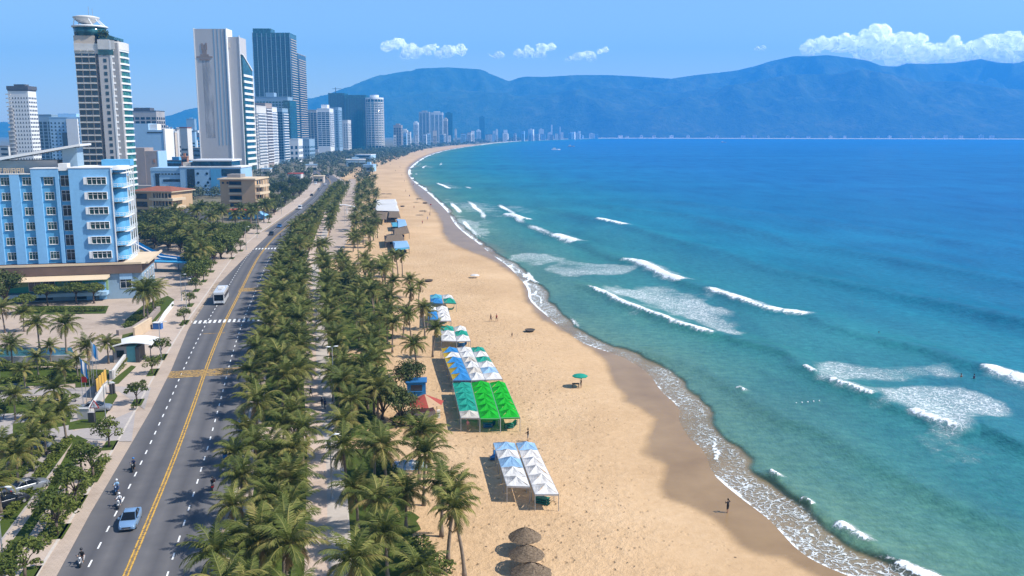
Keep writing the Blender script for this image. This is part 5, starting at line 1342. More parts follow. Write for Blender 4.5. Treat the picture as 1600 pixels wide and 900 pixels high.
# pale blue pair
slab_tower('office_block', 'glassy blue-grey block wedged between white tower and pale blue block', 'building', 930, 62, 84, 180, 20, BLUEG, G_NAVY, 3.4, 8, 3, pier=.12, gap=.2)
t, W, top = slab_tower('apartment_block', 'pale blue apartment block with stepped roof behind the cream tower', 'building', 880, 80, 128, 184, 22, BLUEP, G_NAVY, 3.4, 8, 8, pier=.3, gap=.5, crown=(.6, 4))
MB().box(W * .08, -2.0, 0, W * .44, -.2, top - 1).build('bay_tower', WHITE, t)
MB().box(-W * .1, -1.2, 6, W * .05, -.2, top - 14).build('bay_glazing', G_NAVY, t)
# grey block behind, light blue side wall, taupe wall
slab_tower('apartment_block', 'grey block with rows of dark windows peeking behind the cream tower', 'building', 980, 196, 247, 174, 24, GREYC, G_DARK, 4.2, 8, 6, ROOFD, pier=.12, gap=.35, crown=(.5, 4))
def side_wall():
    Y = 720; xa, xb = Xat(196, Y, 30), Xat(257, Y, 30); top = Zat(193, Y); t = thing('apartment_block', 'light blue block with one blank side wall and a white corner fin', 'building', (xa, Y, 0)); W = xb - xa
    MB().prism([(0, 0), (W * .62, 0), (W * .62, 18), (0, 18)], 0, top).box(W * .62, 0.01, 0, W, 18, Zat(203, Y)).build('wall', BLUEP, t)
    MB().box(W, -.4, 0, W + 1.2, 18, Zat(201, Y)).build('edge_fin', WHITE, t)
    MB().box(W * .55, 2, Zat(203, Y) + .01, W * .82, 10, Zat(194, Y)).build('roof_house', WHITE, t)
    MB().box(W * .58, -.15, Zat(208, Y), W * .97, .02, Zat(206, Y)).build('window_row', G_DARK, t)
    Y = 640; xa, xb = Xat(204, Y, 20), Xat(246, Y, 20); t = thing('townhouse', 'taupe blank-walled building in front of the light blue side wall', 'building', (xa, Y, 0)); W = xb - xa
    MB().box(0, 0, 0, W * .55, 16, Zat(231, Y)).box(W * .55, .3, 0, W, 16, Zat(236, Y)).build('wall', TAUPE, t)
    MB().box(W, .2, 0, W + .8, 16, Zat(236, Y)).build('edge_fin', BLUEP, t)
    MB().box(W * .85, .1, Zat(254, Y), W * .92, .28, Zat(249, Y)).build('wall_sign', ORANGEB, t)
    MB().box(-2, -12, 0, W * 1.3, -2, 4.5).build('lean_to', ROOFG, t)
side_wall()
# blue low office with porthole windows
def porthole():
    Y = 600; t = thing('office_building', 'low pale blue office with round porthole windows under the slab tower', 'building', (0, Y, 0)); X = lambda p: Xat(p, Y, 10)
    MB().box(X(236), 0, 0, X(288), 20, Zat(267, Y)).box(X(236), -.2, Zat(267, Y), X(288), 20, Zat(262, Y)).build('wing', BLUEP, t)
    MB().box(X(283), -1.5, 0, X(378), 24, Zat(262, Y)).build('wall', BLUEP, t)
    MB().box(X(282), -1.7, Zat(262, Y), X(379), 24, Zat(260, Y)).build('cornice', WHITE, t)
    MB().box(X(300), 3, Zat(260, Y), X(361), 22, Zat(252, Y)).build('upper_storey', G_NAVY, t)
    MB().box(X(298), 2, Zat(252, Y), X(363), 23, Zat(249.5, Y)).build('roof', WHITE, t)
    MB().box(X(294), -1.7, 3, X(306), -1.45, Zat(264, Y)).build('stair_glazing', G_DARK, t); MB().box(X(331), -1.7, 3, X(347), -1.45, Zat(264, Y)).build('blue_panel', BLUED, t)
    MB().box(X(348), -1.7, Zat(275, Y), X(377), -1.45, Zat(264, Y)).build('window_row', G_NAVY, t)
    MB().box(X(243), -.2, 2, X(249), .05, Zat(271, Y)).build('window_slot', G_DARK, t); MB().box(X(255), -.2, Zat(284, Y), X(283), .05, Zat(280, Y)).build('window_row', G_DARK, t)
    mb = MB()
    for i in range(8): mb.box(X(243 + i * 5), -.3, Zat(273, Y), X(246.5 + i * 5), -.15, Zat(270.8, Y))
    mb.build('clerestory', G_DARK, t)
    for (a, b) in ((311, 271), (325, 271), (311, 285), (326, 285), (322, 290), (330, 279)):
        o = MB().lathe([(.85, 0), (.85, .14)], 14).build('porthole', G_DARK, t); o.rotation_euler = (math.pi / 2, 0, 0); o.location = (X(a), -1.5, Zat(b, Y))
    MB().box(X(284), 4, Zat(260, Y), X(296), 12, Zat(254, Y)).build('stair_house', CREAM, t)
porthole()
def terr_house():
    Y = 405; X = lambda p: Xat(p, Y, 8); t = thing('guest_house', 'three-storey tan guest house with terracotta roof and curved balconies', 'building', (X(240), Y, 0), R(-14)); o = X(240)
    W = X(272) - X(206); h = Zat(300, Y); fh = 3.6
    MB().box(-W / 2, 0, 0, W / 2, 16, h).build('wall', TAN, t)
    mb = MB(); z = h; mb.prism([(-W / 2 - 1.2, -1.4), (W / 2 + 1.2, -1.4), (W / 2 + 1.2, 17), (-W / 2 - 1.2, 17)], z, z + .5); mb.build('eave', TANL, t)
    mb = MB(); b = [(-W / 2 - 1.3, -1.5, h + .5), (W / 2 + 1.3, -1.5, h + .5), (W / 2 + 1.3, 17.1, h + .5), (-W / 2 - 1.3, 17.1, h + .5)]; r1, r2 = (-W / 2 + 6, 8, h + 2.2), (W / 2 - 6, 8, h + 2.2)
    mb.quad(b[0], b[1], r2, r1); mb.quad(b[1], b[2], r2); mb.quad(b[2], b[3], r1, r2); mb.quad(b[3], b[0], r1); mb.build('roof', TERRA, t)
    n = int(h / fh)
    for i in range(n):
        z0 = h - fh * (i + 1)
        MB().prism([(-W * .1, -.2), (0, -1.6), (W * .3, -2.2), (W / 2 + 1.6, -1.6), (W / 2 + 1.8, 8), (W / 2, 8), (W / 2, -.01), (-W * .1, -.01)], z0 - .15, z0 + 1.0).build('balcony', TANL, t)
        for k in range(5):
            x = W * (.02 + .1 * k); MB().box(x, -.12, z0 + 1.1, x + 1.3, .05, z0 + 3.0).build('window', G_DARK, t)
        MB().box(-W * .45, -.12, z0 + .4, -W * .16, .05, z0 + 2.8).build('window_row', G_DARK, t)
        pl = MB()
        for k in range(6): pl.box(W * .02 + k * W * .085, -1.3, z0 + 1, W * .02 + k * W * .085 + .2, -1.1, z0 + fh - .2)
        pl.build('column', TANL, t)
terr_house()
def tan_house():
    Y = 458; X = lambda p: Xat(p, Y, 8); W = X(402) - X(345); t = thing('apartment_building', 'flat-roofed tan four-storey building with rounded balconies by the road', 'building', (X(345), Y, 0), R(-4)); h = Zat(281, Y); fh = 3.7
    MB().box(0, 0, 0, W * .62, 18, h).box(W * .62, -1.2, 0, W, 18, h + .1).build('wall', TAN, t)
    MB().box(-.6, -1.9, h + .1, W + .6, 18.5, h + .8).build('roof_slab', TANL, t); MB().box(2, 5, h + .8, 9, 12, h + 2.6).build('roof_house', ROOFG, t)
    for i in range(int(h / fh) + 1):
        z = h - fh * (i + 1) + .3
        if z < 0: break
        for x in (W * .36, W * .52): MB().box(x - 1.9, -.15, z + .9, x + 1.9, .06, z + 2.7).build('window', G_DARK, t)
        if i == 0:
            for x in (1.6, 4.0): MB().box(x - .5, -.15, z + 1.4, x + .5, .06, z + 2.4).build('window', G_DARK, t)
        MB().box(W * .25, -1.1, z - .25, W * .62, -.02, z + .55).build('balcony', TANL, t)
        MB().prism([(W, -1), (W + 2.2, -.4), (W + 3.0, 3), (W + 3.0, 12), (W, 12)], z - .25, z + .9).build('balcony', TANL, t)
        for y in (1.5, 5, 8.5): MB().box(W - .02, y, z + .9, W + .1, y + 2, z + 2.9).build('window', G_DARK, t)
        for y in (2.6, 6.6, 10.6): MB().box(W + 2.4, y, z + .9, W + 2.8, y + .4, z + 3.4).build('column', TANL, t)
tan_house()
def kiosk_blue():
    p = P(380, 342); t = thing('gate_kiosk', 'blue-walled kiosk with a thin red roof in front of the tan building', 'kiosk', (p.x, p.y, 0))
    MB().box(-7, 0, 0, 7, 7, 3.6).build('wall', BLUED, t); MB().box(-7.4, -.6, 3.6, 7.4, 7.4, 4.4).build('roof', REDT, t)
    for x in (-4, 0, 4): MB().box(x - 1.2, -.1, .8, x + 1.2, .05, 2.8).build('window', G_DARK, t)
    MB().prism([(7, 0), (11, -1), (11, 7), (7, 7)], 0, 3.0, top=[3.6, 1.4, 1.4, 3.6]).build('side_ramp', BLUEW, t)
    p = P(424, 328); t = thing('small_kiosk', 'little red-roofed kiosk standing beside the road pavement', 'kiosk', (p.x, p.y, 0))
    MB().box(-2.5, 0, 0, 2.5, 4, 2.8).build('wall', OFFW, t); MB().lathe([(4.2, 2.8), (.2, 5.2)], 4, (0, 2, 0)).build('roof', REDT, t)
    p = P(290, 355); t = thing('garden_house', 'dark-roofed pavilion with white posts hidden in the wood', 'pavilion', (p.x, p.y, 0))
    MB().box(-4.5, 0, 0, 4.5, 8, 4.2).build('wall', G_DARK, t); MB().lathe([(8.5, 4.2), (.3, 8.0)], 4, (0, 4, 0)).build('roof', ROOFD, t)
    for x in (-4.7, -1.5, 1.5, 4.7): MB().box(x - .2, -.4, 0, x + .2, 0, 4.2).build('post', WHITE, t)
    MB().box(5.5, 0, 0, 9.5, 3, 6.5).build('side_wall', GREYC, t)
    p = P(270, 300); t = thing('shed', 'grey shed with a dark tree on its roof terrace below the portholes', 'building', (p.x + 3, p.y + 120, 0))
    MB().box(-8, 0, 0, 9, 14, 7.5).build('wall', GREYC, t); MB().box(-8.3, -.4, 7.5, 9.3, 14.3, 8.1).build('roof', ROOFG, t); MB().box(9.5, 0, 0, 16, 10, 8.8).build('annex', CREAM, t)
kiosk_blue()
# dark glass tower and its slim sandy twin
t, W, top = slab_tower('glass_tower', 'tallest dark teal glass tower with a grid of floors', 'building', 1500, 402, 459, 52, 46, G_TEAL, G_NAVY, 3.9, 10, 8, G_TEAL, pier=.10, gap=.3, sidebal=CREAM)
MB().box(-W / 2, 4, top + .9, -W * .02, 30, Zat(44, 1500)).build('roof_house', G_TEAL, t)
f = MB()
for i in range(9): f.box(-W / 2 + W * i / 8 - .35, -.5, 6, -W / 2 + W * i / 8 + .35, -.13, top)
f.build('mullion', BLUEG, t)
slab_tower('apartment_tower', 'slim tower with stacked sandy balconies beside the dark glass tower', 'building', 1560, 461, 470, 84, 62, G_NAVY, G_DARK, 3.7, 10, 2, TAUPE, sidebal=CREAM, pier=.1)
# cluster of hotels below the dark tower
slab_tower('hotel_block', 'pale hotel block with tight balcony columns nearest the slab tower', 'building', 1020, 394, 403, 166, 40, OFFW, G_NAVY, 3.4, 6, 3, sidebal=WHITE)
slab_tower('hotel_block', 'grey-brown blank hotel block with one white balcony edge', 'building', 1080, 399, 417, 162, 30, TAUPE, G_DARK, 3.4, 6, 4, front=False, sidebal=WHITE)
slab_tower('hotel_block', 'white hotel block with fine grid front in the middle of the cluster', 'building', 1120, 413, 423, 168, 36, WHITE, G_BLUE, 3.4, 6, 4, sidebal=WHITE)
slab_tower('hotel_block', 'dark glazed hotel block with bright white balcony edge', 'building', 1180, 428, 443, 170, 30, BLUEG, G_NAVY, 3.4, 6, 4, pier=.05, gap=.15, sidebal=WHITE)
slab_tower('hotel_block', 'wide teal glass hotel with a white roof box behind the cluster', 'building', 1330, 393, 452, 152, 30, BLUEG, G_TEAL, 3.8, 6, 12, BLUEG, pier=.12, gap=.3, crown=(.22, 7))
slab_tower('hotel_block', 'teal slab attached to the seaward end of the wide teal hotel', 'building', 1290, 445, 455, 158, 40, G_TEAL, G_NAVY, 3.8, 6, 3)
slab_tower('low_annex', 'low white framed annex at the foot of the sandy balcony tower', 'building', 1240, 452, 466, 218, 26, WHITE, G_BLUE, 7.5, 3, 2)
slab_tower('low_annex', 'low blue-grey podium building beyond the framed annex', 'building', 1400, 468, 483, 218, 40, BLUEG, G_BLUE, 6, 4, 4)
slab_tower('hotel_block', 'grey hotel with navy centre just past the sandy balcony tower', 'building', 1850, 481, 496, 172, 40, GREYC, G_NAVY, 3.5, 6, 3, pier=.1, gap=.2)
t, W, top = slab_tower('hotel_tower', 'white hotel tower with pale blue glass front and stepped top', 'building', 1750, 497, 516, 170, 40, WHITE, G_BLUE, 3.6, 14, 3, pier=.06, gap=.32, crown=(.5, 8), sidebal=WHITE)
slab_tower('hotel_block', 'thin grey slab tucked beside the white hotel with blue glass', 'building', 1950, 517, 530, 168, 40, BLUEG, G_NAVY, 3.6, 8, 2)
slab_tower('glass_tower', 'broad dark green glass tower, taller half with roof crane', 'building', 2150, 515, 540, 146, 50, G_TEAL, G_NAVY, 3.8, 8, 6, G_TEAL, pier=.1, gap=.2)
slab_tower('glass_tower', 'broad dark green glass tower, lower half beside the round white tower', 'building', 2130, 541, 573, 149, 50, G_TEAL, G_NAVY, 3.8, 8, 8, G_TEAL, pier=.1, gap=.2)
slab_tower('hotel_block', 'light grey block at the foot of the dark green towers', 'building', 2000, 533, 544, 188, 40, OFFW, G_BLUE, 3.6, 6, 3)
t = thing('roof_crane', 'thin tower crane mast on top of the dark green glass tower', 'crane', (Xat(523, 2160, 140), 2160, Zat(146, 2150) + .9))
MB().tube([(0, 10, 0), (0, 10, 14)], .8, 4).build('mast', STEELD, t); MB().box(-8, 9.5, 10.2, 14, 10.5, 11).build('jib', STEELD, t)
def round_tower():
    Y = 2080; r = (Xat(599, Y) - Xat(571, Y)) / 2; top = Zat(155, Y); t = thing('hotel_tower', 'round-fronted white hotel tower ringed with balconies, end of the cluster', 'building', ((Xat(571, Y) + Xat(599, Y)) / 2, Y + r, 0))
    MB().lathe([(r * .95, 0), (r * .95, top)], 24).build('glazing', G_BLUE, t, True)
    bands(t, 26, 10, (top - 14) / 26, MB().lathe([(r, 0), (r, 1.7)], 24).mesh('balcony_ring', OFFW), 'balcony_ring')
    pi_ = MB()
    for k in range(16):
        a = k * math.pi / 8 + .1; pi_.box(math.cos(a) * r - .5, math.sin(a) * r - .5, 0, math.cos(a) * r + .5, math.sin(a) * r + .5, top)
    pi_.build('pier', OFFW, t); MB().lathe([(r * 1.02, top), (r * 1.02, top + 4)], 24).build('crown_ring', WHITE, t); MB().lathe([(r * .5, top + 4), (r * .5, top + 10)], 16).build('roof_house', WHITE, t)
round_tower()
for args in (('apartment_tower', 'dark brown mid-rise block alone before the far hotels', 2500, 615, 627, 196, TAUPE, G_DARK), ('apartment_block', 'pale low block next to the dark brown mid-rise', 2700, 628, 636, 204, OFFW, G_BLUE), ('apartment_block', 'narrow white block left of the three grey far towers', 3100, 646, 653, 192, WHITE, G_BLUE),
             ('far_tower', 'first grey tower of the far trio, with a white roof box', 3300, 655, 671, 175, GREYC, G_NAVY), ('far_tower', 'middle pale tower of the far trio, widest one', 3350, 673, 692, 176, OFFW, G_BLUE), ('far_tower', 'thin cream block closing the far trio', 3200, 693, 699, 186, CREAM, G_DARK),
             ('far_tower', 'dark teal far tower behind the cream block', 3600, 696, 707, 177, G_TEAL, G_NAVY), ('far_tower', 'lone slender teal and white tower far along the beach', 4400, 749, 757, 183, G_TEAL, G_NAVY), ('far_block', 'low white block at the foot of the lone slender tower', 4350, 744, 751, 204, WHITE, G_BLUE)):
    nm, lb, Y, a, b, tp, m_, g_ = args; slab_tower(nm, lb, 'building', Y, a, b, tp, 34, m_, g_, 4.2, 6, 3, pier=.14, gap=.35, crown=(.5, 5))
# the white spine of the lone tower
# small town: every house a thing
rsB = random.Random(77)
def small(name, label, Y, pxc, wpx, ptop, mat, roofm, group, gl=G_DARK):
    label = label.replace('COLOR', {WHITE: 'white', OFFW: 'off-white', BLUEP: 'pale blue', CREAM: 'cream', GREYC: 'grey', BLUEG: 'blue-grey', BLUED: 'deep blue'}.get(mat, 'plain')).replace('ROOF', {ROOFG: 'grey-roofed', ROOFD: 'dark-roofed', WHITE: 'white-roofed', TERRA: 'tile-roofed'}.get(roofm, 'flat-roofed'))
    x = Xat(pxc, Y, 5); W = wpx * Y / F; h = max(4, Zat(ptop, Y)); t = thing(name, label, 'building', (x, Y, 0), rsB.uniform(-.25, .25), group); dp = W * rsB.uniform(.7, 1.2)
    MB().box(-W / 2, 0, 0, W / 2, dp, h).build('wall', mat, t); MB().box(-W / 2 - .3, -.3, h, W / 2 + .3, dp + .3, h + .7).build('roof', roofm, t)
    nf = max(1, int(h / 4))
    for i in range(min(nf, 7)):
        MB().box(-W * .4, -.12, 1.2 + i * h / nf, W * .4, .05, 1.2 + i * h / nf + h / nf * .42).build('window_row', gl, t)
    if rsB.random() < .4: MB().box(-W * .2, dp * .3, h + .7, W * .15, dp * .6, h + 3.2).build('roof_house', mat, t)
mats_ = [WHITE, OFFW, BLUEP, CREAM, GREYC, BLUEG, WHITE, BLUED, OFFW]
for i in range(46):                     # between the cream tower and the slab tower, and in front of the hills on the town side
    Y = 760 + i * 34 + rsB.uniform(-20, 20); pxc = rsB.uniform(255, 312) if i % 3 else rsB.uniform(-20, 130); m_ = rsB.choice(mats_)
    tp = rsB.uniform(200, 232) if Y < 1300 else rsB.uniform(198, 214)
    small('townhouse', ('taller ' if tp < 212 else 'low ') + ('COLOR ROOF town house between light blue block and slab tower' if pxc > 200 else 'COLOR ROOF town house on the skyline beside the white residential tower'), Y, pxc, rsB.uniform(9, 18) * (900 / Y) ** .4, tp, m_, rsB.choice([ROOFG, ROOFD, WHITE, TERRA]), 'town houses behind the hotels')
small('corner_block', 'white narrow block with a cream stair tower between light blue wall and slab tower', 900, 286, 11, 200, WHITE, WHITE, None); small('corner_block', 'grey-blue warehouse-like block beside the slab tower foot', 860, 304, 26, 232, BLUEG, ROOFG, None)
small('corner_block', 'orange brick stub building beside the porthole office roof', 690, 290, 9, 246, ORANGEB, ORANGEB, None); small('corner_block', 'cream and white twin stack next to the light blue fin', 830, 272, 10, 207, CREAM, WHITE, None)
small('corner_block', 'dark blue low hall below the cream and white twin stack', 700, 272, 34, 252, BLUED, ROOFD, None)
small('corner_block', 'tall twin grey blocks against the hill beside the slab tower', 1900, 300, 12, 186, BLUEG, BLUEG, None)
for i in range(44):                     # along the far bend of the beach
    f_ = i / 43; Y = 2300 + 2900 * f_ + rsB.uniform(-150, 150); pxc = 600 + 330 * f_ ** .8 + rsB.uniform(-14, 10)
    p = small('far_house', ('taller' if i % 4 == 0 else 'tiny') + ' COLOR ROOF building in the far town, ' + ('before the trio of far towers' if f_ < .25 else ('around the far trio of towers' if f_ < .45 else ('round the lone slender tower' if f_ < .7 else 'past the lone slender tower'))), Y, pxc, rsB.uniform(3, 8), rsB.uniform(206, 212) if i % 4 else rsB.uniform(202, 208), rsB.choice([WHITE, OFFW, CREAM, BLUEP, WHITE]), rsB.choice([WHITE, ROOFG, TERRA]), 'far town along the beach')
for i, (pxc, w, tp) in enumerate(((772, 4, 205), (790, 6, 203), (846, 8, 202), (862, 2.2, 195), (875, 2.0, 198.5), (892, 2.6, 208), (925, 8, 209))):
    small('far_tower', ('COLOR pencil-thin tower' if w < 3.1 else 'COLOR broad mid-rise') + ' hazy above the far town, ' + ['just past the slender tower', 'behind low houses', 'widest', 'tallest', 'second thin', 'stubby', 'farthest along'][i], 4900 + 60 * i, pxc, w, tp, WHITE if i % 2 else OFFW, WHITE, 'hazy mid-rises of the far town')
for i in range(26):
    px_c = 960 + i * 24 + rsB.uniform(-10, 10); Yf = float(np.interp(px_c, [960, 1200, 1600], [5545, 5335, 4985]))
    small('far_house', 'tiny white ROOF house at the foot of the hills, ' + ('under the level ridge' if px_c < 1120 else ('under the highest crest' if px_c < 1370 else 'below the big cloud bank')), Yf, px_c, rsB.uniform(2.5, 6), rsB.uniform(211, 213.5), WHITE, rsB.choice([WHITE, TERRA, ROOFG]), 'houses at the foot of the hills')
# roofs showing through the far woods
for (a, b, w, m_, r_, lab) in ((460, 276, 20, OFFW, REDT, 'red-roofed house in the woods beside the road bend'), (497, 280, 16, CREAM, TANL, 'sandy walled villa at the road bend in the woods'), (415, 268, 14, OFFW, BLUEP, 'small blue roof among the woods near the slab tower'), (567, 246, 26, BLUEP, WHITE, 'long white-roofed beach club, upper roof, in the woods'),
                              (556, 254, 30, BLUEG, OFFW, 'lower pale roof of the beach club in the woods'), (575, 262, 16, BLUEP, BLUEP, 'blue-roofed shed where woods meet the sand'), (487, 262, 18, OFFW, BLUEG, 'grey-roofed house deep in the woods'), (432, 245, 16, WHITE, WHITE, 'small white house under the hotel cluster')):
    p = P(a, b + 6); small('villa', lab, p.y, a, w, b - 4 if b < 299 else 290, m_, r_, None)
# ================================================================== vehicles, people, tents, street furniture
CARP = lambda n, c: paint(n, c, 0.28, 0.03, 1.0, 0.6, 0.35)
SILVER = CARP('silver_blue_car_paint', (0.22, 0.37, 0.58)); CWHITE = CARP('white_car_paint', (0.72, 0.74, 0.76)); CBLACK = CARP('black_car_paint', (0.02, 0.022, 0.028)); CBLUE = CARP('blue_car_paint', (0.05, 0.16, 0.38)); CGREY = CARP('grey_car_paint', (0.25, 0.27, 0.3)); CRED = CARP('red_car_paint', (0.35, 0.03, 0.03))
RUB = paint('tyre_rubber', (0.025, 0.025, 0.026), 0.85, 0.1, 3.0); CARGL = N('car_glass', 0.12, 0.25).color((0.008, 0.011, 0.016)).m
LAMPW = N('lamp_glass', 0.1, 0.7).color((0.75, 0.78, 0.8)).m; LAMPR = N('tail_lamp_glass', 0.2, 0.6).color((0.45, 0.02, 0.02)).m; CHROME = paint('bright_trim', (0.6, 0.62, 0.64), 0.25, 0.05, 2, 0.5, 0.8)
def loft(sections, name, mat, parent, smooth=True):
    """closed body from cross sections (x, [(y, z)...]) all with the same number of points"""
    mb = MB(); n = len(sections[0][1])
    for x, pts in sections: mb.v += [(x, y, z) for y, z in pts]
    for i in range(len(sections) - 1):
        for k in range(n):
            k2 = (k + 1) % n; mb.f.append((i * n + k, (i + 1) * n + k, (i + 1) * n + k2, i * n + k2)); mb.mi.append(0)
    mb.f.append(tuple(range(n))); mb.f.append(tuple(reversed(range((len(sections) - 1) * n, len(sections) * n)))); mb.mi += [0, 0]
    o = mb.build(name, mat, parent, smooth)
    bm = bmesh.new(); bm.from_mesh(o.data); bmesh.ops.recalc_face_normals(bm, faces=bm.faces[:]); bm.to_mesh(o.data); bm.free()
    if smooth:
        md = o.modifiers.new('round', 'BEVEL'); md.width = .03; md.segments = 2; md.limit_method = 'ANGLE'
    return o
def wheel(parent, x, y, r=.32, w=.2):
    o = MB().lathe([(r * .62, -w / 2), (r, -w / 2 + .03), (r, w / 2 - .03), (r * .62, w / 2)], 18).build('wheel', RUB, parent, True); o.rotation_euler = (math.pi / 2, 0, 0); o.location = (x, y, r)
    MB().lathe([(r * .60, -w / 2 - .012), (r * .2, -w / 2 - .03), (.03, -w / 2 - .03)], 10, cap=True).lathe([(.03, w / 2 + .03), (r * .2, w / 2 + .03), (r * .60, w / 2 + .012)], 10).build('rim', CHROME, o)
    return o
def sedan(label, loc, rz, mat, group=None, L=4.55, hatch=False, name='parked_car'):
    """x forward, origin on the road under the middle"""
    t = thing(name, label, 'car', loc, rz, group); h = L / 2; w = .90
    def sec(x, hw, z0, z1, tuck=.06): return (x, [(-hw, z0), (-hw - .02, z0 + .25), (-hw, z1 - .12), (-hw + tuck, z1), (hw - tuck, z1), (hw, z1 - .12), (hw + .02, z0 + .25), (hw, z0)])
    loft([sec(-h, .70, .35, .84), sec(-h + .12, .82, .24, .94), sec(-h + .8, w, .20, .97), sec(-.2, w, .19, .95), sec(.75, w, .19, .93), sec(h - .7, .87, .20, .85), sec(h - .18, .78, .24, .72), sec(h, .62, .34, .60)], 'body', mat, t)
    r0, r1 = (-h + (.35 if hatch else .75)), 1.18
    def cab(x, hb, zt, hw): return (x, [(-hb, .92), (-hw, zt), (hw, zt), (hb, .92)])
    loft([cab(r0, .76, .96, .74), cab(r0 + .62, .80, 1.38, .62), cab(r0 + 1.1, .81, 1.45, .62), cab(.05, .81, 1.44, .63), cab(.30, .81, 1.37, .64), cab(r1, .79, .95, .75)], 'cabin_glass', CARGL, t)
    loft([cab(r0 + .50, .60, 1.372, .585), cab(r0 + .66, .63, 1.42, .60), cab(r0 + 1.1, .64, 1.475, .60), cab(.05, .64, 1.465, .60), cab(.18, .62, 1.415, .59)], 'roof', mat, t)
    mb = MB()
    for s in (-1, 1):
        mb.tube([(r1, s * .77, .95), (.36, s * .63, 1.40)], .035, 4).tube([(r0, s * .75, .97), (r0 + .55, s * .61, 1.385)], .05, 4).tube([(-.45, s * .81, .95), (-.45, s * .63, 1.44)], .035, 4)
    mb.build('pillars', mat, t)
    for s in (-1, 1):
        MB().ball((h - .30, s * .58, .66), (.20, .16, .07), 8, 5).build('headlight', LAMPW, t, True); MB().box(-h - .01, s * .66 - .14, .66, -h + .12, s * .66 + .10, .82).build('tail_lamp', LAMPR, t)
        MB().box(.62, s * .98 - .1, .94, .80, s * .98 + .06, 1.07).build('mirror', mat, t)
        for x in (-h + .85, h - .82): wheel(t, x, s * .80)
    MB().box(h - .06, -.45, .44, h + .02, .45, .58).build('grille', STEELD, t); MB().box(h - .10, -.62, .28, h + .012, .62, .36).build('bumper_vent', STEELD, t); MB().box(h + .01, -.26, .36, h + .03, .26, .43).build('number_plate', CHROME, t)
    return t
def road_obj_rz(Y, towards):
    _, d = road_at(Y); a = math.atan2(d.y, d.x); return a + (math.pi if towards else 0)
def on_road(px, py): p = P(px, py, -.09); return (p.x, p.y, -.095)
p = on_road(203, 824); p = (P(204, 818, -.1).x, P(204, 818, -.1).y, -.095)
sedan('silver-blue sedan driving towards the camera beside the yellow line', p, road_obj_rz(p[1], True), SILVER, name='sedan_car')
def bus():
    p = on_road(346, 471); t = thing('coach_bus', 'white coach with dark windscreen rolling towards the zebra crossing', 'bus', p, road_obj_rz(p[1], True)); L, w, h = 10.2, 1.30, 3.3
    b = MB().box(-L / 2, -w, .32, L / 2, w, h).build('body', CWHITE, t, bevel=.14)
    MB().box(L / 2 - .02, -1.08, 1.15, L / 2 + .03, 1.08, 2.62).build('windscreen', CARGL, t); MB().box(-L / 2 - .03, -1.0, 1.7, -L / 2 + .02, 1.0, 2.6).build('rear_window', CARGL, t)
    for s in (-1, 1):
        MB().box(-L / 2 + .5, min(s * w, s * (w + .03)), 1.5, L / 2 - .5, max(s * w, s * (w + .03)), 2.5).build('side_window', CARGL, t)
        MB().box(L / 2, s * .9 - .2, .62, L / 2 + .04, s * .9 + .2, .85).build('headlight', LAMPW, t)
        MB().tube([(L / 2, s * 1.15, 2.75), (L / 2 + .35, s * 1.4, 2.5), (L / 2 + .3, s * 1.42, 1.9)], .07, 6).build('mirror', STEELD, t)
        for x in (-L / 2 + 2.0, L / 2 - 1.9): wheel(t, x, s * 1.08, .48, .3)
    MB().box(-2.2, -.7, h, 0.2, .7, h + .28).build('roof_unit', OFFW, t); MB().box(L / 2, -.9, .35, L / 2 + .05, .9, .55).build('bumper', STEELD, t); MB().box(1.6, -.4, h, 2.3, .4, h + .16).build('roof_hatch', GREYC, t)
bus()
for (a, b, m_, lab, tw) in ((437, 355, CBLUE, 'blue and white car past the second crossing, coming closer', True), (498, 297, CGREY, 'grey car at the far bend of the road', True), (487, 306, CBLACK, 'black car near the far bend of the road', True), (508, 289, CWHITE, 'white car at the farthest visible point of the road', False), (424, 367, CBLACK, 'small dark car on the land side before the second crossing', True)):
    p = on_road(a, b); sedan(lab, p, road_obj_rz(p[1], tw), m_, name='car')
def van(px, py, label, L=5.2, m_=None):
    p = on_road(px, py); t = thing('van', label, 'van', p, road_obj_rz(p[1], True)); w, h = .95, 2.2; m_ = m_ or CWHITE
    loft([(-L / 2, [(-w, .35), (-w, h - .1), (w, h - .1), (w, .35)]), (-L / 2 + .2, [(-w, .3), (-w + .05, h), (w - .05, h), (w, .3)]), (L / 2 - 1.5, [(-w, .3), (-w + .05, h), (w - .05, h), (w, .3)]), (L / 2 - .7, [(-w, .3), (-w + .08, 1.25), (w - .08, 1.25), (w, .3)]), (L / 2, [(-w + .1, .35), (-w + .12, .9), (w - .12, .9), (w - .1, .35)])], 'body', m_, t)
    q = MB().quad((L / 2 - 1.42, -.78, 2.13), (L / 2 - .76, -.76, 1.34), (L / 2 - .76, .76, 1.34), (L / 2 - 1.42, .78, 2.13)); q.build('windscreen', CARGL, t, loc=(.03, 0, .03))
    for s in (-1, 1):
        MB().box(-L / 2 + .4, min(s * w, s * (w + .02)), 1.3, L / 2 - 1.6, max(s * w, s * (w + .02)), 1.95).build('side_window', CARGL, t); MB().box(L / 2 - .05, s * .65 - .15, .65, L / 2 + .03, s * .65 + .15, .82).build('headlight', LAMPW, t)
        for x in (-L / 2 + 1, L / 2 - 1): wheel(t, x, s * .82, .34)
van(469, 327, 'white van far up the road beyond the blue and white car', 6.0); van(493, 288, 'white van parked at the roadside by the far bend')
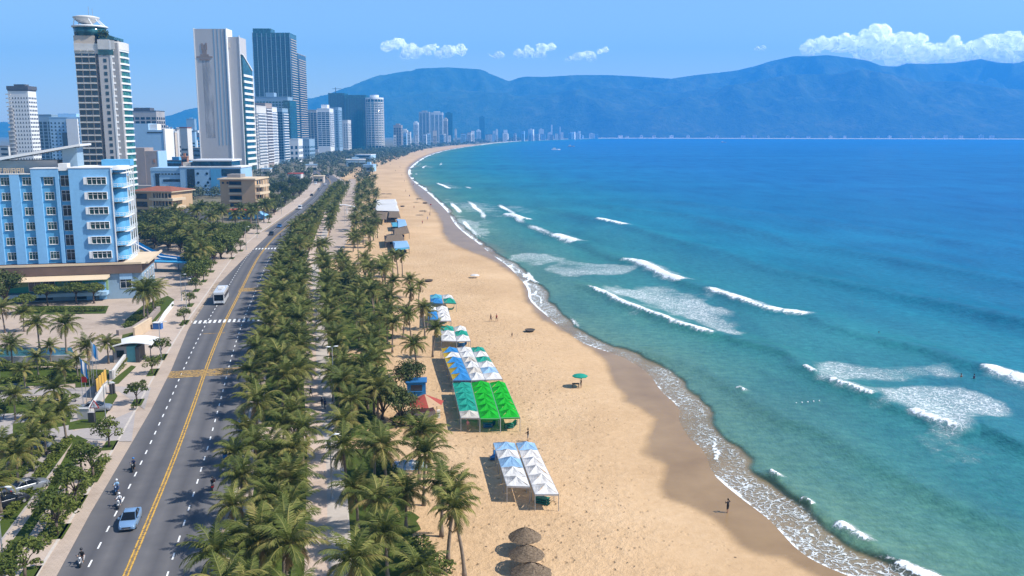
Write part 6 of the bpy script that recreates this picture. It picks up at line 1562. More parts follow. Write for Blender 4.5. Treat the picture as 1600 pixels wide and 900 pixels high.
for (a, b, m_, rz, lab) in ((22, 614, CBLACK, .1, 'black car parked on the hotel driveway behind a palm'), (45, 766, CGREY, .9, 'grey car parked under the palms in the middle of the lot'), (12, 790, CBLACK, .9, 'black car parked under the palms, nearest the picture edge'), (60, 705, CGREY, .2, 'grey car parked deeper under the palms of the lot'), (150, 642, CGREY, .2, 'pale car half hidden beside the striped entrance wall'), (305, 365, CWHITE, .4, 'white car parked by the dark-roofed pavilion'), (362, 358, CGREY, .3, 'grey car parked in the blue kiosk yard'), (375, 352, CWHITE, .3, 'white car parked in the blue kiosk yard')):
    p = P(a, b); sedan(lab, (p.x, p.y, .04), rz, m_, 'parked cars on the land side')

# ------------------------------------------------------------------ people
SKIN = N('skin', .6, .3).color((0.42, 0.24, 0.15)).m; HAIR = N('dark_hair', .6, .3).color((0.015, 0.012, 0.01)).m
CLOTH = {n: paint('cloth_' + n, c, .85, .1, 3.0) for n, c in dict(black=(.02, .02, .022), white=(.72, .73, .75), blue=(.04, .13, .38), lightblue=(.30, .50, .72), red=(.42, .05, .05), navy=(.02, .03, .08), grey=(.22, .23, .25), brown=(.14, .08, .05), pink=(.6, .25, .25), khaki=(.3, .24, .15)).items()}
def skin_body(joints, edges, radii, name, mats, parent, faces=None):
    """one continuous figure grown round a skeleton; material by height or by bone is set from faces(center)"""
    me = bpy.data.meshes.new(name); me.from_pydata(joints, edges, []); o = bpy.data.objects.new(name, me); COL.objects.link(o)
    sk = o.modifiers.new('skin', 'SKIN'); sk.use_smooth_shade = True
    for v, r in zip(me.skin_vertices[0].data, radii): v.radius = (r[0], r[1]) if isinstance(r, tuple) else (r, r)
    me.skin_vertices[0].data[0].use_root = True
    sb = o.modifiers.new('smooth', 'SUBSURF'); sb.levels = 1; sb.render_levels = 1
    bpy.context.view_layer.update(); m2 = bpy.data.meshes.new_from_object(o.evaluated_get(bpy.context.evaluated_depsgraph_get()))
    bpy.data.objects.remove(o); m2.name = name; m2.materials.clear()
    for m in mats: m2.materials.append(m)
    if faces:
        for p in m2.polygons: p.material_index = faces(p.center)
    for p in m2.polygons: p.use_smooth = True
    o = bpy.data.objects.new(name, m2); COL.objects.link(o); o.parent = parent; return o
def hand_verts(J, E, Rr, wrist, dirv, sidev):
    """palm, four fingers and a thumb hung on a wrist joint"""
    base = len(J); d = Vector(dirv).normalized(); s = Vector(sidev).normalized(); w = Vector(J[wrist])
    J.append(tuple(w + d * .06)); E.append((wrist, base)); Rr.append((.028, .018))
    for k, (o_, l) in enumerate(((-.027, .062), (-.009, .075), (.009, .070), (.027, .055))):
        b = len(J); J.append(tuple(w + d * .095 + s * o_)); J.append(tuple(w + d * (.095 + l * .9) + s * o_ * 1.1)); E.append((base, b)); E.append((b, b + 1)); Rr.append(.009); Rr.append(.008)
    b = len(J); J.append(tuple(w + d * .05 + s * -.045)); J.append(tuple(w + d * .085 + s * -.060)); E.append((base, b)); E.append((b, b + 1)); Rr.append(.010); Rr.append(.008)
def head(parent, c, hair=HAIR, rz=0.0, hat=None):
    h = MB().ball((0, 0, 0), (.085, .098, .118), 14, 10)
    h.ball((.0, .095, -.015), (.016, .022, .024), 6, 4).ball((-.088, 0, -.005), (.014, .024, .034), 6, 4).ball((.088, 0, -.005), (.014, .024, .034), 6, 4).ball((0, .088, -.06), (.03, .012, .010), 6, 4)
    return h
def figure(name, label, loc, rz, top, bottom, pose='stand', h=1.68, group=None, skin_legs=True, hold=None, helmet=None, skirt=False, cat='person'):
    """facing +y; z = 0 at the soles (or the seat support for riders)"""
    t = thing(name, label, cat, loc, rz, group); s = h / 1.7
    J = []; E = []; Rr = []
    def j(p, r, par=None):
        J.append(tuple(Vector(p) * s)); Rr.append(tuple(q * s for q in r) if isinstance(r, tuple) else r * s)
        if par is not None: E.append((par, len(J) - 1))
        return len(J) - 1
    if pose == 'ride':      # seated on a scooter, arms to the bars
        pz = .82; pel = j((0, 0, pz), (.15, .12)); ch = j((0, .06, pz + .30), (.17, .115), pel); nk = j((0, .08, pz + .50), .058, ch); hd = j((0, .11, pz + .60), .055, nk)
        for sd_ in (-1, 1):
            a = j((sd_ * .17, .08, pz + .43), .062, ch); b = j((sd_ * .25, .24, pz + .22), .046, a); c = j((sd_ * .29, .50, pz + .24), .034, b)
            hip = j((sd_ * .10, .03, pz - .03), .10, pel); kn = j((sd_ * .17, .42, pz - .04), .070, hip); an = j((sd_ * .15, .36, pz - .46), .045, kn); ft = j((sd_ * .15, .50, pz - .50), .040, an)
        hz = pz + .70; hy = .12
    else:
        lean = 0.0; st = .12 if pose == 'walk' else .03
        pz = .90; pel = j((0, 0, pz), (.145, .11)); ch = j((0, .0, pz + .32), (.17, .11), pel); nk = j((0, .0, pz + .53), .055, ch); hd = j((0, .015, pz + .60), .052, nk)
        for sd_ in (-1, 1):
            sw = sd_ * st
            a = j((sd_ * .175, 0, pz + .46), .060, ch)
            if pose == 'arms' : b = j((sd_ * .38, .02, pz + .34), .044, a); c = j((sd_ * .30, .14, pz + .56), .033, b)
            elif pose == 'carry': b = j((sd_ * .24, .10, pz + .22), .044, a); c = j((sd_ * .20, .32, pz + .20), .033, b)
            else: b = j((sd_ * .235, -sw * .6 - .01, pz + .20), .044, a); c = j((sd_ * .25, -sw * 1.2 + .05, pz - .05), .032, b)
            hip = j((sd_ * .09, 0, pz - .05), .098, pel); kn = j((sd_ * .10, sw + .03, .47), .066, hip); an = j((sd_ * .10, sw * 1.9 - .02, .085), .042, kn); ft = j((sd_ * .11, sw * 1.9 + .13, .04), .035, an)
        hz = pz + .70; hy = .02
    # hands with fingers on every wrist
    for w in [i for i in range(len(J)) if abs((Rr[i] if not isinstance(Rr[i], tuple) else 1) - (.034 if pose == 'ride' else (.033 if pose in ('arms', 'carry') else .032)) * s) < 1e-6]:
        par = [e[0] for e in E if e[1] == w][0]; d = Vector(J[w]) - Vector(J[par]); hand_verts(J, E, Rr, w, d, (0, 1, 0) if abs(d.y) < .5 * d.length else (1, 0, 0))
    zc = pz * s
    mats = [SKIN, CLOTH[top], CLOTH[bottom]]
    def fc(c):
        r = math.hypot(c.x, 0)
        if pose == 'ride':
            if c.z > (pz + .54) * s: return 0
            if c.y > .40 * s and c.z > (pz + .08) * s: return 0
            if c.z > (pz + .05) * s: return 1
            return 2 if (c.z > (pz - .40) * s) else 0
        if c.z > (pz + .54) * s: return 0
        if abs(c.x) > .205 * s and c.z < (pz + .33) * s: return 0
        if c.z > (pz + .02) * s: return 1
        if c.z > (.48 if skin_legs else .12) * s: return 2
        return 0
    skin_body(J, E, Rr, 'body', mats, t, fc)
    hd_ = head(t, None); o = hd_.build('head', SKIN, t, True); o.location = (0, hy * s, hz * s + .02); o.scale = (s, s, s)
    if helmet:
        hm = MB().lathe([(.132, -.05), (.142, .02), (.125, .09), (.08, .135), (.01, .15)], 16).build('helmet', helmet, t, True); hm.location = (0, hy * s - .01, hz * s + .035); hm.scale = (s, s * 1.1, s)
    else:
        hr = MB().lathe([(.098, -.03), (.105, .03), (.09, .09), (.05, .125), (.01, .135)], 14).ball((0, -.045, -.03), (.085, .06, .10), 8, 6).build('hair', HAIR, t, True); hr.location = (0, hy * s - .012, hz * s + .03); hr.scale = (s, s, s)
    if skirt: MB().lathe([(.16 * s, pz * s + .05), (.30 * s, .45 * s)], 14, cap=False).build('skirt', CLOTH[bottom], t, True)
    return t
def scooter(label, loc, rz, mat, group):
    """facing +y"""
    t = thing('motor_scooter', label, 'motor scooter', loc, rz, group)
    for y in (-.62, .62):
        w = MB().lathe([(.16, -.05), (.255, -.045), (.27, 0), (.255, .045), (.16, .05)], 16).build('wheel', RUB, t, True); w.rotation_euler = (0, math.pi / 2, 0); w.location = (0, y, .27)
        MB().lathe([(.15, -.03), (.03, -.045), (.03, .045), (.15, .03)], 10).build('rim', CHROME, w)
    loft([(-.16, [(-.80, .42), (-.85, .60), (-.50, .74), (-.10, .72), (.05, .50), (.05, .32), (-.3, .28)]), (.16, [(-.80, .42), (-.85, .60), (-.50, .74), (-.10, .72), (.05, .50), (.05, .32), (-.3, .28)])], 'body', mat, t, True)
    MB().prism([(-.17, .02), (.17, .02), (.14, .45), (-.14, .45)], .27, .33).build('footboard', STEELD, t)
    sh = MB(); sh.quad((-.2, .38, .32), (.2, .38, .32), (.17, .56, .95), (-.17, .56, .95)); sh.quad((-.2, .46, .32), (-.17, .62, .95), (.17, .62, .95), (.2, .46, .32)); sh.quad((-.2, .38, .32), (-.17, .56, .95), (-.17, .62, .95), (-.2, .46, .32)); sh.quad((.2, .46, .32), (.17, .62, .95), (.17, .56, .95), (.2, .38, .32)); sh.build('front_shield', mat, t)
    MB().tube([(0, .66, .27), (0, .60, .6), (0, .52, 1.02)], .035, 6).build('fork', STEELD, t); MB().tube([(-.33, .46, 1.04), (-.12, .52, 1.03), (.12, .52, 1.03), (.33, .46, 1.04)], .022, 6).build('handlebar', STEELD, t)
    MB().ball((0, .60, .98), (.13, .10, .09), 10, 6).build('headlamp_cowl', mat, t, True); MB().ball((0, .675, .97), (.08, .04, .055), 8, 5).build('headlight', LAMPW, t, True)
    MB().box(-.14, -.78, .735, .14, -.02, .80).build('seat', STEELD, t, bevel=.03); MB().ball((0, .66, .52), (.06, .2, .09), 8, 5).build('front_mudguard', mat, t, True)
    for s in (-1, 1): MB().tube([(s * .26, .48, 1.05), (s * .32, .50, 1.22)], .012, 5).ball((s * .33, .50, 1.25), (.06, .02, .04), 6, 4).build('mirror', STEELD, t)
    MB().tube([(.17, -.2, .3), (.2, -.75, .38)], .05, 6).build('exhaust', CHROME, t); MB().box(-.1, -.87, .55, .1, -.82, .63).build('tail_lamp', LAMPR, t)
    return t
SC = [(128, 882, 'white', (0.75, .75, .75), 'black', 'brown', 'dark', 'white scooter with a brown-clad rider, nearest the camera', 'person in dark helmet and brown top riding the nearest scooter', True),
      (187, 792, 'white2', (0.74, .76, .78), 'white', 'navy', 'white', 'white scooter just ahead of the silver sedan', 'person in white top and white helmet riding just ahead of the sedan', True),
      (183, 770, 'blue', (0.06, .14, .30), 'lightblue', 'navy', 'white', 'blue scooter closest to the kerb, behind the white one', 'person in light blue top and white helmet on the blue scooter', True),
      (209, 735, 'black', (0.03, .03, .035), 'navy', 'black', 'blue', 'black scooter farthest back in the group of four', 'person in navy top and blue helmet on the rearmost black scooter', True),
      (333, 764, 'dark', (0.10, .02, .02), 'black', 'grey', 'dark', 'dark scooter heading away beside a palm shadow', 'person in black riding the dark scooter away from camera', False),
      (375, 668, 'teal', (0.03, .22, .26), 'blue', 'black', 'blue', 'teal scooter at the seaward kerb under the palms', 'person in blue riding the teal scooter near the seaward kerb', False)]
HELM = dict(dark=paint('dark_helmet', (.03, .03, .035), .3), white=paint('white_helmet', (.75, .76, .78), .3), blue=paint('blue_helmet', (.05, .18, .45), .3))
for (a, b, n_, c, top_, bot_, hm, lab1, lab2, tw) in SC:
    p = P(a, b, -.09); rz = road_obj_rz(p.y, tw) - math.pi / 2
    scooter(lab1, (p.x, p.y, -.095), rz, CARP('scooter_' + n_, c), 'scooters on the road')
    d = Vector((-math.sin(rz), math.cos(rz))) * -.30
    figure('person', lab2, (p.x + d.x, p.y + d.y, -.10), rz, top_, bot_, 'ride', group='scooter riders', helmet=HELM[hm], skin_legs=False)
BP = 'people on the beach'
def beach_person(a, b, rz, top_, bot_, pose, lab, h=1.68, z=.0, **k):
    p = P(a, b); return figure('person', lab, (p.x, p.y, z), rz, top_, bot_, pose, h, BP, **k)
beach_person(1137, 800, .6, 'black', 'black', 'arms', 'person in dark swimwear on wet sand, arms raised to the head', z=-.12)
beach_person(825, 689, 1.2, 'black', 'grey', 'carry', 'person in dark clothes walking beyond the white tents', h=1.75)
beach_person(767, 502, 2.5, 'brown', 'navy', 'walk', 'person with tanned back, one of a pair strolling mid-beach')
beach_person(776, 502, 2.6, 'red', 'black', 'walk', 'person in red top, seaward one of the strolling pair')
beach_person(731, 672, 2.9, 'pink', 'khaki', 'stand', 'person in pink top standing at the mouth of the teal tent', h=1.6)
beach_person(664, 333, .2, 'black', 'navy', 'walk', 'person near the slim pole far up the beach')
beach_person(800, 527, .2, 'black', 'black', 'stand', 'person crouched low on open sand below the strolling pair', h=1.0)
beach_person(1373, 523, .5, 'black', 'navy', 'stand', 'swimmer standing alone in the shallows behind the spent foam', z=-1.0)
beach_person(1522, 590, .5, 'navy', 'navy', 'stand', 'swimmer chest-deep closer to the breaker', z=-1.05); beach_person(1502, 588, .5, 'brown', 'navy', 'stand', 'swimmer chest-deep on the foam side of the other bather', z=-1.2)
beach_person(908, 606, 2.0, 'black', 'khaki', 'stand', 'person in dark top under the lone green parasol', h=1.6)
for (a, b, tp, bt, lab) in ((486, 620, 'black', 'black', 'person in black walking on the promenade by the dark bin'), (508, 640, 'navy', 'black', 'person in navy on the promenade crossing'), (503, 638, 'black', 'grey', 'person in black and grey on the promenade crossing'), (438, 345 + 26, 'black', 'navy', 'person on the pavement near the second crossing'), (243, 489, 'brown', 'black', 'person standing on the plaza by the palm clump')):
    p = P(a, b); figure('person', lab, (p.x, p.y, .06), random.uniform(0, 6), tp, bt, 'walk', group='walkers', skin_legs=False)
for i in range(16):
    a = [640, 646, 652, 632, 628, 660, 668, 671, 618, 625, 650, 700, 634, 647, 610, 742][i]; b = [308, 290, 314, 284, 275, 350, 344, 337, 268, 262, 276, 245, 300, 326, 258, 236][i]
    beach_person(a, b, i * .7, ['black', 'red', 'blue', 'navy'][i % 4], ['navy', 'black'][i % 2], 'walk', 'tiny far-off person in ' + ['black', 'red', 'blue', 'navy'][i % 4] + ' on the sand, ' + ('near the far waterline' if a > 640 else 'by the upper beach') + (' past the stalls' if b < 300 else ' beside the stalls'))

# ------------------------------------------------------------------ tents on the sand
def fabric(n, c):
    if 'tent_' + n in MATS: return MATS['tent_' + n]
    k = N('tent_' + n, .75, .25); nn = k.noise(1.2, 4, .6, k.obj()); n2 = k.noise(.4, 3, .6, k.obj())
    col = k.ramp(k.math('ADD', k.math('MULTIPLY', nn, .5), k.math('MULTIPLY', n2, .5)), [(.3, tuple(x * .78 for x in c)), (.5, c), (.7, tuple(min(1, x * 1.06) for x in c))]); k.color(col)
    t = k.n('ShaderNodeBsdfTranslucent'); k.l(col, t.inputs[0]); mx = k.n('ShaderNodeMixShader'); mx.inputs[0].default_value = .25
    k.l(k.b.outputs[0], mx.inputs[1]); k.l(t.outputs[0], mx.inputs[2]); k.l(mx.outputs[0], k.out.inputs['Surface']); k.bump(nn, .35, .08)
    MATS['tent_' + n] = k.m; return k.m
TW = fabric('white', (.72, .71, .69)); TLB = fabric('light_blue', (.30, .50, .72)); TB = fabric('blue', (.04, .24, .55)); TTEAL = fabric('teal', (.02, .33, .24)); TG = fabric('green', (.010, .42, .022)); TY = fabric('yellow', (.62, .42, .04)); TWG = fabric('stained_white', (.60, .55, .48)); TCY = fabric('cyan', (.10, .40, .55))
def tent_column(label, far_l, far_r, near_l, near_r, mats, group, z=2.05, rise=.75, name='market_tent', side_mat=None, seed=1, split=None):
    """one long awning of pyramid bays: corners given where they are seen in the photograph at canopy height"""
    A, B, C, D = [P(q[0], q[1], z) for q in (far_l, far_r, near_r, near_l)]
    o = (A + B + C + D) / 4; o.z = 0
    t = thing(name, label, 'tent', (o.x, o.y, 0), 0, group); n = len(mats); rs = random.Random(seed)
    L = lambda f, g: (A.lerp(D, f)).lerp(B.lerp(C, f), g) - o
    for i, m_ in enumerate(mats):
        f0, f1 = i / n, (i + 1) / n; ms = m_ if isinstance(m_, tuple) else (m_,)
        mb = MB(); cs = [L(f0, .0), L(f0, 1.0), L(f1, 1.0), L(f1, .0)]; ap = L((f0 + f1) / 2, .5) + Vector((rs.uniform(-.12, .12), rs.uniform(-.12, .12), rise * rs.uniform(.85, 1.15)))
        in_ = [c.lerp(L((f0 + f1) / 2, .5), .012) for c in cs]; K = 5
        for e in range(4):
            a, b = in_[e], in_[(e + 1) % 4]; sag = rs.uniform(.04, .13); mb.cur = min(len(ms) - 1, 1 if (e == 3 and len(ms) > 1) else 0)
            rows = []
            for r in range(K + 1):
                v = r / K; row = []
                for c in range(K + 1):
                    u = c / K; p_ = a.lerp(b, u).lerp(ap, v); p_ = p_ + Vector((0, 0, -sag * math.sin(math.pi * v) * (.6 + .8 * math.sin(math.pi * u)) + .05 * math.sin(9 * u + 5 * v + i) * (1 - v) * v * 4)); row.append(p_)
                rows.append(row)
            for r in range(K):
                for c in range(K): mb.quad(rows[r][c], rows[r][c + 1], rows[r + 1][c + 1], rows[r + 1][c])
            q = [a + Vector((0, 0, -.22)), b + Vector((0, 0, -.22))]; mb.quad(q[0], q[1], b, a)
        ob = mb.build('canopy_panel', list(ms), t, False)
    for i in range(n + 1):
        for g in (0, 1):
            q = L(i / n, g); MB().tube([(q.x, q.y, -.05), (q.x, q.y, z + .0)], .045, 6).build('post', STEELG, t)
    rl = MB()
    for g in (.0, 1.0): a, b = L(0, g), L(1, g); rl.tube([tuple(a + Vector((0, 0, -.03))), tuple(b + Vector((0, 0, -.03)))], .035, 5)
    for i in range(n + 1): a, b = L(i / n, 0), L(i / n, 1); rl.tube([tuple(a + Vector((0, 0, -.03))), tuple(b + Vector((0, 0, -.03)))], .03, 5)
    rl.build('rail_frame', STEELG, t)
    return t
GT = 'awning tents on the sand'
tent_column('white and light-blue tent row of five bays, inland half of the near block', (770.7, 691.7), (804, 692), (792, 759), (828, 760), [TLB, TW, TLB, TW, TW], GT, seed=2)
tent_column('white tent row of six bays with light-blue far end, seaward half of the near block', (806.5, 691.7), (835, 692), (836, 772), (873, 772), [TLB, TW, TW, TW, TW, TW], GT, seed=3)
tent_column('teal tent row with white near end beside the bright green ones', (707, 598), (735.5, 598), (720, 652.5), (749, 653), [TTEAL] * 5 + [TWG], GT, rise=.6, seed=4)
tent_column('bright green tent row, inland one of the green pair', (736, 598), (764.5, 598), (750, 654), (781.5, 654), [TG] * 6, GT, rise=.75, seed=5)
tent_column('bright green tent row, seaward one of the green pair', (765, 598), (789, 598), (782, 653), (812.5, 652), [TG] * 6, GT, rise=.75, seed=6)
tent_column('blue-roofed tent row with yellow inland edge', (689, 544), (713.5, 544), (707.5, 594), (736, 594), [(TB, TY), (TW, TY), (TB, TY), (TB, TY), (TB, TY), (TB, TY)], GT, seed=7)
tent_column('all-white tent row between the blue one and the teal-striped one', (714, 543), (735.5, 543), (736.5, 594), (758, 593), [TW, TW, TWG, TW, TWG, TW], GT, seed=8)
tent_column('white tent row with two teal bays at its far end', (736, 543), (755, 543), (758.5, 593), (785, 592), [TTEAL, TW, TTEAL, TW, TLB, TW], GT, seed=9)
tent_column('white tent with teal far bay, inland one of the small pair', (688.5, 510), (708, 510), (690, 532), (713, 533), [TTEAL, TW, TW], GT, seed=10)
tent_column('white tent with teal band in the middle, seaward one of the small pair', (709.5, 511), (727, 511), (713.5, 533), (735, 532.5), [TW, TTEAL, TW], GT, seed=11)
tent_column('blue and white tent behind the small teal-banded pair, inland side', (668, 481), (681, 480), (668, 499), (685, 499), [TW, TB, TB], GT, seed=12)
tent_column('white ribbed tent behind the small teal-banded pair, seaward side', (682, 480), (699, 480), (686, 501), (705, 501), [TW, TW, TW, TW], GT, seed=13)
tent_column('blue striped canopy at the farthest end of the tent line, inland', (672, 461), (690, 461), (673, 473), (692, 474), [TCY, TB], GT, seed=14)
tent_column('pale cyan and teal canopy at the farthest end of the tent line, seaward', (691, 461), (706, 462), (694, 473), (713, 474), [TW, TTEAL], GT, seed=15)
# clutter under the tents
def stack(name, label, a, b, mat, cat, n=3, s=1.0, rz=0.0):
    p = P(a, b); t = thing(name, label, cat, (p.x, p.y, 0), rz)
    for i in range(n):
        z = .04 + i * .27 * s
        MB().box(-.95 * s, -.35 * s, z, .55 * s, .35 * s, z + .12 * s).build('seat', mat, t, bevel=.02)
        q = MB(); q.quad((.5 * s, -.35 * s, z + .02), (1.05 * s, -.35 * s, z + .5 * s), (1.05 * s, .35 * s, z + .5 * s), (.5 * s, .35 * s, z + .02)); q.quad((.5 * s, .35 * s, z + .1), (1.05 * s, .35 * s, z + .58 * s), (1.05 * s, -.35 * s, z + .58 * s), (.5 * s, -.35 * s, z + .1)); q.build('backrest', mat, t)
        for (x, y) in ((-.85, -.3), (-.85, .3), (.45, -.3), (.45, .3)): MB().box(x * s - .03, y * s - .03, z - .04 if i == 0 else z - .12, x * s + .03, y * s + .03, z + .005).build('leg', STEELG, t)
    return t
GP = paint('green_plastic', (.02, .17, .12), .5); BPL = paint('blue_plastic', (.03, .15, .36), .5)
stack('lounge_chair_stack', 'green plastic loungers stacked under the nearest white tent bay', 850, 787, GP, 'loungers', 3, 1.1, -.5); stack('lounge_chair_stack', 'blue loungers piled at the inland edge of the near white tents', 772, 716, BPL, 'loungers', 2, .9, 1.3)
stack('lounge_chair_stack', 'dark green loungers piled under the seaward green tent', 797, 668, GP, 'loungers', 3, .9, .4); stack('lounge_chair_stack', 'blue loungers stacked under the inland green tent', 764, 667, BPL, 'loungers', 3, .9, .2); stack('lounge_chair_stack', 'blue loungers at the front of the all-white tent row', 745, 600, BPL, 'loungers', 3, .8, .2); stack('lounge_chair_stack', 'blue loungers under the white tent with teal band', 722, 541, BPL, 'loungers', 3, .9, .2)
stack('lounge_chair_stack', 'blue loungers before the blue and white tent', 692, 506, BPL, 'loungers', 3, .8, .1); stack('lounge_chair_stack', 'teal loungers beside the farthest canopy', 704, 484, GP, 'loungers', 2, .8, .1)
# thatched parasols
THATCH = N('thatch', .95, .05); _n = THATCH.noise(3.5, 5, .7, THATCH.scaled(THATCH.obj(), (1, 1, 4))); THATCH.color(THATCH.ramp(_n, [(.3, (.075, .055, .038)), (.5, (.17, .125, .085)), (.72, (.28, .215, .15))])); THATCH.bump(_n, .9, .12); THATCH = THATCH.m
def thatch(label, a, b, z, r, seed):
    """a, b: where the tip is seen"""
    p = P(a, b, z + .25); rs = random.Random(seed); t = thing('thatched_parasol', label, 'parasol', (p.x, p.y, 0), rs.uniform(0, 6), 'thatched parasols'); h = z - .95
    V = []; Fc = []
    tiers = [(r * 1.0, 0, r * .60, .48), (r * .68, .36, r * .36, .72), (r * .42, .62, .06, .98)]
    mb = MB(); n = 40
    for (r0, z0, r1, z1) in tiers:
        b_ = len(mb.v)
        for k in range(n):
            a_ = 2 * math.pi * k / n; j = rs.uniform(-.09, .06); mb.v += [(math.cos(a_) * (r0 + j), math.sin(a_) * (r0 + j), h + z0 - rs.uniform(0, .10)), (math.cos(a_) * r1, math.sin(a_) * r1, h + z1), (math.cos(a_) * (r0 + j - .08), math.sin(a_) * (r0 + j - .08), h + z0 - .04)]
        for k in range(n):
            k2 = (k + 1) % n; q = lambda x, y: b_ + x * 3 + y
            mb.f += [(q(k, 0), q(k2, 0), q(k2, 1), q(k, 1)), (q(k2, 0), q(k, 0), q(k, 2), q(k2, 2))]; mb.mi += [0, 0]
    mb.build('thatch', THATCH, t); MB().tube([(0, 0, h + .9), (.01, 0, h + 1.22)], [.07, .02], 6).build('finial', THATCH, t)
    MB().tube([(0, 0, -.1), (0, 0, h + .9)], .055, 8).build('pole', BARK, t)
    rb = MB()
    for k in range(8): a_ = k * math.pi / 4; rb.tube([(0, 0, h + .75), (math.cos(a_) * r * .85, math.sin(a_) * r * .85, h + .04)], .025, 4)
    rb.build('rib', BARK, t)
thatch('thatched parasol farthest from camera in the row of three', 820, 821, 2.55, 1.72, 1); thatch('middle thatched parasol in the row of three', 823, 848, 2.55, 1.76, 2); thatch('nearest thatched parasol, cut by the bottom of the picture', 830, 876, 2.6, 1.95, 3)
# green parasol with table
def parasol(label, a, b, mat, r=1.15, h=2.1, rs_=1):
    p = P(a, b); t = thing('beach_parasol', label, 'parasol', (p.x, p.y, 0)); mb = MB(); n = 8
    for k in range(n):
        a0, a1 = 2 * math.pi * k / n, 2 * math.pi * (k + 1) / n; e0, e1 = (math.cos(a0) * r, math.sin(a0) * r, h - .32), (math.cos(a1) * r, math.sin(a1) * r, h - .32); tp = (0, 0, h)
        m0 = (math.cos(a0) * r * .55, math.sin(a0) * r * .55, h - .10); m1 = (math.cos(a1) * r * .55, math.sin(a1) * r * .55, h - .10); mb.quad(e0, e1, m1, m0); mb.quad(m0, m1, tp); mb.quad((e0[0], e0[1], e0[2] - .13), (e1[0], e1[1], e1[2] - .13), e1, e0)
    mb.build('canopy', mat, t); MB().tube([(0, 0, -.1), (0, 0, h)], .025, 6).build('pole', STEELW, t); return t
parasol('lone green parasol near the wet sand', 906, 604, TTEAL, 1.3, 2.2)
def table_set():
    p = P(904, 605); t = thing('drinks_table', 'dark wooden table in the shade of the green parasol', 'table', (p.x - .5, p.y - .3, 0)); w = paint('dark_wood', (.10, .065, .04), .8, .2, 3)
    MB().box(-.6, -.4, .66, .6, .4, .72).build('tabletop', w, t)
    for (x, y) in ((-.5, -.3), (.5, -.3), (-.5, .3), (.5, .3)): MB().box(x - .04, y - .04, 0, x + .04, y + .04, .66).build('leg', w, t)
table_set()
# round boats and things on the open sand
def basket_boat(label, a, b, mat, s=1.0):
    p = P(a, b); t = thing('basket_boat', label, 'boat', (p.x, p.y, 0)); MB().lathe([(.35 * s, .02), (.85 * s, .10), (1.1 * s, .42 * s), (1.0 * s, .42 * s), (.8 * s, .16)], 18).build('hull', mat, t, True); MB().lathe([(1.1 * s, .42 * s), (1.15 * s, .46 * s), (1.05 * s, .48 * s)], 18, cap=False).build('rim', BARK, t); MB().box(-1.0 * s, -.12, .34 * s, 1.0 * s, .12, .40 * s).build('thwart', BARK, t)
DK = paint('tarred_basket', (.05, .045, .04), .8, .2, 3)
basket_boat('dark round basket boat beached on open sand near the strolling pair', 828, 518, DK, 1.0); basket_boat('dark basket boat near the sandy gap in the grove', 670, 440, DK, 1.1); basket_boat('small basket boat far up near the waterline', 664, 318, DK, 1.3); basket_boat('basket boat on the far sand beside the dark parasols', 629, 323, DK, 1.2)
parasol('low white parasol alone on sand before the grove', 742, 434, TW, 1.4, 1.1)
for i, (a, b, lab) in enumerate(((599, 308, 'dark thatch parasol beyond the white-roofed stall, inland'), (608, 308, 'dark thatch parasol beyond the white-roofed stall, seaward'), (655, 316, 'dark parasol near the far waterline'), (661, 336, 'low dark shelter near the slim pole'))): parasol(lab, a, b, THATCH, 2.2, 2.4)
# far stalls
def stall(label, pts, z, mat, rise, cat='stall', name='beach_stall', group='stalls far up the beach'):
    A, B, C, D = [P(q[0], q[1], z) for q in pts]; o = (A + B + C + D) / 4; o.z = 0; t = thing(name, label, cat, (o.x, o.y, 0), 0, group); c = [q - o for q in (A, B, C, D)]
    r0, r1 = c[0].lerp(c[3], .5) + Vector((0, 0, rise)), c[1].lerp(c[2], .5) + Vector((0, 0, rise)); r0 = r0.lerp(r1, .12); r1 = r1.lerp(r0, .12)
    mb = MB(); mb.quad(c[3], c[2], r1, r0); mb.quad(c[1], c[0], r0, r1); mb.quad(c[0], c[3], r0); mb.quad(c[2], c[1], r1)
    ob = mb.build('roof', mat, t); md = ob.modifiers.new('thick', 'SOLIDIFY'); md.thickness = .12; md.offset = -1
    for q in c + [c[0].lerp(c[1], .5), c[3].lerp(c[2], .5)]: MB().tube([(q.x * .96, q.y * .96, -.05), (q.x * .96, q.y * .96, z)], .07, 5).build('post', BARK, t)
    q = c[0].lerp(c[2], .5); MB().box(q.x - 1.6, q.y - .6, 0, q.x + 1.6, q.y + .6, .9).build('counter', DK, t)
stall('white-roofed stall, rearmost of the far stalls', [(585, 312), (618, 311), (621, 318), (586, 319)], 2.6, TW, .5); stall('broad white ribbed roof stall in front of the rearmost one', [(585, 320), (620, 318), (624, 330), (588, 329)], 2.6, TW, .4); stall('brown thatched stall with open dark front, wide one', [(580, 331), (606, 331), (604, 343), (578, 342)], 2.4, THATCH, .9); stall('brown thatched stall beside the broad white roof', [(606, 330), (623, 330), (626, 340), (607, 340)], 2.4, THATCH, .7)
stall('pale blue canopy between two thatched stalls', [(619, 342), (633, 343), (636, 352), (622, 355)], 2.3, TLB, .6); stall('bright blue low canopy beside the pale blue one', [(611, 348), (621, 347), (624, 354), (613, 354)], 2.1, TCY, .3); stall('thatched stall nearest the pale blue canopy', [(611, 358), (636, 353), (640, 364), (616, 368)], 2.4, THATCH, .9); stall('ragged thatched stall behind the front blue canopy', [(600, 368), (628, 366), (632, 375), (602, 378)], 2.4, THATCH, .9)
stall('front blue and white canopy of the far stalls', [(613, 377), (636, 376), (640, 386), (616, 388)], 2.3, TLB, .6); stall('cyan skirted canopy at the very front of the far stalls', [(616, 384), (639, 382), (640, 388), (617, 391)], 2.0, TCY, .3)
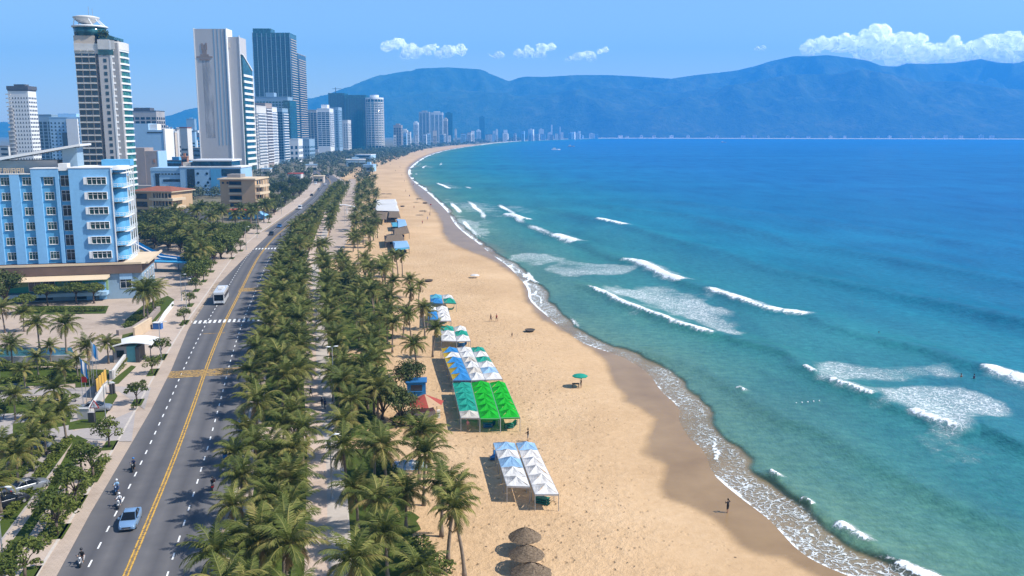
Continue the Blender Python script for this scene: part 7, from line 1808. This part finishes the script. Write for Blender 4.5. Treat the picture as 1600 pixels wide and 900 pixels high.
# red-roofed hut, blue kiosk, tarp
def hut():
    p = P(664, 650); t = thing('beach_hut', 'hut with faded red umbrella roof at the edge of the sand', 'hut', (p.x, p.y, 0), .3); rf = fabric('faded_red', (.42, .085, .06)); rf2 = fabric('faded_orange', (.55, .36, .22)); mb = MB(); n = 8
    for k in range(n):
        mb.cur = k % 3 == 0; a0, a1 = 2 * math.pi * k / n, 2 * math.pi * (k + 1) / n; mb.quad((math.cos(a0) * 2.9, math.sin(a0) * 2.9, 2.1), (math.cos(a1) * 2.9, math.sin(a1) * 2.9, 2.1), (0, 0, 3.4))
    mb.build('roof', [rf, rf2], t)
    for k in range(4): a0 = k * math.pi / 2 + .4; MB().tube([(math.cos(a0) * 2.2, math.sin(a0) * 2.2, -.05), (math.cos(a0) * 2.2, math.sin(a0) * 2.2, 2.4)], .06, 6).build('post', BARK, t)
    MB().box(-1.8, -1.2, 0, 1.4, .8, 1.0).build('counter', GREYC, t); MB().box(1.5, -1.6, 0, 2.0, -1.2, 1.2).build('cabinet', OFFW, t)
    p = P(651, 616); t = thing('beach_kiosk', 'little bright blue kiosk behind the red-roofed hut', 'kiosk', (p.x, p.y, 0), .1)
    MB().box(-1.5, -1.2, 0, 1.5, 1.2, 2.3).build('wall', TB, t); MB().box(-1.7, -1.5, 2.3, 1.7, 1.4, 2.45).build('roof', BPL, t); MB().box(-.9, -1.26, .9, .9, -1.19, 1.9).build('hatch', STEELD, t); MB().box(-1.0, -1.5, .8, 1.0, -1.2, .88).build('shelf', BPL, t)
    p = P(690 - 50, 728); t = thing('tarpaulin_bundle', 'crumpled blue and white tarpaulin heap on sand among the palms', 'tarpaulin', (p.x, p.y, 0)); mb = MB(); rs = random.Random(3); G_ = 14
    q = [[Vector((-2.4 + 4.8 * i / G_, -1.5 + 3 * j / G_, .05 + .85 * math.sin(math.pi * i / G_) * math.sin(math.pi * j / G_) * rs.uniform(.4, 1))) for j in range(G_ + 1)] for i in range(G_ + 1)]
    for i in range(G_):
        for j in range(G_): mb.cur = 1 if (i * 7 + j // 3) % 5 < 2 else 0; mb.quad(q[i][j], q[i + 1][j], q[i + 1][j + 1], q[i][j + 1])
    mb.build('tarpaulin', [TW, TLB], t)
hut()

# ------------------------------------------------------------------ street lamps, signs, walls, gatehouse
def lamp(label, a, b, h, arm, rz, group, double=False):
    p = P(a, b); t = thing('street_lamp', label, 'street lamp', (p.x, p.y, .03), rz, group)
    MB().tube([(0, 0, 0), (0, 0, .9), (0, 0, h)], [.11, .085, .05], 8).build('pole', STEELG, t); MB().lathe([(.2, 0), (.2, .12), (.12, .3)], 10).build('base', STEELG, t)
    for s in ((-1, 1) if double else (1,)):
        MB().tube([(0, 0, h - .05), (s * arm * .5, 0, h + .2), (s * arm, 0, h + .25)], .04, 6).build('arm', STEELG, t); MB().ball((s * (arm + .25), 0, h + .25), (.38, .14, .09), 8, 5).build('lamp_head', STEELW, t, True)
LG = 'street lamps along the road'
for (a, b, h, lab) in ((168, 688, 8.0, 'street lamp pole at the hotel driveway mouth'), (252, 562, 7.0, 'street lamp by the gatehouse'), (8, 905, 9.0, 'street lamp pole nearest the camera beside the hedge strip'), (292, 486, 7.5, 'street lamp beyond the zebra crossing kerb'), (284, 470, 6.5, 'shorter street lamp beside the one at the crossing'), (385, 390, 8, 'street lamp before the second crossing'), (402, 372, 8, 'street lamp just past the second crossing'), (440, 335, 8.5, 'street lamp beyond the red kiosk')):
    lamp(lab, a, b, h, .9, .0, LG)
lamp('tall twin-headed lamp rising from the palm grove beside the promenade', 522, 632, 9.0, .35, .4, LG, True); lamp('lamp post at the bottom of the seaward lawn under palms', 519, 780, 7.5, .5, .4, LG); lamp('promenade lamp far up near the curved arch', 539, 350, 8, .5, 0, LG)
def wall_run(label, pts, h, th_, mat, name='boundary_wall', cap=None, z=0.0):
    w = [P(*q).to_2d() for q in pts]; o = (w[0] + w[-1]) / 2; t = thing(name, label, 'wall', (o.x, o.y, 0)); mb = MB(); cp = MB()
    for i in range(len(w) - 1):
        a, b = w[i] - o, w[i + 1] - o; d = (b - a).normalized(); n = Vector((-d.y, d.x)) * th_ / 2; mb.prism([tuple(a - n), tuple(b - n), tuple(b + n), tuple(a + n)], z, h)
        if cap: n2 = n * 1.4; cp.prism([tuple(a - n2), tuple(b - n2), tuple(b + n2), tuple(a + n2)], h, h + .12)
    mb.build('wall', mat, t)
    if cap: cp.build('coping', cap, t)
    return t
wall_run('cream stone boundary wall below the palm clump', [(210, 530), (237, 513)], 2.3, .35, SANDW, cap=TANL); wall_run('dark rubble retaining wall behind the gatehouse', [(184, 524), (209, 518), (236, 500), (248, 486)], 1.1, .8, TAUPE)
wall_run('grey slab wall with grass bank beside the gatehouse', [(172, 593), (177, 593), (199, 563)], 1.5, .3, GREYP, cap=OFFW); wall_run('grey entrance wall corner near the warning sign', [(122, 655), (141, 655), (165, 615)], 1.6, .3, GREYP, cap=OFFW)
wall_run('white ramp wall sloping along the pavement below the hotel', [(247, 512), (258, 494), (271, 478)], 1.1, .25, WHITE)
wall_run('grey pool-side wall across the hotel garden', [(-60, 571), (113, 566)], 1.4, .4, GREYC)
def striped_wall():
    w0, w1 = P(151, 622).to_2d(), P(167, 603).to_2d(); o = (w0 + w1) / 2; d = (w1 - w0); a = math.atan2(d.y, d.x); L = d.length / 2
    t = thing('entrance_sign_wall', 'entrance wall with yellow slatted panels beside the driveway', 'wall', (o.x, o.y, 0), a); MB().box(-L, -.15, 0, L, .15, 1.0).build('plinth', GREYP, t); yl = paint('yellow_panel', (.60, .36, .07), .6)
    for i in range(4): x = -L + 2 * L * i / 4; MB().box(x + .1, -.08, 1.0, x + L / 2 - .1, .08, 2.9).build('panel', yl, t)
    for i in range(5): x = -L + 2 * L * i / 4; MB().box(x - .05, -.1, 1.0, x + .05, .1, 3.0).build('post', STEELD, t)
striped_wall()
def gatehouse():
    p = P(203, 566); t = thing('gatehouse', 'small gatehouse with pale curved roof and teal wall at the hotel entrance', 'gatehouse', (p.x, p.y, 0), .15); tl = paint('teal_wall', (.12, .36, .40), .7)
    MB().box(-2.8, 0, 0, -.4, 4.5, 3.0).build('wall', GREYC, t); MB().box(-.4, -.1, 0, 1.2, 4.5, 3.0).build('teal_wall', tl, t); MB().box(1.2, -.6, 0, 1.9, 3.5, 2.9).build('pier', STEELD, t); MB().box(-2.2, -.08, 1.0, -.9, .02, 2.3).build('window', G_DARK, t)
    rf = MB(); K = 10
    pr = [(-3.2 + 7.4 * i / K, 3.15 + .75 * math.sin(math.pi * i / K * .9)) for i in range(K + 1)]
    for i in range(K): (x0, z0), (x1, z1) = pr[i], pr[i + 1]; rf.quad((x0, -.9, z0), (x1, -.9, z1), (x1, 5.2, z1), (x0, 5.2, z0)); rf.quad((x0, 5.2, z0 - .14), (x1, 5.2, z1 - .14), (x1, -.9, z1 - .14), (x0, -.9, z0 - .14)); rf.quad((x0, -.9, z0 - .14), (x1, -.9, z1 - .14), (x1, -.9, z1), (x0, -.9, z0))
    rf.build('roof', WHITE, t); MB().tube([(3.9, -.6, 0), (3.9, -.6, 3.0)], .08, 6).build('roof_post', STEELD, t)
    p = P(183, 566); t = thing('notice_board', 'olive notice board on two posts beside the gatehouse', 'sign', (p.x, p.y, 0), .1); MB().box(-1.0, -.08, 2.4, 1.0, .08, 4.4).build('board', paint('olive_board', (.17, .16, .05), .7), t)
    for x in (-.6, .6): MB().box(x - .06, -.06, 0, x + .06, .06, 2.4).build('post', STEELD, t)
gatehouse()
def flags():
    m1 = {0: TW, 1: TB, 2: fabric('red', (.5, .04, .04))}
    for i, (a, b, h, cols, lab) in enumerate(((131, 640, 8.2, (1, 0, 1), 'flag pole with blue and white flag, nearer of the flag pair'), (148, 612, 8.5, (0, 1, 0), 'flag pole with blue flag and white stripe, farther of the flag pair'), (136, 632, 6.2, None, 'bare flag pole nearest the flagged one'), (142, 624, 6.2, None, 'bare flag pole in the middle of the row'), (146, 618, 6.2, None, 'bare flag pole third along the row'), (153, 607, 6.5, None, 'bare flag pole closest to the driveway'))):
        p = P(a, b); t = thing('flag_pole', lab, 'flag pole', (p.x, p.y, 0), 0, 'flag poles at the hotel entrance'); MB().tube([(0, 0, 0), (0, 0, h)], [.06, .03], 6).ball((0, 0, h), .07, 6, 4).build('pole', STEELG, t)
        if cols:
            for k, c in enumerate(cols):
                mb = MB(); K = 6
                for q in range(K):
                    f = lambda u, w: (.05 + .5 * u + .08 * k * 0, .12 * math.sin(5 * u + w * 3), h - .1 - w * 2.3 - .5 * u)
                    u0, u1 = .0, 1.0; w0, w1 = q / K, (q + 1) / K; s0, s1 = k / 3, (k + 1) / 3; mb.quad(f(s0 * 2, w0), f(s1 * 2, w0), f(s1 * 2, w1), f(s0 * 2, w1))
                mb.build('flag', m1[c], t)
            if i == 0: MB().box(.05, -.02, h - 3.9, .8, .02, h - 3.0).build('flag', m1[2], t)
flags()
def signs():
    p = P(150, 664); t = thing('warning_sign', 'triangular white and red warning sign on a dark post by the hedge', 'road sign', (p.x, p.y, .03)); MB().tube([(0, 0, 0), (0, 0, 3.2)], .06, 6).build('post', STEELD, t)
    o = MB().prism([(-.75, 0), (.75, 0), (0, 1.3)], -.03, .03).build('plate', CLOTH['red'], t); o.rotation_euler = (math.pi / 2, 0, 0); o.location = (0, -.06, 2.5)
    o = MB().prism([(-.52, .13), (.52, .13), (0, 1.03)], -.01, .01).build('plate_face', STEELW, t); o.rotation_euler = (math.pi / 2, 0, 0); o.location = (0, -.105, 2.5)
    MB().box(-.05, -.125, 2.85, .05, -.117, 3.2).box(-.05, -.125, 2.72, .05, -.117, 2.8).build('mark', STEELD, t)
    for (a, b, lab) in ((174, 616, 'inland black gate pillar at the driveway mouth'), (178, 615, 'roadside black gate pillar at the driveway mouth')):
        p = P(a, b); t = thing('gate_pillar', lab, 'gate pillar', (p.x, p.y, .03)); MB().box(-.2, -.2, 0, .2, .2, 1.7).build('shaft', STEELD, t, bevel=.03); MB().box(-.24, -.24, 1.7, .24, .24, 1.8).build('cap', GREYC, t)
    p = P(144, 660); t = thing('gate_pillar', 'wide black cabinet at the corner of the grey entrance wall', 'cabinet', (p.x, p.y, .03)); MB().box(-.45, -.25, 0, .45, .25, 1.5).build('shaft', STEELD, t, bevel=.02); MB().box(-.48, -.28, 1.5, .48, .28, 1.56).build('cap', GREYC, t)
    for (a, b, lab) in ((514, 700, 'dark bin where the promenade meets the cross path'), (383, 672, 'dark bin at the seaward kerb under the palms'), (352, 720, 'blue bin at the seaward kerb opposite the palm shadows')):
        p = P(a, b); t = thing('litter_bin', lab, 'bin', (p.x, p.y, .055)); MB().lathe([(.24, 0), (.3, .9)], 12).build('tub', BPL if 'blue' in lab else STEELD, t, True); MB().lathe([(.32, .9), (.32, 1.0), (.12, 1.15)], 12).build('lid', STEELD, t, True)
    p = P(215, 507 + 6); t = thing('blue_container', 'small blue and white container at the foot of the ramp wall', 'container', (P(247, 514).x, P(247, 514).y, 0)); MB().box(-.9, -.6, 0, .9, .6, 1.4).build('tub', CLOTH['blue'], t, bevel=.05); MB().box(-.95, -.65, 1.4, .95, .65, 1.5).build('lid', STEELW, t)
signs()
# clipped hedges round the hotel garden and car park
HEDGE_L = BROAD
def hedge(label, pts, w, h, seed):
    line = [P(*q).to_2d() for q in pts]; o = (line[0] + line[-1]) / 2; rs = random.Random(seed); V = []; Fc = []; T = []
    tot = sum((line[i + 1] - line[i]).length for i in range(len(line) - 1)); n = int(tot * 60 * (h + .6))
    for j in range(n):
        t_ = rs.random() * tot; i = 0
        while i < len(line) - 2 and t_ > (line[i + 1] - line[i]).length: t_ -= (line[i + 1] - line[i]).length; i += 1
        d = (line[i + 1] - line[i]).normalized(); q = line[i] + d * t_ + Vector((-d.y, d.x)) * rs.uniform(-w / 2, w / 2) - o
        top_ = rs.random() < .55; z = h * (rs.uniform(.85, 1.08) if top_ else rs.random()); c = Vector((q.x, q.y, z)); u = Vector((rs.gauss(0, 1), rs.gauss(0, 1), rs.gauss(0, .4))).normalized(); v = Vector((rs.gauss(0, 1), rs.gauss(0, 1), rs.gauss(0, .4))); v = (v - u * v.dot(u)).normalized(); s = rs.uniform(.12, .24); b = len(V)
        V += [tuple(c - u * s), tuple(c + v * s * .7), tuple(c + u * s), tuple(c - v * s * .7)]; Fc.append((b, b + 1, b + 2, b + 3)); T += [rs.uniform(.15, .85)] * 4
    me = bpy.data.meshes.new('hedge'); me.from_pydata(V, [], Fc); me.materials.append(BROAD); attr_mesh(me, T); ob = bpy.data.objects.new('hedge', me); COL.objects.link(ob); ob.location = (o.x, o.y, 0); tag(ob, label, 'hedge', 'hedges of the hotel grounds')
hedge('long hedge on the pool side of the hotel driveway', [(-20, 600), (60, 596), (120, 596), (168, 594)], 1.8, .8, 1); hedge('dark hedge along the pool wall', [(-20, 580), (60, 577), (112, 575)], 2.2, 1.1, 2); hedge('hedge on the lot side of the hotel driveway', [(-10, 634), (40, 630), (105, 627)], 2.0, .8, 3)
hedge('low hedge strip between car park and inner path', [(108, 688), (60, 748), (10, 812)], 1.2, .6, 4); hedge('hedge on the bank beside the gatehouse wall', [(176, 590), (190, 575), (200, 560)], 1.0, .9, 5); hedge('hedge in front of the mural lawn', [(25, 490), (90, 487), (165, 486)], 2.0, .9, 6)
hedge('rough hedge at the car park end near the striped wall', [(70, 650), (118, 648)], 2.6, .9, 7); hedge('verge planting under the dense street tree cluster', [(60, 860), (110, 790), (140, 752), (165, 718)], 1.6, .45, 8); hedge('planting in the car park between parked cars', [(10, 760), (45, 725), (75, 690)], 2.2, .8, 9); hedge('rough growth at the foot of the palm clump', [(200, 512), (225, 492), (250, 472)], 3.0, .6, 10)
hedge('scrub at the sand edge beside the tarpaulin heap', [(588, 712), (606, 742), (622, 770)], 2.4, .9, 11); hedge('bushes under the beach palms near the thatched parasols', [(650, 850), (666, 880), (700, 900)], 2.2, 1.0, 12); hedge('bushes beside the red-roofed hut', [(612, 668), (640, 664), (655, 668)], 2.0, 1.3, 13)
for i, (a, b) in enumerate(((52, 676), (70, 694), (88, 712), (40, 700), (20, 728), (60, 735), (6, 655), (84, 660), (34, 745), (118, 628), (95, 632), (30, 598), (88, 600), (150, 600), (10, 575), (44, 510), (90, 505), (130, 490))):
    p = P(a, b); plant_tree(SHRUB, p.x, p.y, ('big ' if i % 3 == 0 else 'small ') + ('round shrub among parked cars' if b > 650 else ('round shrub beside the hotel driveway' if b > 575 else 'round shrub near the hotel lawn')) + (', street side' if a > 60 else ', far from the street'), 'garden shrubs', 'shrub', 'shrub', rsT.uniform(.9, 1.8), rsT)
# curved arch over the promenade far up
p = P(533, 334); t = thing('promenade_arch', 'pale curved canopy arch spanning the far promenade', 'arch', (p.x, p.y, 0))
MB().tube([(-9, 0, 3.2), (-4, 0, 4.4), (2, 0, 4.6), (7, 0, 3.6), (9.5, 0, 1.2)], .35, 6).build('beam', WHITE, t)
for x in (-8, 3, 9): MB().tube([(x, 0, 0), (x, 0, 3.2 if x < 9 else 1.4)], .2, 6).build('post', WHITE, t)
p = P(663, 337); t = thing('marker_pole', 'slim pole stuck in the sand far up the beach', 'pole', (p.x + 3, p.y, 0)); MB().tube([(0, 0, 0), (0, 0, 6)], .06, 6).build('shaft', BARK, t); MB().box(0.02, -.02, 5.3, .7, .02, 5.9).build('flag', CLOTH['red'], t)
# swimming buoy line and small boats out in the bay
for i in range(8):
    p = P(1217 + i * 9, 632 - i * .9); o = MB().ball((0, 0, -.05), .13, 8, 6).build('mooring_buoy', STEELW, smooth=True); o.location = p; tag(o, 'small white float in the swimming line off the near shore', 'float', 'floats of the swimming line')
for (a, b, lab) in ((868, 234.0, 'tiny white boat out on the bay'), (892, 229.0, 'tiny dark barge near the far beach'), (1130, 222.6, 'tiny boat far out under the hills')):
    p = P(a, b); t = thing('small_boat', lab, 'boat', (p.x, p.y, -.2)); MB().prism([(-9, -2), (6, -2.2), (11, 0), (6, 2.2), (-9, 2)], -.3, 2.0).build('hull', CLOTH['white' if 'white' in lab else 'grey'], t); MB().box(-6, -1.5, 2.0, 0, 1.5, 4.6).build('cabin', OFFW, t)
